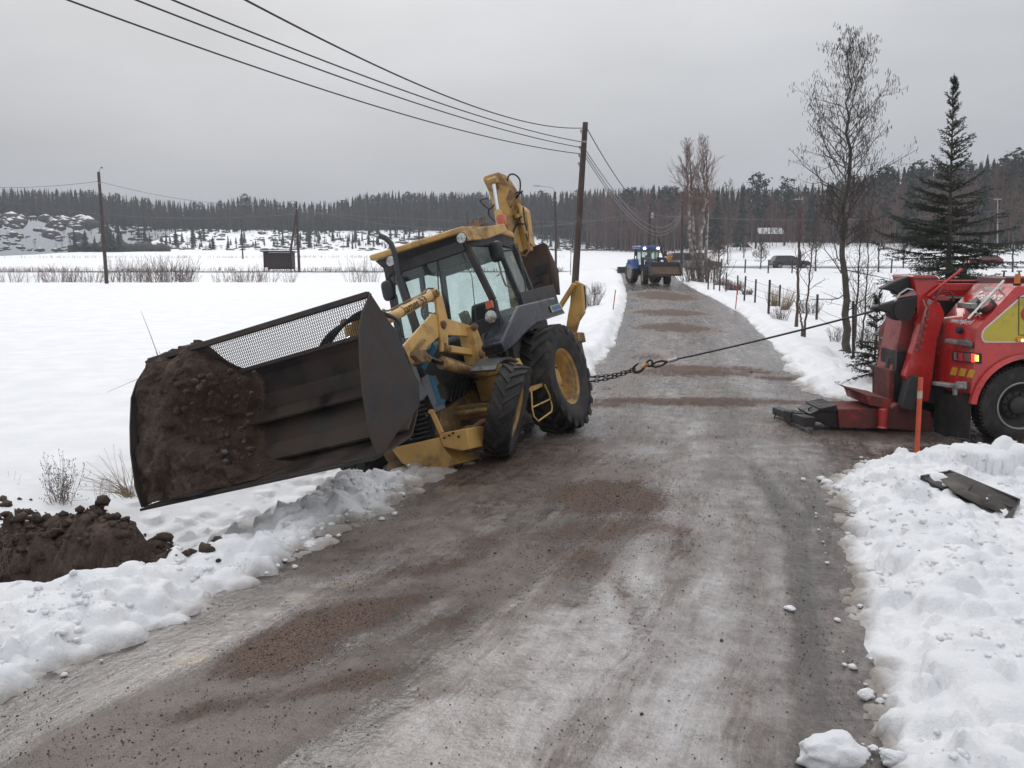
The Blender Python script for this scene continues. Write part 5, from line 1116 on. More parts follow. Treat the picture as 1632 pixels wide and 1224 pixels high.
m = MB(); c = (T1+T2)/2; dv = (T2-T1).normalized(); m.bar(c-dv*.12, c+dv*.12, .16, .15); m.bar(T2-dv*.35, T2+dv*.01, .145, .135); tb(m, 'cross_bar_sleeve', TBLK, bevel=.01)
m = MB(); m.tube(YP(11.3, (1289, 656), (1289, 651), (1294, 649)), .012, 6); m.tube([T2-dv*.4+Vector((-.08, 0, 0)), T2-dv*.4+Vector((-.11, 0, -.09)), T2-dv*.36+Vector((-.11, 0, -.1))], .01, 6); m.tube([T1+dv*.2+Vector((-.08, 0, 0)), T1+dv*.2+Vector((-.1, 0, -.09))], .01, 6); tb(m, 'locking_pin', TBLK, split=True)

# ---- winch rope, hook and chain between the truck and the backhoe
def sag(a, b, s_, n=16): return [a.lerp(b, i/n)+Vector((0, 0, -4*s_*(i/n)*(1-i/n))) for i in range(n+1)]
ra = V3(AY(1398, 494, 11.25)); rb = V3(AY(1080, 572, 12.4)); rc = V3(AY(1064, 576.5, 12.46))
m = MB(); m.tube(sag(ra, rb, .02, 20), .014, 8); m.build('tow_rope', mat('steel_rope', (.045, .036, .034), .5, .5, var=.4, scale=60), label='dark steel winch rope pulled tight across the road from the tow truck', cat='tow rope')
rp = bpy.data.objects['tow_rope']
m = MB(); m.tube([rb, rb.lerp(rc, .9)], .026, 10); m.build('ferrule', mat('ferrule_metal', (.35, .36, .37), .35, .8, bump=0), rp)
hk = V3(AY(1037, 583, 12.52)); lo_ = []
dirx = (rc-hk).normalized(); upz = Vector((0, 0, 1))
m = MB()
for s_ in (-1, 1):
    m.tube([rc, rc.lerp(hk, .35)+upz*.036*s_, rc.lerp(hk, .7)+upz*.036*s_, hk], .017, 8)
m.build('rope_eye', mat('steel_rope', (0, 0, 0)), rp)
# hook
hd = MB(); c0 = V3(AY(1020, 586, 12.55)); e1 = dirx; e2 = Vector((0, 0, 1))
def hp(a_, b_): return c0+e1*a_*.85+e2*b_*.8
hd.tube([hp(.155, .035), hp(.11, .02), hp(.07, -.01), hp(.04, -.05), hp(-.02, -.075), hp(-.09, -.06), hp(-.125, -.01), hp(-.11, .045), hp(-.06, .075), hp(-.02, .095)], [.020, .020, .018, .022, .025, .027, .024, .020, .015, .007], 10)
hook = hd.build('tow_hook', mat('hook_rust', (.05, .035, .03), .5, .4, var=.4, scale=20), label='forged tow hook with an orange shank joining rope and chain', cat='hook')
m = MB(); m.tube([hp(.15, .033), hp(.11, .021), hp(.065, -.008)], .028, 10); m.build('shank', mat('orange_shank', (.50, .17, .03), .45, bump=.1), hook)
m = MB(); c = hp(.17, .04); m.tube([c+e1*.045*math.cos(t)+e2*.045*math.sin(t) for t in np.linspace(0, 2*math.pi, 17)], .016, 8); m.build('shackle', TBLK, hook)
# chains (two runs)
bm_l = MB(); lk = [(.026*math.cos(t)+(.016 if math.cos(t) > 0 else -.016), 0, .017*math.sin(t)) for t in np.linspace(0, 2*math.pi, 13)]
bm_l.tube(lk, .0075, 6, caps=False); lkme = bm_l.build('link', mat('chain_steel', (.045, .038, .035), .5, .5, bump=0)); link_mesh = lkme.data; bpy.data.objects.remove(lkme)
te = V3(tuple(_MB[:3, :3] @ np.array(U(941, 603, 0, -1.35))+_MB[:3, 3])); te2 = V3(tuple(_MB[:3, :3] @ np.array(U(940, 608, 0, -1.35))+_MB[:3, 3]))
for ci, (a_, b_, lab) in enumerate(((hp(-.10, .01), te+Vector((0, 0, .02)), 'upper run of rusty chain from the hook to the backhoe rear frame'), (hp(-.10, -.02), te2, 'lower run of rusty chain from the hook to the backhoe rear frame'))):
    ch = empty('tow_chain', tuple(a_), label=lab, cat='chain', group='chain runs behind the backhoe'); L_ = (b_-a_).length; n = int(L_/.066); pts = sag(a_, b_, .03, n)
    for i in range(n):
        p = (pts[i]+pts[i+1])/2; d = (pts[i+1]-pts[i]).normalized(); o = bpy.data.objects.new('link', link_mesh); COL.objects.link(o); o.parent = ch
        o.matrix_local = Matrix.Translation(p-a_) @ d.to_track_quat('X', 'Z').to_matrix().to_4x4() @ Matrix.Rotation(math.pi/2*(i % 2)+.4, 4, 'X') @ Matrix.Diagonal((1.12, 1, 1, 1))
# ================================================================ blue tractor, cars, poles, wires, fence, small things
def ghit(u, v, y0=3, y1=400):
    """first hit of the pixel's ray with the ground"""
    r = ray(u, v); y = y0
    while y < y1:
        p = _C+r*y/r[1]
        if p[2] <= wz(p[0], p[1]): return p
        y *= 1.01
    return _C+r*y1/r[1]
# ---- blue tractor, facing the camera
TB = mat('tractor_blue', (.02, .085, .30), .3, var=.15, dirt=(.10, .09, .08), dirt_amt=.35, coat=.3, bump=0)
TW = mat('tractor_rim_cream', (.40, .36, .28), .5, dirt=(.12, .10, .08), dirt_amt=.5, bump=0)
SKIN = mat('skin', (.42, .23, .16), .6, bump=0); JKT = mat('jacket_orange', (.30, .09, .04), .8, bump=0)
tx = G(1037, 454); TY = float(tx[1])*1.0
tr = empty('tractor', (float(AY(1034, 450, 64)[0]), 64.5, float(base_z(np.array(10.), np.array(64.)))+.02), label='blue farm tractor with lit roof lights carrying a brown front bucket towards us', cat='tractor')
tr.rotation_euler = (0, 0, math.radians(-90+13))     # local x forward
def tpart(m, name, mt, **k): return m.build(name, mt, tr, **k)
for (x, y, D_, w) in ((-.9, .95, 1.75, .50), (-.9, -.95, 1.75, .50), (1.55, .88, 1.30, .42), (1.55, -.88, 1.30, .42)):
    t = empty('wheel', (x, y, D_/2), math.radians(-13) if x > 0 else 0); t.parent = tr; R_ = D_/2; h = w/2; m = MB()
    m.lathe([(R_*.56, -h*.8), (R_*.8, -h), (R_*.95, -h*.9), (R_*.97, 0), (R_*.95, h*.9), (R_*.8, h), (R_*.56, h*.8), (R_*.54, 0), (R_*.56, -h*.8)], 28)
    for k in range(18):
        for s_ in (-1, 1):
            a = 2*math.pi*(k+(.5 if s_ > 0 else 0))/18; m.bar((R_*.95*math.cos(a), 0, R_*.95*math.sin(a)), (R_*.94*math.cos(a+.2), s_*h, R_*.94*math.sin(a+.2)), .05, .09, (math.cos(a), 0, math.sin(a)))
    m.build('tyre', RUB, t)
    s_ = 1 if y > 0 else -1; m = MB(); m.lathe([(R_*.57, s_*h*.82), (R_*.53, s_*h*.75), (R_*.5, s_*h*.2), (R_*.2, s_*h*.1), (R_*.16, s_*h*.4), (.001, s_*h*.42)], 24); m.build('rim', TW, t)
m = MB(); m.hexa([(.3, -.40, .95), (2.1, -.34, .95), (2.1, .34, .95), (.3, .40, .95)], [(.3, -.42, 1.75), (1.9, -.30, 1.60), (1.9, .30, 1.60), (.3, .42, 1.75)]); hood = tpart(m, 'hood', TB, bevel=.05, seg=3)
m = MB(); m.box((2.03, -.28, 1.0), (2.11, .28, 1.42)); m.build('grille', BLK, hood)
m = MB(); m.sphere((2.0, 0, 1.52), .05, 2); m.build('badge', WHT, hood)
m = MB(); m.box((-1.2, -.3, .6), (2.0, .3, .98)); m.bar((1.55, -.8, .62), (1.55, .8, .62), .2, .2); m.bar((-.9, -.8, .87), (-.9, .8, .87), .3, .3); tpart(m, 'chassis', BLK)
m = MB()
for s_ in (1, -1):
    for a_, b_ in (((.35, .66*s_, 1.1), (.25, .70*s_, 2.62)), ((-.5, .74*s_, 1.5), (-.5, .72*s_, 2.62)), ((-1.15, .66*s_, 1.7), (-1.1, .66*s_, 2.62))): m.bar(a_, b_, .07, .07, (1, 0, 0))
m.box((-1.2, -.7, 1.0), (.3, .7, 1.45)); tpart(m, 'cab_frame', BLK)
m = MB(); m.box((.27, -.66, 1.72), (.275, .66, 2.6)); tpart(m, 'windshield', glass('tractor_glass', (.72, .80, .76), .06), smooth=False)
for s_ in (1, -1):
    m = MB(); m.box((-.48, .72*s_-.003, 1.5), (.26, .72*s_+.003, 2.6)); tpart(m, 'door_glass', MATS['tractor_glass'], smooth=False)
m = MB(); m.box((-1.30, -.82, 2.62), (.45, .82, 2.84)); roof_ = tpart(m, 'roof', TB, bevel=.07, seg=3)
for y_ in (.58, -.50):
    m = MB(); m.disc((.47, y_, 2.66), (1, 0, 0), .085, .06, 18); m.build('roof_light', glow('roof_lamp_glow', (1, .86, .84), 9, (.9, .9, .9)), roof_)
for s_ in (1, -1):
    m = MB(); m.hexa([(-1.5, .66*s_, 1.25), (.0, .66*s_, 1.15), (.0, 1.2*s_, 1.1), (-1.5, 1.2*s_, 1.2)], [(-1.3, .66*s_, 1.90), (-.35, .66*s_, 1.90), (-.35, 1.18*s_, 1.84), (-1.3, 1.18*s_, 1.84)]); tpart(m, 'rear_fender', TB, bevel=.05)
m = MB(); m.tube([(.3, .7, 2.35), (.45, 1.15, 2.35)], .02, 6); m.box((.42, 1.05, 2.05), (.50, 1.28, 2.45)); tpart(m, 'mirror', BLK, bevel=.02)
m = MB(); m.tube([(.3, -.7, 2.45), (.45, -1.2, 2.40)], .02, 6); m.box((.42, -1.28, 2.10), (.50, -1.08, 2.5)); tpart(m, 'mirror', BLK, bevel=.02)
for s_ in (1, -1):
    m = MB(); m.bar((.45, .6*s_, 1.9), (1.9, .6*s_, 1.9), .12, .2); m.bar((1.9, .6*s_, 1.9), (2.9, .6*s_, 1.0), .12, .2); m.bar((.45, .6*s_, 1.1), (.45, .6*s_, 2.0), .16, .2); m.bar((.7, .6*s_, 1.3), (2.2, .6*s_, 1.5), .09, .09); tpart(m, 'loader_arm', BLK, bevel=.02)
lb = MB(); pr_ = [(3.75, .72), (3.2, .72), (2.95, .95), (2.92, 1.3), (3.1, 1.62)]
for (x0, z0), (x1, z1) in zip(pr_[:-1], pr_[1:]): lb.hexa([(x0, -1.15, z0), (x0, 1.15, z0), (x1, 1.15, z1), (x1, -1.15, z1)], [(x0+.02, -1.15, z0-.025), (x0+.02, 1.15, z0-.025), (x1-.02, 1.15, z1), (x1-.02, -1.15, z1)])
tbk = tpart(lb, 'front_bucket', mat('bucket_mud_brown', (.10, .062, .045), .7, var=.35, scale=4, dirt=(.14, .09, .065), dirt_amt=.8))
for y_ in (-1.15, 1.15):
    m = MB(); m.prism([(3.75, y_, .72), (3.2, y_, .72), (2.95, y_, .95), (2.92, y_, 1.3), (3.1, y_, 1.62), (3.35, y_, 1.45)], (0, .03, 0)); m.build('side_plate', mat('grey_plate', (.14, .12, .115), .6, bump=0) if y_ > 0 else DSTEEL, tbk)
m = MB(); m.box((2.98, -1.15, 1.40), (3.12, 1.15, 1.66)); m.build('top_lip', DSTEEL, tbk)
m = MB(); m.box((2.93, -1.12, .74), (3.3, 1.12, .80)); m.hexa([(3.3, -1.12, .74), (3.3, 1.12, .74), (2.95, 1.12, .95), (2.95, -1.12, .95)], [(3.45, -1.12, .8), (3.45, 1.12, .8), (3.05, 1.12, 1.4), (3.05, -1.12, 1.4)]); m.build('mud_load', MATS['bucket_mud_brown'], tbk)
m = MB(); m.box((-2.9, .2, .75), (-2.8, 1.75, 1.25)); m.box((-2.8, .3, .8), (-1.5, .5, 1.0)); tpart(m, 'rear_blade', mat('blade_dirty_grey', (.09, .075, .07), .6, var=.4, bump=0))
m = MB(); m.box((-2.9, -1.4, .75), (-2.8, .2, 1.25)); tpart(m, 'rear_blade_wing', MATS['blade_dirty_grey'])
# the driver: one body behind the glass
def person_seated(parent_root, loc, rz, label):
    me = bpy.data.meshes.new('person'); P = [(0, 0, .0), (0, 0, .22), (0, 0, .44), (0, 0, .56), (.02, 0, .68), (0, .17, .46), (.10, .24, .26), (.32, .16, .22), (0, -.17, .46), (.10, -.24, .26), (.32, -.16, .22), (.30, .12, .02), (.36, .12, -.34), (.30, -.12, .02), (.36, -.12, -.34)]
    E_ = [(0, 1), (1, 2), (2, 3), (3, 4), (2, 5), (5, 6), (6, 7), (2, 8), (8, 9), (9, 10), (0, 11), (11, 12), (0, 13), (13, 14)]
    R_ = [.15, .15, .14, .06, .10, .065, .05, .04, .065, .05, .04, .08, .06, .08, .06]
    me.from_pydata(P, E_, []); o = bpy.data.objects.new('person', me); COL.objects.link(o); o.location = loc; o.rotation_euler = (0, 0, rz)
    bm = bmesh.new(); bm.from_mesh(me); bm.verts.ensure_lookup_table(); ly = bm.verts.layers.skin.verify()
    for i, r_ in enumerate(R_): bm.verts[i][ly].radius = (r_, r_)
    bm.verts[0][ly].use_root = True; bm.to_mesh(me); bm.free()
    md = o.modifiers.new('skin', 'SKIN'); sm = o.modifiers.new('sub', 'SUBSURF'); sm.levels = 1; sm.render_levels = 2
    me.materials.append(JKT); props(o, label, 'person')
    h = MB(); h.sphere((.03, 0, .70), .105, 2, (1, .85, 1.15)); h.sphere((.135, 0, .69), .02, 1); h.build('face', SKIN, o)
    h = MB(); h.sphere((.01, 0, .745), .11, 2, (1, .92, .8)); h.build('cap', BLK, o)
    return o
a_ = math.radians(-90+13)
person_seated(tr, (tr.location.x+math.cos(a_)*-.35-math.sin(a_)*.12, tr.location.y+math.sin(a_)*-.35+math.cos(a_)*.12, tr.location.z+1.62), a_, 'driver in an orange brown jacket seated behind the tractor windscreen')

# ---- cars
def car(u, v, y, length, name, label, cat, paint, kind, heading=0, glassm=None, lights=False):
    p = AY(u, v, y); z = wz(float(p[0]), y); c = empty(name, (float(p[0]), y, z), heading, label=label, cat=cat)
    L2 = length/2; H_ = {'wagon': 1.50, 'hatch': 1.42, 'van': 1.95}[kind]; W2 = .86 if kind != 'van' else .93
    body = {'wagon': [(-L2, .32), (-L2+.05, .85), (-L2+.15, .98), (.75, .98), (L2-.25, .86), (L2, .70), (L2, .34)], 'hatch': [(-L2, .32), (-L2+.03, .9), (-L2+.3, 1.0), (.7, .96), (L2-.2, .84), (L2, .66), (L2, .32)], 'van': [(-L2, .38), (-L2, 1.15), (1.3, 1.15), (L2-.35, 1.0), (L2, .8), (L2, .38)]}[kind]
    top = {'wagon': [(-L2+.16, .98), (-L2+.45, H_-.06), (-L2+.8, H_), (-.1, H_), (.2, H_-.05), (1.0, .98)], 'hatch': [(-L2+.3, 1.0), (-L2+.75, H_-.04), (-.1, H_), (.15, H_-.05), (.95, .96)], 'van': [(-L2, 1.15), (-L2+.06, H_-.05), (-L2+.2, H_), (.7, H_), (.95, H_-.08), (1.55, 1.13)]}[kind]
    def arches(P):
        out = [P[0]]; out += P[1:]
        for wx in (L2-.82, -L2+.80):
            for k in range(9): t = math.radians(k*22.5); out.append((wx+.36*math.cos(t), .33+.36*math.sin(t)))
        return out
    m = MB(); m.prism([(x, -W2, z_) for x, z_ in arches(body)], (0, 2*W2, 0)); b = m.build('body', paint, c, bevel=.04, seg=2)
    ins = .10; m = MB(); m.hexa([(top[0][0], -W2+.02, top[0][1]), (top[-1][0], -W2+.02, top[-1][1]), (top[-1][0], W2-.02, top[-1][1]), (top[0][0], W2-.02, top[0][1])], [(top[1][0]+.05, -W2+ins*1.6, H_-.05), (top[-2][0]-.02, -W2+ins*1.6, H_-.06), (top[-2][0]-.02, W2-ins*1.6, H_-.06), (top[1][0]+.05, W2-ins*1.6, H_-.05)])
    m.build('windows', mat('car_window', (.012, .014, .016), .12, bump=0, coat=.4) if glassm is None else glassm, c)
    m = MB(); m.hexa([(top[1][0], -W2+ins*1.5, H_-.055), (top[-2][0], -W2+ins*1.5, H_-.06), (top[-2][0], W2-ins*1.5, H_-.06), (top[1][0], W2-ins*1.5, H_-.055)], [(top[2][0], -W2+ins*1.9, H_), (top[-3][0], -W2+ins*1.9, H_), (top[-3][0], W2-ins*1.9, H_), (top[2][0], W2-ins*1.9, H_)]); m.build('roof', paint, c)
    for s_ in (-1, 1):
        m = MB(); w_ = (W2-.01)*s_; t_ = (W2-ins*1.6)*s_
        for (x0, x1) in ((top[0][0], top[1][0]+.05), (-.25, -.2), (top[-1][0], top[-2][0]-.02)): m.bar((x0, w_, .97), (x1, t_, H_-.05), .06, .04, (1, 0, 0))
        m.build('pillar', paint, c)
    for wx in (L2-.82, -L2+.80):
        for s_ in (-1, 1):
            w = empty('wheel', (wx, (W2-.10)*s_, .33)); w.parent = c
            m = MB(); m.lathe([(.2, -.1), (.30, -.10), (.33, -.06), (.33, .06), (.30, .10), (.2, .1)], 20); m.build('tyre', RUB, w)
            m = MB(); m.lathe([(.21, s_*.09), (.17, s_*.05), (.05, s_*.07), (.001, s_*.07)], 14); m.build('hubcap', mat('hubcap', (.3, .3, .31), .35, .6, bump=0), w)
    for s_ in (-1, 1):
        m = MB(); m.sphere((L2-.05, .62*s_, .68), .10, 1, (.6, 1.3, .8)); m.build('headlight', glow('car_lamp_glow', (1, .85, .55), 6, (.8, .8, .8)) if lights else LENS, c)
        m = MB(); m.box((-L2-.01, .55*s_-.12, .75), (-L2+.06, .55*s_+.12, .92)); m.build('tail_lamp', MATS['dark_red_lens'], c)
    return c
DKP = mat('car_dark_paint', (.012, .013, .016), .22, var=.2, bump=0, coat=.6, dirt=(.08, .075, .07), dirt_amt=.4)
car(1258, 424, 99, 4.35, 'parked_car', 'dark estate car on the crossing road beyond the wire fence', 'car', DKP, 'wagon', 0)
car(1118, 426, 92.5, 4.2, 'car', 'dark green black car seen behind the birch trunks', 'car', mat('car_green_black', (.015, .025, .025), .22, bump=0, coat=.6), 'hatch', math.radians(-8))
car(1082, 430, 90.2, 5.0, 'van', 'silver grey van behind the yield sign and birches', 'van', mat('car_silver', (.33, .34, .35), .3, .3, var=.1, bump=0, dirt=(.15, .14, .13), dirt_amt=.5), 'van', math.radians(183))
car(1566, 421, 104, 4.1, 'car', 'small red car with lit headlights on the road behind the spruce', 'car', mat('car_red', (.25, .02, .02), .3, bump=0, coat=.5), 'hatch', math.radians(180), lights=True)

# ---- poles and wires
WOOD = mat('pole_wood', (.060, .040, .034), .85, var=.35, scale=3, stretch=(8, 8, 1), bump=.4, bscale=20, dirt=(.10, .08, .07), dirt_amt=.4)
WOODR = mat('pole_wood_red', (.085, .050, .038), .85, var=.35, scale=3, stretch=(8, 8, 1), bump=.2)
WIRE = mat('cable_black', (.02, .02, .022), .6, bump=0)
WIREG = mat('cable_grey', (.16, .16, .17), .5, bump=0)
PORC = mat('insulator', (.3, .3, .3), .3, bump=0)
def pole(y, base, top, r0, r1, label, mt=WOOD, name='utility_pole', extra=None, ins=(), **k):
    """base and top are pixels on the plane y"""
    a = V3(AY(*base, y)); b = V3(AY(*top, y)); b.y = a.y
    o = empty(name, tuple(a), label=label, cat='utility pole', **k); ax = b-a
    m = MB(); m.tube([(0, 0, -.3), ax*.5, ax], [r0, (r0+r1)/2, r1], 12); m.build('pole', mt, o)
    for z_ in ins:
        m = MB(); p = ax.normalized()*(ax.length-z_); m.tube([p, p+Vector((-.10, 0, .0)), p+Vector((-.12, 0, .06))], .012, 6); m.tube([p+Vector((-.12, 0, .05)), p+Vector((-.12, 0, .13))], .03, 8)
        m.build('insulator', PORC, o)
    m = MB(); m.disc(ax*.90, ax, r1*1.12, .05, 12); m.build('band', mat('zinc_band', (.30, .30, .31), .5, .6, bump=0), o)
    return o, b
def wire(pts3, s_, r, label, mt=WIRE, n=40, name='overhead_wire', group=None):
    a, b = pts3; m = MB(); m.tube(sag(V3(a), V3(b), s_, n), r, 6, caps=False); o = m.build(name, mt, None); props(o, label, 'wire', group); return o
MPY = 27.5
mp_o, mp_t = pole(MPY, (913, 497), (933, 195), .125, .085, 'tall brown wooden pole on the left verge just behind the backhoe', ins=(.35, .85, 1.1, 1.35))
p2, p2t = pole(78, (1086, 436), (1088, 306), .13, .09, 'wooden pole with a slanted strut between tractor and birches', ins=(.4, .9, 1.2))
m = MB(); q0, q1 = V3(AY(1112, 418, 79)), V3(AY(1101, 372, 78.2)); m.bar(q0-p2.location, q1-p2.location, .16, .16); m.build('strut', WOODR, p2)
q0, q1 = V3(AY(1070, 422, 70)), V3(AY(1049, 378, 70)); o = empty('slanted_pole', tuple(q0), label='thin dark slanted pole rising behind the blue tractor', cat='pole'); m = MB(); m.tube([(0, 0, -1.5), q1-q0], .09, 8); m.build('pole', WOOD, o)
p3, p3t = pole(84, (1034, 432), (1036, 325), .12, .09, 'wooden pole with a small grey box straight behind the tractor', ins=(.4,))
m = MB(); q = V3(AY(1037, 343, 84))-p3.location; m.box((q.x-.0, q.y-.25, q.z-.25), (q.x+.25, q.y, q.z+.25)); m.build('junction_box', mat('box_grey', (.35, .36, .37), .5, bump=0), p3)
pole(70, (170, 449), (157, 274), .15, .11, 'lone wooden pole in the bushes on the left, one of a far wire line', mt=WOOD)
po = [o for o in bpy.data.objects if o.name.startswith('utility_pole') and o.parent is None][-1]
m = MB(); q = V3(AY(159, 268, 70))-po.location; m.tube([q+Vector((-.1, 0, -.3)), q+Vector((.05, 0, 0)), q+Vector((.3, 0, .02))], .015, 5); m.sphere(q+Vector((.15, 0, .05)), .07, 1); m.build('top_hook', WIRE, po)
p5, p5t = pole(104, (477, 431), (472, 321), .17, .12, 'dark wooden pole with a slanted brace beside the bus shelter', mt=WOOD)
m = MB(); m.bar(V3(AY(463, 401, 103.6))-p5.location, V3(AY(472, 341, 104))-p5.location, .22, .22); m.build('brace', WOOD, p5)
pole(150, (387, 410), (384, 350), .13, .10, 'small distant pole with a double top far out on the field', name='utility_pole')
pole(75, (886, 431), (885, 306), .11, .08, 'street lamp pole with a curved arm behind the backhoe boom', name='street_lamp')
sl0 = bpy.data.objects['street_lamp']; m = MB(); q = V3(AY(885, 306, 75))-sl0.location; m.tube([q, q+Vector((-.2, 0, .35)), q+Vector((-.9, 0, .45)), q+Vector((-1.4, 0, .50))], .03, 6); m.bar(q+Vector((-1.3, 0, .50)), q+Vector((-1.9, 0, .52)), .2, .1); m.build('lamp_arm', mat('lamp_grey', (.35, .36, .38), .4, .5, bump=0), sl0)
for u_, vt, vb, y_, lab in ((1273, 318, 432, 100, 'thin street lamp seen just left of the big alder crown'), (1590, 318, 424, 108, 'pale street lamp right of the large spruce')):
    b_ = AY(u_, vb, y_); o = empty('street_lamp', tuple(b_), label=lab, cat='street lamp'); tp = V3(AY(u_, vt, y_))-o.location
    m = MB(); m.tube([(0, 0, -.3), tp], [.10, .06], 8); m.build('pole', mat('lamp_grey', (0, 0, 0)) if u_ > 1500 else WOODR, o)
    m = MB(); m.bar(tp+Vector((-.45, 0, .05)), tp+Vector((.45, 0, .05)), .25, .12); m.build('lamp_head', mat('lamp_grey', (0, 0, 0)), o)
# overhead lines: four come over the camera's left to the big pole
mt_ = mp_t
ends = [((478, 0), 11.0, (929, 204), .35, 'top wire of the four running up left from the tall pole'), ((335, 0), 11.5, (926, 226), .20, 'second wire from the top running up left from the tall pole'), ((280, 0), 11.5, (926, 235), .20, 'third wire from the top running up left from the tall pole'), ((195, 0), 11.5, (924, 245), .26, 'lowest and longest wire running up left from the tall pole')]
for (a_, ya, b_, s_, lab) in ends:
    A_ = V3(AY(*a_, ya)); B_ = V3(AY(*b_, MPY)); A2 = A_+(A_-B_)*.25
    wire((A2, B_), s_*1.5, .013, lab)
for i, (b_, e_, s_, lab) in enumerate((((935, 204), (1086, 320), 2.1, 'upper wire running down from the tall pole to the strutted pole'), ((934, 240), (1086, 336), 1.9, 'middle wire from the tall pole to the strutted pole'), ((934, 246), (1086, 341), 2.0, 'lower wire from the tall pole to the strutted pole'), ((934, 252), (1086, 346), 2.0, 'lowest sagging wire from the tall pole to the strutted pole'))):
    wire((AY(*b_, MPY), AY(*e_, 78)), s_, .016, lab, WIREG if i else WIRE)
for a_, ya, b_, yb, s_, lab in (((157, 289), 70, (470, 320), 104, 1.0, 'wire between the lone left pole and the braced pole'), ((157, 289), 70, (-60, 296), 80, .3, 'wire leaving the lone left pole towards the left edge'), ((474, 330), 104, (1036, 336), 84, 2.2, 'long wire from the braced pole past the cab'), ((-40, 312), 120, (474, 341), 104, 1.5, 'faint wire in front of the left forest'), ((474, 337), 104, (1100, 344), 120, 1.0, 'faint wire in front of the middle forest'), ((1036, 343), 84, (1700, 322), 110, 1.2, 'faint wire in front of the right forest')):
    wire((AY(*a_, ya), AY(*b_, yb)), s_, .02, lab, WIREG, name='overhead_wire')

# ---- yield sign, small frame sign
o = empty('yield_sign', tuple(AY(1070, 428, 72)), label='yellow triangular yield sign with a red border beside the tractor bucket', cat='road sign'); b_ = o.location
m = MB(); m.tube([(0, .05, -.4), (0, .05, 1.3)], .03, 8); m.build('post', GRY, o)
S = [V3(AY(u, v, 71.95))-b_ for u, v in ((1062, 405.5), (1074, 405.5), (1068, 419))]; ctr = (S[0]+S[1]+S[2])/3
m = MB(); m.prism(S, (0, .03, 0)); m.build('sign_border', mat('sign_red', (.42, .09, .03), .5, bump=0), o)
m = MB(); m.prism([ctr+(p-ctr)*.70-Vector((0, .01, 0)) for p in S], (0, .006, 0)); m.build('sign_face', mat('sign_yellow', (.62, .30, .02), .5, bump=0), o)
o = empty('notice_frame', tuple(AY(913, 436, 60)), label='small thin frame sign standing left of the tall pole', cat='sign'); b_ = o.location
m = MB()
for u_ in (909, 917): m.tube([V3(AY(u_, 438, 60))-b_, V3(AY(u_+1, 400, 60))-b_], .03, 6)
m.build('post', GRY, o); m = MB(); m.bar(V3(AY(909, 401, 60))-b_, V3(AY(919, 400, 60))-b_, .05, .18); m.build('plate', mat('sign_grey', (.40, .42, .45), .5, bump=0), o)
# ---- marker stakes
ORS = mat('stake_orange', (.50, .075, .030), .6, var=.2, bump=.1)
for u, vb, ut, vt, r, lab in ((1461, 722, 1467.5, 602, .026, 'thick orange snow stake with a pale band before the tow truck'), (1172, 497, 1176, 455, .022, 'thin red snow stake on the right verge by the fence'), (977, 497, 981, 462, .02, 'thin red snow stake on the left verge beyond the backhoe')):
    p = ghit(u, vb-3) if u < 1400 else AY(u, vb, 9.25); a = V3(p); b = V3(AY(ut, vt, a.y)); o = empty('snow_stake', tuple(a), label=lab, cat='snow stake'); v_ = b-a
    m = MB(); m.tube([v_*-.25, v_], r, 10); m.build('rod', ORS, o)
    if u > 1400:
        m = MB(); m.tube([v_*.73, v_*.83], r*1.04, 10); m.build('band', mat('pale_band', (.40, .32, .27), .5, bump=0), o)
# ---- wire fence on the right
fo = empty('wire_fence', (10, 40, 0), label='old wooden post and wire fence along the right side of the road', cat='fence'); fb = fo.location
FPOST = mat('fence_post_wood', (.055, .040, .034), .9, var=.4, scale=4, bump=.4)
tops = []
for u, vb, vt, ut in ((1362, 556, 480, 1360), (1301, 519, 469, 1303), (1241.5, 494, 454, 1243.5), (1225, 494, 446, 1227), (1203, 482, 445, 1205), (1186, 476, 440, 1188.5), (1175, 470, 439, 1176), (1157, 458, 434, 1158), (1147, 456, 431, 1148), (1138, 453, 429, 1138.5), (1129, 450, 430, 1129.5)):
    hgt = {1362: 1.05}.get(u, 1.1); y = hgt*FPX/(vb-vt)*1.0; y = min(y, 52)
    p = V3(AY(u, vb, y)); p.z = min(p.z, wz(p.x, p.y)+.02); t_ = V3(AY(ut, vt, y)); m = MB(); m.tube([p-fb-Vector((0, 0, .3)), t_-fb], [.034, .030] if y < 25 else [.045, .042], 7); m.build('post', FPOST, fo); tops.append(t_)
tops = sorted(tops, key=lambda p: p.y); first = V3(AY(1440, 510, 16.5)); tops = [first]+tops
for dz in (.12, .45, .75):
    m = MB()
    pts = []
    for a_, b_ in zip(tops[:-1], tops[1:]): pts += [q-fb-Vector((0, 0, dz)) for q in sag(a_, b_, .05, 5)[:-1]]
    m.tube(pts, .006, 4, caps=False); m.build('fence_wire', WIRE, fo)
fo2 = empty('field_fence', (20, 90, .5), label='distant row of thin fence posts before the crossing road on the right', cat='fence'); fb = fo2.location
tops = []
for u in (1149, 1187, 1224, 1262, 1340, 1420, 1480, 1540):
    y = 86; p = V3(AY(u, 437, y)); p.z = wz(p.x, y); m = MB(); t_ = p+Vector((.02, 0, 1.35)); m.tube([p-fb-Vector((0, 0, .3)), t_-fb], .07, 6); m.build('post', FPOST, fo2); tops.append(t_)
for dz in (.1, .6):
    m = MB(); m.tube([p-fb-Vector((0, 0, dz)) for p in tops], .012, 4, caps=False); m.build('fence_wire', WIREG, fo2)
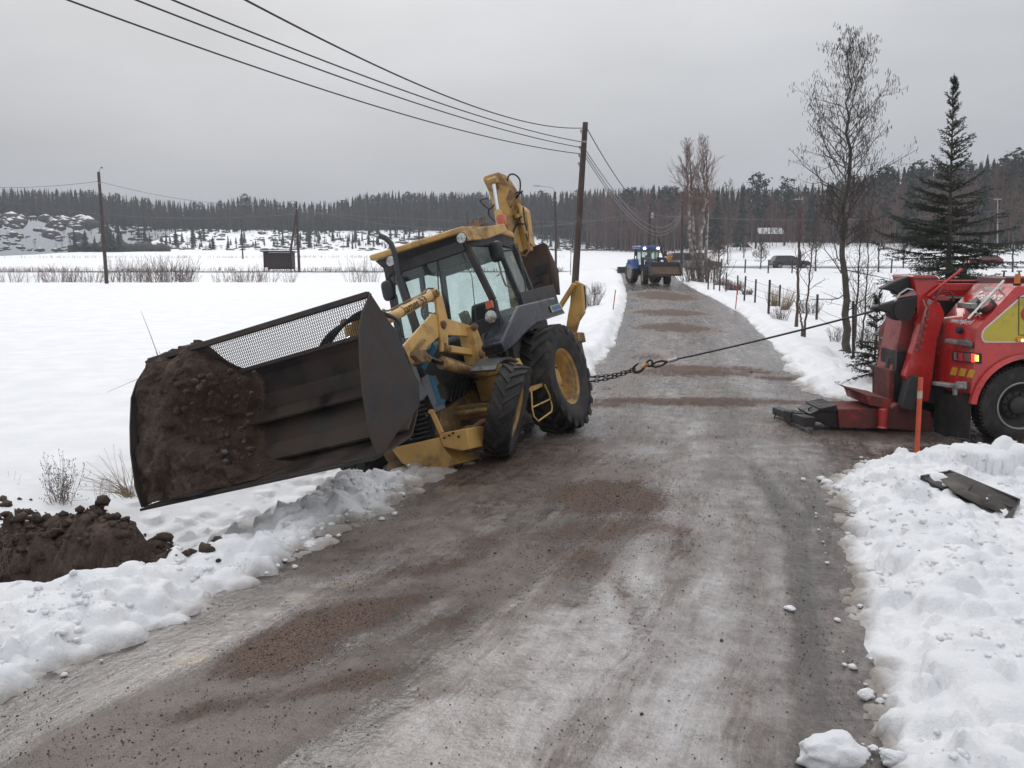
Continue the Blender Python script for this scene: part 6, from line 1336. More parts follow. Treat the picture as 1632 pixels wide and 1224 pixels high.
# ---- bus shelter
bc = V3(AY(446, 431, 105)); bc.z = wz(bc.x, 105)-.1; o = empty('bus_shelter', tuple(bc), label='small dark boarded bus shelter with a flat overhanging roof by the braced pole', cat='shelter')
SHW = mat('shelter_boards', (.045, .028, .028), .8, var=.3, scale=3, stretch=(6, 1, 1), bump=.2)
for k in range(13):
    m = MB(); x = -1.70+k*.262; m.box((x+.008, -.9+.01*(k % 2), .55), (x+.254, -.86+.01*(k % 2), 2.2)); m.build('board', SHW, o)
m = MB(); m.box((-1.72, -.86, .5), (-1.66, .8, 2.35)); m.box((1.66, -.86, .5), (1.72, .8, 2.35)); m.box((-1.7, .75, .3), (1.7, .8, 2.3)); m.build('side_wall', SHW, o)
m = MB(); m.hexa([(-1.95, -1.3, 2.42), (1.95, -1.3, 2.42), (1.95, 1.0, 2.32), (-1.95, 1.0, 2.32)], [(-1.95, -1.3, 2.56), (1.95, -1.3, 2.56), (1.95, 1.0, 2.46), (-1.95, 1.0, 2.46)]); m.build('roof', mat('shelter_roof', (.08, .085, .09), .6, bump=0), o)
for x in (-1.6, 1.6):
    for y in (-.85, .75): m = MB(); m.box((x-.05, y-.05, -.5), (x+.05, y+.05, 2.4)); m.build('post', WOOD, o)

# ---- black panel on the right bank
def rp_(u, v, lift=.0):
    p = ghit(u, v); return Vector((p[0], p[1], p[2]+lift))
PAN = mat('panel_black_plastic', (.020, .021, .022), .4, var=.35, scale=6, dirt=(.25, .25, .25), dirt_amt=.05, dirt_scale=9, bump=.1)
PANB = mat('panel_muddy_inner', (.085, .072, .062), .6, var=.35, scale=9, dirt=(.04, .03, .028), dirt_amt=.6, bump=.2)
pc = rp_(1545, 800, .06); o = empty('side_panel_part', tuple(pc), label='broken black machine panel lying on the snow bank before the tow truck', cat='machine panel')
def pp(u, v, y):
    g = ghit(u, v); return V3(AY(u, v, g[1]-.04-.28*max(0, y-pc.y+.16)))-pc
yb_ = pc.y
outer = [(1469, 761, .16), (1512, 753, .34), (1530, 757, .34), (1624, 800, .12), (1612, 828, -.16), (1598, 824, -.15), (1500, 779, .06), (1484, 771, .08)]
A_ = [pp(u, v, yb_+d) for u, v, d in outer]
m = MB(); m.add(A_, [(0, 1, 2, 6, 7), (2, 3, 4, 5, 6)]); m.build('shell', PAN, o, solid=.02, bevel=.004)
nf_ = Vector((0, -.018, .018))
m = MB(); m.add([pp(*a_)+nf_ for a_ in ((1497, 766, yb_+.19), (1520, 761, yb_+.27), (1548, 775, yb_+.22), (1540, 784, yb_+.12), (1580, 803, yb_+.02), (1596, 820, yb_-.11), (1560, 807, yb_-.05), (1520, 787, yb_+.04))], [(0, 1, 2, 3, 7), (3, 4, 5, 6, 7)]); m.build('inner_face', PANB, o, solid=.008)
m = MB(); m.bar(pp(1542, 777, yb_+.17), pp(1612, 812, yb_-.04), .03, .05); m.build('rim_bar', PAN, o, bevel=.005)
m = MB(); m.bar(pp(1512, 753, yb_+.32), pp(1624, 800, yb_+.10), .03, .06); m.bar(pp(1469, 761, yb_+.14), pp(1513, 753, yb_+.32), .03, .04); m.build('rim_bar', PAN, o, bevel=.005, split=True)
m = MB(); m.tube([pp(1540, 771, yb_+.16), pp(1572, 784, yb_+.10), pp(1612, 802, yb_-.0)], [.006, .014, .010], 6); m.build('snow_line', M_SNOW, o)
# ---- snow lumps on the ice
def lump(u, v, r, label, seed, sq=(1, .8, .65), grp=None):
    p = G(u, v); co, fs = clod((0, 0, 0), r, None, seed, sq, 4, .28); co[:, 2] = np.maximum(co[:, 2]+r*sq[2]*.55, -.01)
    o = obj_np('snow_lump', co, fs, M_SNOW, smooth=True, label=label, cat='snow lump', group=grp); o.location = (p[0], p[1], .005); return o
lump(1322, 1213, .135, 'large white snow block on the ice at the bottom right', 1, (1.1, .75, .62))
lump(1381, 1112, .042, 'fist sized snow lump on the wet rut, upper of the right edge group', 2)
lump(1422, 1216, .06, 'snow lump at the foot of the bank at the bottom right corner', 3)
lump(1258, 972, .035, 'small lone snow lump far out on the right side of the ice', 4, (1, .9, .4))
lump(495, 872, .055, 'flat snow lump on the ice just off the left bank', 5, (1.1, .9, .55))
for i, (u, v, r) in enumerate(((1378, 962, .03), (1371, 968, .02), (1402, 1120, .022), (1412, 1113, .02), (1400, 1046, .022), (1404, 1058, .018), (1388, 1052, .014), (1392, 1196, .022), (1406, 1199, .018), (440, 905, .03), (455, 895, .02), (470, 905, .022), (523, 858, .03), (540, 855, .02), (1380, 1205, .02), (1396, 1070, .014), (1318, 773, .06), (1335, 780, .045), (1308, 765, .04), (425, 915, .02), (590, 812, .03), (640, 790, .035), (500, 845, .02))):
    lump(u, v, r, 'small crumb of snow fallen from the ploughed banks onto the ice', 20+i, (1, .85, .6), 'crumbs of snow along the bank toes')
# ---- dug soil heap in the left ditch
hx = np.arange(-6.4, -2.0, .028); hy_ = np.arange(5.3, 9.4, .028); HX, HY = np.meshgrid(hx, hy_)
n1 = fbm(HX*1.2, HY*1.2, 301, 4); n2 = fbm(HX*4, HY*4, 302, 4); n3 = fbm(HX*13, HY*13, 303, 3)
def el(cx, cy, rx, ry, th):
    c, s_ = math.cos(th), math.sin(th); x = HX-cx; y = HY-cy
    return ((x*c+y*s_)/rx)**2+((-x*s_+y*c)/ry)**2
hgt = .62*np.exp(-el(-4.3, 7.1, 1.5, .75, -.45)**1.6)+.40*np.exp(-el(-3.1, 6.45, .75, .55, -.5)**1.4)+.28*np.exp(-el(-5.6, 8.1, .8, .6, 0)**1.4)
rg = 1-2*np.abs(fbm(HX*2.2, HY*2.2, 304, 4)); HZ = -.63+hgt*(.76+.55*n1+.35*n2+.35*(rg-.5))+sstep(.03, .2, hgt)*(.05*n3+.10*np.abs(fbm(HX*6, HY*6, 305, 4))+.05*fbm(HX*28, HY*28, 306, 2))-.25*(hgt < .02)
for cx, cy, r, h in ((-3.05, 6.95, .22, .30), (-2.75, 6.75, .14, .2), (-4.35, 7.9, .3, .34), (-4.75, 8.15, .25, .25), (-3.7, 7.3, .3, .25), (-5.2, 8.2, .25, .28), (-3.2, 6.45, .2, .2), (-4.0, 7.0, .35, .2), (-2.45, 6.6, .2, .16)):
    q = np.hypot(HX-cx, (HY-cy)*1.2)/r*(1+.35*fbm(HX*6, HY*6, 310, 3)); HZ = np.maximum(HZ, HZ[np.unravel_index(np.argmin(q), q.shape)]-.1+h*np.sqrt(np.clip(1-q*q, 0, 1))*(q < 1)-(q >= 1)*9)
V = np.stack([HX, HY, HZ], -1).reshape(-1, 3); idx = np.arange(HX.size).reshape(HX.shape)
kf = (hgt > .05)[:-1, :-1]; q = np.stack([idx[:-1, :-1][kf], idx[:-1, 1:][kf], idx[1:, 1:][kf], idx[1:, :-1][kf]], 1)
V[:, 0] += 4.2; V[:, 1] -= 7.3
sh = obj_np('soil_heap', V, q, SOIL, smooth=True, label='heap of dark brown dug soil in the left ditch', cat='soil heap'); sh.location = (-4.2, 7.3, 0)
R9 = np.random.RandomState(31); VV, FF = [], []; nb_ = 0
for k in range(1800):
    cx = -3.9+R9.normal(0, .95); cy = 7.0-.35*(cx+3.9)+R9.normal(0, .45); i_ = int(np.clip((cx-hx[0])/.028, 0, len(hx)-1)); j_ = int(np.clip((cy-hy_[0])/.028, 0, len(hy_)-1)); z_ = max(HZ[j_, i_], wz(cx, cy))
    if hgt[j_, i_] < (.05 if k % 9 == 0 else .13): continue
    r = .010+.048*R9.rand()**3.0
    co, fs = clod((cx+4.2, cy-7.3, z_+r*.2), r, None, 700+k % 40, (1, 1, .75), 1 if r < .05 else 2, .6); VV.append(co); FF.append(fs+nb_); nb_ += len(co)
obj_np('clods', np.concatenate(VV), np.concatenate(FF), SOIL, sh, kind='stuff')
for u, v, r, sd_ in ((179, 865, .10, 51), (172, 897, .08, 52)):
    pz = -.02; p = AY(u, v, 6.75 if v < 880 else 6.4); co, fs = clod((0, 0, 0), r, None, sd_, (1.2, .8, .7), 3, .5); o = obj_np('snow_lump', co, fs, MATS['dirty_snow'], smooth=True, label='dirty snow lump lying on the soil heap, '+('upper' if v < 880 else 'lower')+' of the two', cat='snow lump'); o.location = tuple(p)
# ================================================================ trees, bushes, forest, rocks
def segs_mesh(S, n=3):
    """S: array (k, 8) p0 r0 p1 r1 -> open n-sided tubes"""
    S = np.asarray(S, float); a, r0, b, r1 = S[:, 0:3], S[:, 3], S[:, 4:7], S[:, 7]
    d = b-a; L_ = np.linalg.norm(d, axis=1)[:, None]+1e-9; d = d/L_
    ref = np.where(np.abs(d[:, 2:3]) > .9, np.array([[1., 0, 0]]), np.array([[0, 0, 1.]])); u = np.cross(d, ref); u /= np.linalg.norm(u, axis=1)[:, None]; w = np.cross(d, u)
    k = len(S); V = np.zeros((k, 2*n, 3))
    for j in range(n):
        t = 2*math.pi*j/n; o = u*math.cos(t)+w*math.sin(t)
        V[:, j] = a+o*r0[:, None]; V[:, n+j] = b+o*r1[:, None]
    f = np.array([(j, (j+1) % n, n+(j+1) % n, n+j) for j in range(n)])
    return V.reshape(-1, 3), (f[None]+(np.arange(k)*2*n)[:, None, None]).reshape(-1, 4)
def nrm_(v): return v/(np.linalg.norm(v)+1e-9)
kref = False
def branch(out, R, p, d, L_, r, lvl, nseg=5, up=.12, wob=.16, kids=(6, 4), kl=.5, ka=45, minr=.003, tips=None):
    """a curved limb with side shoots, appended as segments"""
    st = L_/nseg; pts = [p]
    for i in range(nseg):
        d = nrm_(d+R.normal(0, wob, 3)+np.array([0, 0, up])); q = p+d*st; r1 = max(minr, r*(1-(i+1)/nseg*.75))
        out.append((*p, r if i == 0 else max(minr, r*(1-i/nseg*.75)), *q, r1)); p = q; pts.append((p, d, r1))
    if tips is not None: tips.append(p)
    if lvl > 0:
        nk = max(2, int(round(kids[0]*min(1, L_/1.1)))) if (lvl == 2 and kref) else kids[0]
        for i in range(nk):
            t = .18+.8*(i+R.rand()*.6)/nk; j = min(nseg-1, int(t*nseg)); a = pts[j] if j > 0 else (pts[0], d, r); a = (a, d, r) if not isinstance(a, tuple) else a
            pp_, dd, rr_ = (pts[j] if j > 0 else (pts[0], d, r))
            ax = nrm_(np.cross(dd, R.normal(0, 1, 3))); an = math.radians(ka+R.normal(0, 9)); nd = dd*math.cos(an)+ax*math.sin(an)
            branch(out, R, pp_, nd, L_*kl*(1.05-.55*t)*(.7+.6*R.rand()), max(minr, rr_*.6), lvl-1, max(2, nseg-1), up, wob, kids[1:] if len(kids) > 1 else kids, kl, ka, minr, tips)
def bare_tree(name, trunk, radii, seed, b0, b1, nb, lenf, angf, cols, lvl=2, kids=(7, 5), kl=.45, up=.10, minr=.004, catkin=None, ka=42, limb=.03, **k):
    """trunk: list of 3D points; lenf(t), angf(t) give limb length / angle from vertical"""
    R = np.random.RandomState(seed); T = np.array([list(p) for p in trunk], float); o0 = T[0].copy(); T = T-o0
    cum = np.concatenate([[0], np.cumsum(np.linalg.norm(np.diff(T, axis=0), axis=1))]); cum /= cum[-1]
    o = empty(name, tuple(o0), **k)
    m = MB(); ts = np.linspace(0, 1, 22); P = [Vector([float(np.interp(t, cum, T[:, i])) for i in range(3)])+Vector((R.normal(0, .25), R.normal(0, .25), 0))*radii[1]*2*(0 < t < 1) for t in ts]
    m.tube([P[0]-Vector((0, 0, .3))]+P, [radii[0]*1.25]+[float(np.interp(t, np.linspace(0, 1, len(radii)), radii)) for t in ts], 9); m.build('trunk', cols[0], o, ang=60)
    out = []; tips = []
    for i in range(nb):
        t = b0+(b1-b0)*(i+R.rand()*.8)/nb; p = np.array([np.interp(t, cum, T[:, q]) for q in range(3)]); az = i*2.4+R.rand()*.8; an = math.radians(angf(t)+R.normal(0, 7))
        d = np.array([math.cos(az)*math.sin(an), math.sin(az)*math.sin(an), math.cos(an)]); rr_ = float(np.interp(t, np.linspace(0, 1, len(radii)), radii))
        branch(out, R, p, d, lenf(t)*(.75+.5*R.rand()), max(minr, min(rr_*.42, limb)), lvl, 6, up, .14, kids, kl, ka, minr, tips)
    V, Fq = segs_mesh(out); obj_np('crown', V, Fq, cols[1], o)
    if catkin:
        K = []; 
        for p in tips:
            for _ in range(catkin[1]):
                q = p+R.normal(0, .03, 3); K.append((*q, .006, *(q+np.array([R.normal(0, .01), R.normal(0, .01), -.045-.04*R.rand()])), catkin[2]))
        V, Fq = segs_mesh(K, 3); obj_np('catkins', V, Fq, catkin[0], o, kind='stuff')
    return o
BARK = mat('alder_bark', (.085, .072, .060), .85, var=.4, scale=6, bump=.6, bscale=25, bdist=.01)
TWIG = mat('dark_twigs', (.070, .057, .050), .9, var=.3, bump=0)
REDTW = mat('red_brown_twigs', (.19, .115, .10), .9, var=.3, bump=0)
BIRCHB = mat('birch_bark', (.42, .37, .33), .75, var=.2, scale=4, dirt=(.05, .04, .035), dirt_amt=.75, dirt_scale=3, bump=.1)
TANG = mat('dry_grass', (.33, .22, .12), .85, var=.35, scale=8, bump=0)
BRSH = mat('bush_twigs', (.13, .095, .080), .9, var=.3, bump=0)
def tp(y, *px): return [AY(u, v, y) for u, v in px]
# alder
kref = True
bare_tree('alder_tree', tp(19.6, (1352, 570), (1349, 500), (1345, 440), (1346, 380), (1346, 320), (1350, 230), (1352, 150), (1356, 62)), [.100, .080, .066, .056, .045, .030, .016, .005], 4, .36, .985, 64,
          lambda t: float(np.interp(t, [.36, .5, .62, .8, .92, 1], [.9, 1.35, 1.6, 1.25, .75, .25])), lambda t: float(np.interp(t, [.3, .6, 1], [68, 58, 35])), (BARK, TWIG), lvl=2, kids=(7, 5), kl=.42, up=.10, minr=.0020, limb=.017,
          catkin=(mat('catkin_brown', (.045, .034, .028), .9, bump=0), 1, .0055), label='tall bare alder with dark catkins on the right verge by the fence', cat='tree')
kref = False
al = bpy.data.objects['alder_tree']
R9 = np.random.RandomState(8); out = []
for u, v, du, dv, L_ in ((1344, 470, -60, 20, 1), (1347, 460, 60, -40, 1), (1346, 430, 70, -10, 1), (1343, 420, -70, -30, 1), (1346, 500, 55, -20, 1), (1345, 440, -50, -55, 1), (1345, 395, 65, -50, 1)):
    p = AY(u, v, 19.6); q = AY(u+du, v+dv, 19.6+R9.normal(0, .6)); branch(out, R9, p-np.array(al.location), nrm_(q-p), float(np.linalg.norm(q-p))*1.2, .016, 2, 7, .05, .16, (5, 3), .45, 45, .0028)
V, Fq = segs_mesh(out); obj_np('low_branches', V, Fq, TWIG, al, kind='stuff')
# slim stems round the alder and saplings to its left
for i, (px, y, r, lab, cl) in enumerate((
        (((1360, 568), (1366, 480), (1370, 400), (1374, 330)), 19.9, .03, 'slim dark stem right beside the alder trunk', (BARK, TWIG)),
        (((1371, 562), (1378, 500), (1384, 420), (1382, 350)), 20.3, .026, 'slim curved stem second to the right of the alder', (BARK, TWIG)),
        (((1270, 504), (1272, 440), (1274, 380), (1276, 290)), 24, .045, 'straight reddish sapling left of the alder, farther one', (mat('sapling_bark', (.12, .080, .065), .85, var=.3, bump=.2), TWIG)),
        (((1283, 520), (1290, 450), (1294, 400), (1302, 330)), 22.5, .03, 'light brown curved sapling left of the alder, nearer one', (mat('sapling_bark', (0, 0, 0)), TWIG)),
        (((1279, 521), (1275, 500), (1274, 470)), 22.4, .03, 'short broken stem at the foot of the curved sapling', (mat('sapling_bark', (0, 0, 0)), TWIG)))):
    short = i == 4
    bare_tree('sapling', tp(y, *px), [r, r*.8, r*.5, .006], 20+i, .3, .97, 4 if short else 24, lambda t: .75*(1.15-t), lambda t: 50, cl, lvl=1, kids=(5, 3), kl=.5, up=.08, minr=.003, label=lab, cat='tree')
# birches by the tractor
for i, (px, r, lab) in enumerate(((((1108, 452), (1101, 400), (1098, 330), (1096, 260), (1095, 224)), .17, 'left birch of the pale pair right of the tractor'), (((1118, 452), (1117, 400), (1122, 330), (1121, 260), (1120, 220)), .18, 'right birch of the pale pair right of the tractor'))):
    o = bare_tree('birch_tree', tp(66, *px), [r, r*.85, r*.7, r*.4, .01], 40+i, .46, .99, 46, lambda t: float(np.interp(t, [.45, .6, .8, 1], [1.4, 2.3, 1.6, .5])), lambda t: float(np.interp(t, [.4, 1], [52, 22])), (BIRCHB, REDTW), lvl=2, kids=(9, 6), kl=.46, up=.08, minr=.0042, ka=30, limb=.03, label=lab, cat='tree')
    T2 = tp(66.4, *[(u+(9 if i else 8)-(k*1.2), v+(0 if k == 0 else 6)) for k, (u, v) in enumerate(px)]); m = MB(); m.tube([V3(p)-o.location for p in T2], [r*.8, r*.7, r*.5, r*.3, .02], 8); m.build('trunk', BIRCHB, o)
# small trees on the far verge
for i, (u, v0, v1, y, lab) in enumerate(((1212, 433, 378, 95, 'small bare round tree before the crossing road, left of the dark estate car'), (1145, 425, 372, 84, 'small bare shrub tree behind the birches, right of them'), (1300, 428, 340, 90, 'bare grey tree behind the alder saplings'), (1400, 430, 330, 88, 'bare grey tree between alder and large spruce'), (1440, 430, 372, 96, 'low bare tree left of the large spruce'), (1614, 430, 280, 88, 'tall bare thin tree at the right edge'), (1160, 418, 285, 120, 'thin pale birch stem standing at the forest foot'))):
    bare_tree('bare_tree', tp(y, (u, v0), (u+1, (v0+v1)/2), (u+2, v1)), [.09, .06, .012], 60+i, .25, .97, 30, lambda t, h=(v0-v1)/FPX*y: .42*h*(1.1-t), lambda t: 48, (BARK, BRSH if i % 2 else TWIG), lvl=2, kids=(6, 4), kl=.5, up=.12, minr=.012, label=lab, cat='tree')
# ---- spruce with needles
NEED = mat('spruce_needles', (.020, .040, .024), .75, var=.5, scale=3, bump=0)
NEEDF = mat('far_conifer', (.022, .032, .027), .85, var=.35, scale=.15, bump=0)
def spruce(name, base, top, lenf, nw, seed, r0, dense=1.0, **k):
    R = np.random.RandomState(seed); b = np.array(base, float); ax = np.array(top, float)-b; H_ = np.linalg.norm(ax); o = empty(name, tuple(b), **k)
    m = MB(); m.tube([(0, 0, -.2)]+[V3(ax*t) for t in np.linspace(0, 1, 12)], [r0*1.1]+[max(.006, r0*(1-t)) for t in np.linspace(0, 1, 12)], 8); m.build('trunk', BARK, o)
    wood = []; NV = []
    for i in range(nw):
        t = (i+.5*R.rand())/nw; t = t**.92; L0 = lenf(t); nbr = int(np.interp(t, [0, .45, .7, 1], [9, 7, 4, 3]))+int(R.rand()*2)
        for j in range(nbr):
            L_ = L0*(.35+1.0*R.rand()); az = R.rand()*6.283; el_ = math.radians(np.interp(t, [0, .5, .8, 1], [-8, 12, 38, 60])+R.normal(0, 6)); p = ax*t
            d = np.array([math.cos(az)*math.cos(el_), math.sin(az)*math.cos(el_), math.sin(el_)]); n = max(3, int(L_/.10)); pts = []
            for q in range(n):
                f_ = q/n; d2 = nrm_(d+np.array([0, 0, -.28*math.sin(f_*2.6)*(1-t)+.32*f_*f_])+R.normal(0, .03, 3)); p2 = p+d2*L_/n; wood.append((*p, .012*(1-f_)+.003, *p2, .012*(1-f_)+.002)); pts.append((p2, d2, f_)); p = p2
            for (pp_, dd, f_) in pts:
                side = nrm_(np.cross(dd, [0, 0, 1])); upv = np.cross(side, dd)
                for s_ in (-1, 1, 0):
                    if R.rand() > .93*dense: continue
                    tl = L_*(.34*(1-f_)+.10)*(.7+.6*R.rand()) if s_ else .08
                    td = nrm_(dd*.75+side*s_*.8+np.array([0, 0, -.22*(1-t)])+R.normal(0, .08, 3)); q2 = pp_+td*tl; wood.append((*pp_, .004, *q2, .002))
                    nn = max(6, int(tl/.012)); f2 = R.rand(nn); c = pp_[None]+(q2-pp_)[None]*f2[:, None]; rv = R.normal(0, 1, (nn, 3)); rv -= (rv@td)[:, None]*td; rv /= np.linalg.norm(rv, axis=1)[:, None]+1e-9
                    nd = rv*.8+td*.65; NV.append(np.concatenate([c, nd*(.036+.018*R.rand(nn, 1)), np.cross(nd, R.normal(0, 1, (nn, 3)))], 1))
    V, Fq = segs_mesh(wood); obj_np('branches', V, Fq, mat('spruce_twig', (.055, .042, .032), .9, bump=0), o, kind='stuff')
    A_ = np.concatenate(NV); c, nd, w = A_[:, :3], A_[:, 3:6], A_[:, 6:9]; w = w/(np.linalg.norm(w, axis=1)[:, None]+1e-9)*.0075
    V = np.stack([c-w, c+w, c+nd], 1).reshape(-1, 3); obj_np('needles', V, np.arange(len(V)).reshape(-1, 3), NEED, o, kind='stuff'); return o
spruce('spruce_tree', AY(1508, 545, 17), AY(1520, 127, 17), lambda t: float(np.interp(t, [0, .25, .42, .55, .7, .8, .92, 1], [1.0, 1.22, 1.0, .66, .36, .27, .17, .07])), 42, 5, .075, label='large dark green spruce with a bare leader behind the tow truck', cat='tree')
spruce('young_spruce', AY(1392, 610, 14.2), AY(1400, 470, 14.2), lambda t: .50*(1.1-t), 12, 6, .03, label='young spruce partly hidden behind the left side of the tow truck', cat='tree')
# ---- bushes and dry plants
def bush(name, base, h, w, n, seed, mt, label, cat='bush', group=None, minr=.004, lean=0, lvl=1, kind=None, up=.10, z=None):
    R = np.random.RandomState(seed); out = []
    for i in range(n):
        a = R.rand()*6.283; rr_ = math.sqrt(R.rand())*w*.35; p = np.array([math.cos(a)*rr_, math.sin(a)*rr_*.6, -.05]); an = R.rand()*.75*min(1, w/h*.9)
        d = nrm_(np.array([math.cos(a)*math.sin(an)+lean, math.sin(a)*math.sin(an)*.6, math.cos(an)])); branch(out, R, p, d, h*(.55+.5*R.rand()), minr*2.2, lvl, 5, up, .12, (4, 3), .42, 28, minr)
    V, Fq = segs_mesh(out); o = obj_np(name, V, Fq, mt, None, label=label, cat=cat, group=group); o.location = tuple(base); return o
k = 0
for u, y, h, w, n, c, lab in ((20, 83, 1.9, 5, 50, 0, 'low thin brush at the far left field edge'), (95, 82, 2.4, 4.5, 70, 1, 'reddish willow bush left of the lone pole'), (122, 83, 2.2, 4, 60, 0, 'grey willow bush just left of the lone pole'), (150, 82, 2.0, 3, 40, 0, 'thin brush at the foot of the lone pole'), (190, 81, 3.0, 3.5, 60, 0, 'tall thin bush right of the lone pole'), (215, 82, 2.7, 3.5, 60, 0, 'dense grey bush, left of two right of the lone pole'), (248, 82, 2.9, 4.5, 90, 1, 'dense tall reddish bush at the field edge'), (275, 81, 3.0, 4.5, 100, 0, 'densest grey bush at the field edge'), (298, 83, 2.4, 3, 50, 0, 'last bush of the dense row on the left'),
        (392, 83, 2.6, 3.6, 60, 1, 'red brown bush left of the bus shelter'), (372, 82, 1.8, 3, 30, 0, 'sparse bush left of the red brown one'), (425, 82, 2.4, 2.5, 30, 1, 'thin bush in front of the bus shelter'), (462, 83, 2.2, 2.0, 20, 0, 'thin shrub in front of the braced pole'), (565, 82, 2.8, 2.0, 25, 0, 'thin bare shrub between the shelter and the cab, left one'), (590, 82, 2.9, 2.0, 25, 0, 'thin bare shrub beside the exhaust stack'), (65, 81, 2.3, 1.6, 12, 0, 'single sparse shrub near the left edge'), (352, 83, 1.6, 2.2, 16, 0, 'few bare stems between the bush rows')):
    p = AY(u, 440, y); z_ = wz(float(p[0]), y); k += 1
    bush('willow_bush', (p[0], y, z_), h*(.85+.3*((k*37)%10)/10), w, int(n*.75), 100+k, REDTW if c else BRSH, lab, minr=.008)
p = ghit(940, 488); bush('roadside_bush', p, 1.1, 1.3, 70, 131, BRSH, 'fine twiggy brown bush at the foot of the tall pole', minr=.0035)
p = ghit(950, 470); bush('roadside_bush', p, .9, .8, 40, 132, BRSH, 'smaller twiggy bush right of the tall pole', minr=.0035)
for i, (u, v, h, w, n, mt_, lab) in enumerate(((1232, 488, .9, .55, 130, TANG, 'tall tuft of tan dry grass between the fence posts'), (1249, 494, 1.0, .5, 110, TANG, 'leaning tuft of tan dry grass right of the fence post'), (1170, 463, .7, 1.4, 120, REDTW, 'low red brown brush under the fence'), (1150, 455, .6, 1.4, 90, REDTW, 'low red brown brush at the far fence posts'), (1190, 470, .4, .8, 50, REDTW, 'small red brown brush by the fence post'), (1245, 510, .55, .6, 40, BRSH, 'little bare shrub before the dry grass'), (1292, 500, .6, 1.0, 50, BRSH, 'faded weeds between the saplings'), (1330, 545, .5, .4, 20, BRSH, 'thin weeds left of the alder foot'), (1390, 555, .9, 1.0, 60, BRSH, 'tangled weeds right of the alder'), (1380, 500, 1.3, 1.6, 50, BRSH, 'tangle of thin bare stems behind the alder'))):
    p = ghit(u, v); bush('dry_grass_tuft' if mt_ is TANG else 'verge_bush', p, h, w, n, 140+i, mt_, lab, minr=.003 if v > 480 else .006, lean=.35 if i == 1 else 0, lvl=0 if mt_ is TANG else 1)
for i, (u, y, h, w) in enumerate(((1098, 66, 2.8, 3.0), (1112, 65, 2.6, 2.6), (1128, 66, 2.4, 3.0), (1140, 72, 2.3, 2.6))):
    p = AY(u, 450, y); bush('birch_shoots', (p[0], y, wz(float(p[0]), y)), h, w, 26, 170+i, BRSH, 'tangled grey shoots at the birch feet, number by place: '+('far left', 'left of centre', 'right of centre', 'far right')[i], minr=.009)
for o in bpy.data.objects:
    if o.name.startswith('birch_shoots'): o['label'] = o['label'].replace('number by place: ', '')
# dry weeds by the soil heap
def weeds(u, v, y, n, h, spread, lean, seed, mt, name, label, heads=False, curve=.0):
    R = np.random.RandomState(seed); b = AY(u, v, y); out = []; K = []
    for i in range(n):
        p = np.array([R.normal(0, .04), R.normal(0, .04), -.05]); d = nrm_(np.array([lean+R.normal(0, spread), R.normal(0, spread*.6), 1])); L_ = h*(.5+.6*R.rand()); tips = []
        branch(out, R, p, d, L_, .0028, 1 if heads else 0, 5, -.10 if not heads else .05, .09, (7,), .28, 50, .0014, tips)
        if heads:
            for q in tips:
                for _ in range(2): c = q+R.normal(0, .008, 3); K.append((*c, .0045, *(c+np.array([0, 0, .012])), .003))
    V, Fq = segs_mesh(out+K); o = obj_np(name, V, Fq, mt, None, label=label, cat='dry plant'); o.location = tuple(b); return o
weeds(97, 805, 8.6, 26, .62, .22, .12, 1, mat('weed_brown', (.13, .095, .07), .9, bump=0), 'dry_weed', 'branching dry weed with dark seed heads behind the soil heap', True)
weeds(205, 785, 8.7, 60, .55, .40, -.55, 2, TANG, 'dry_grass_tuft', 'fan of tan dry grass blades beside the bucket corner')
weeds(160, 800, 8.4, 12, .4, .3, .3, 3, TANG, 'dry_grass_tuft', 'thin bent dry grass stalks right of the seed weed')
weeds(10, 905, 6.3, 8, .3, .25, .1, 4, mat('weed_brown', (0, 0, 0)), 'dry_weed', 'few dark stalks at the left edge by the soil heap', True)
weeds(12, 790, 8.8, 6, .3, .2, 0, 5, TANG, 'dry_grass_tuft', 'few pale stalks above the soil heap at the left edge')
weeds(1626, 722, 9.6, 14, .22, .3, 0, 6, TANG, 'dry_grass_tuft', 'small dry tuft on the snow mound at the right edge')
for i, (u, v) in enumerate(((1541, 560+0), )): pass
R9 = np.random.RandomState(12); S = []
for i in range(55):
    y = 3.6+5*R9.rand(); x = float(np.interp(y, _rx[:, 0], _rx[:, 1]))+.3+2.5*R9.rand(); z_ = wz(x, y); a = R9.rand()*6.3; l_ = .008+.022*R9.rand(); S.append((x, y, z_+.004, .0028, x+l_*math.cos(a), y+l_*math.sin(a), z_+.006, .0014))
V, Fq = segs_mesh(S, 4); obj_np('bark_bits', V, Fq, TWIG, kind='stuff', label='dark bits of bark and twig on the right snow bank', cat='debris')

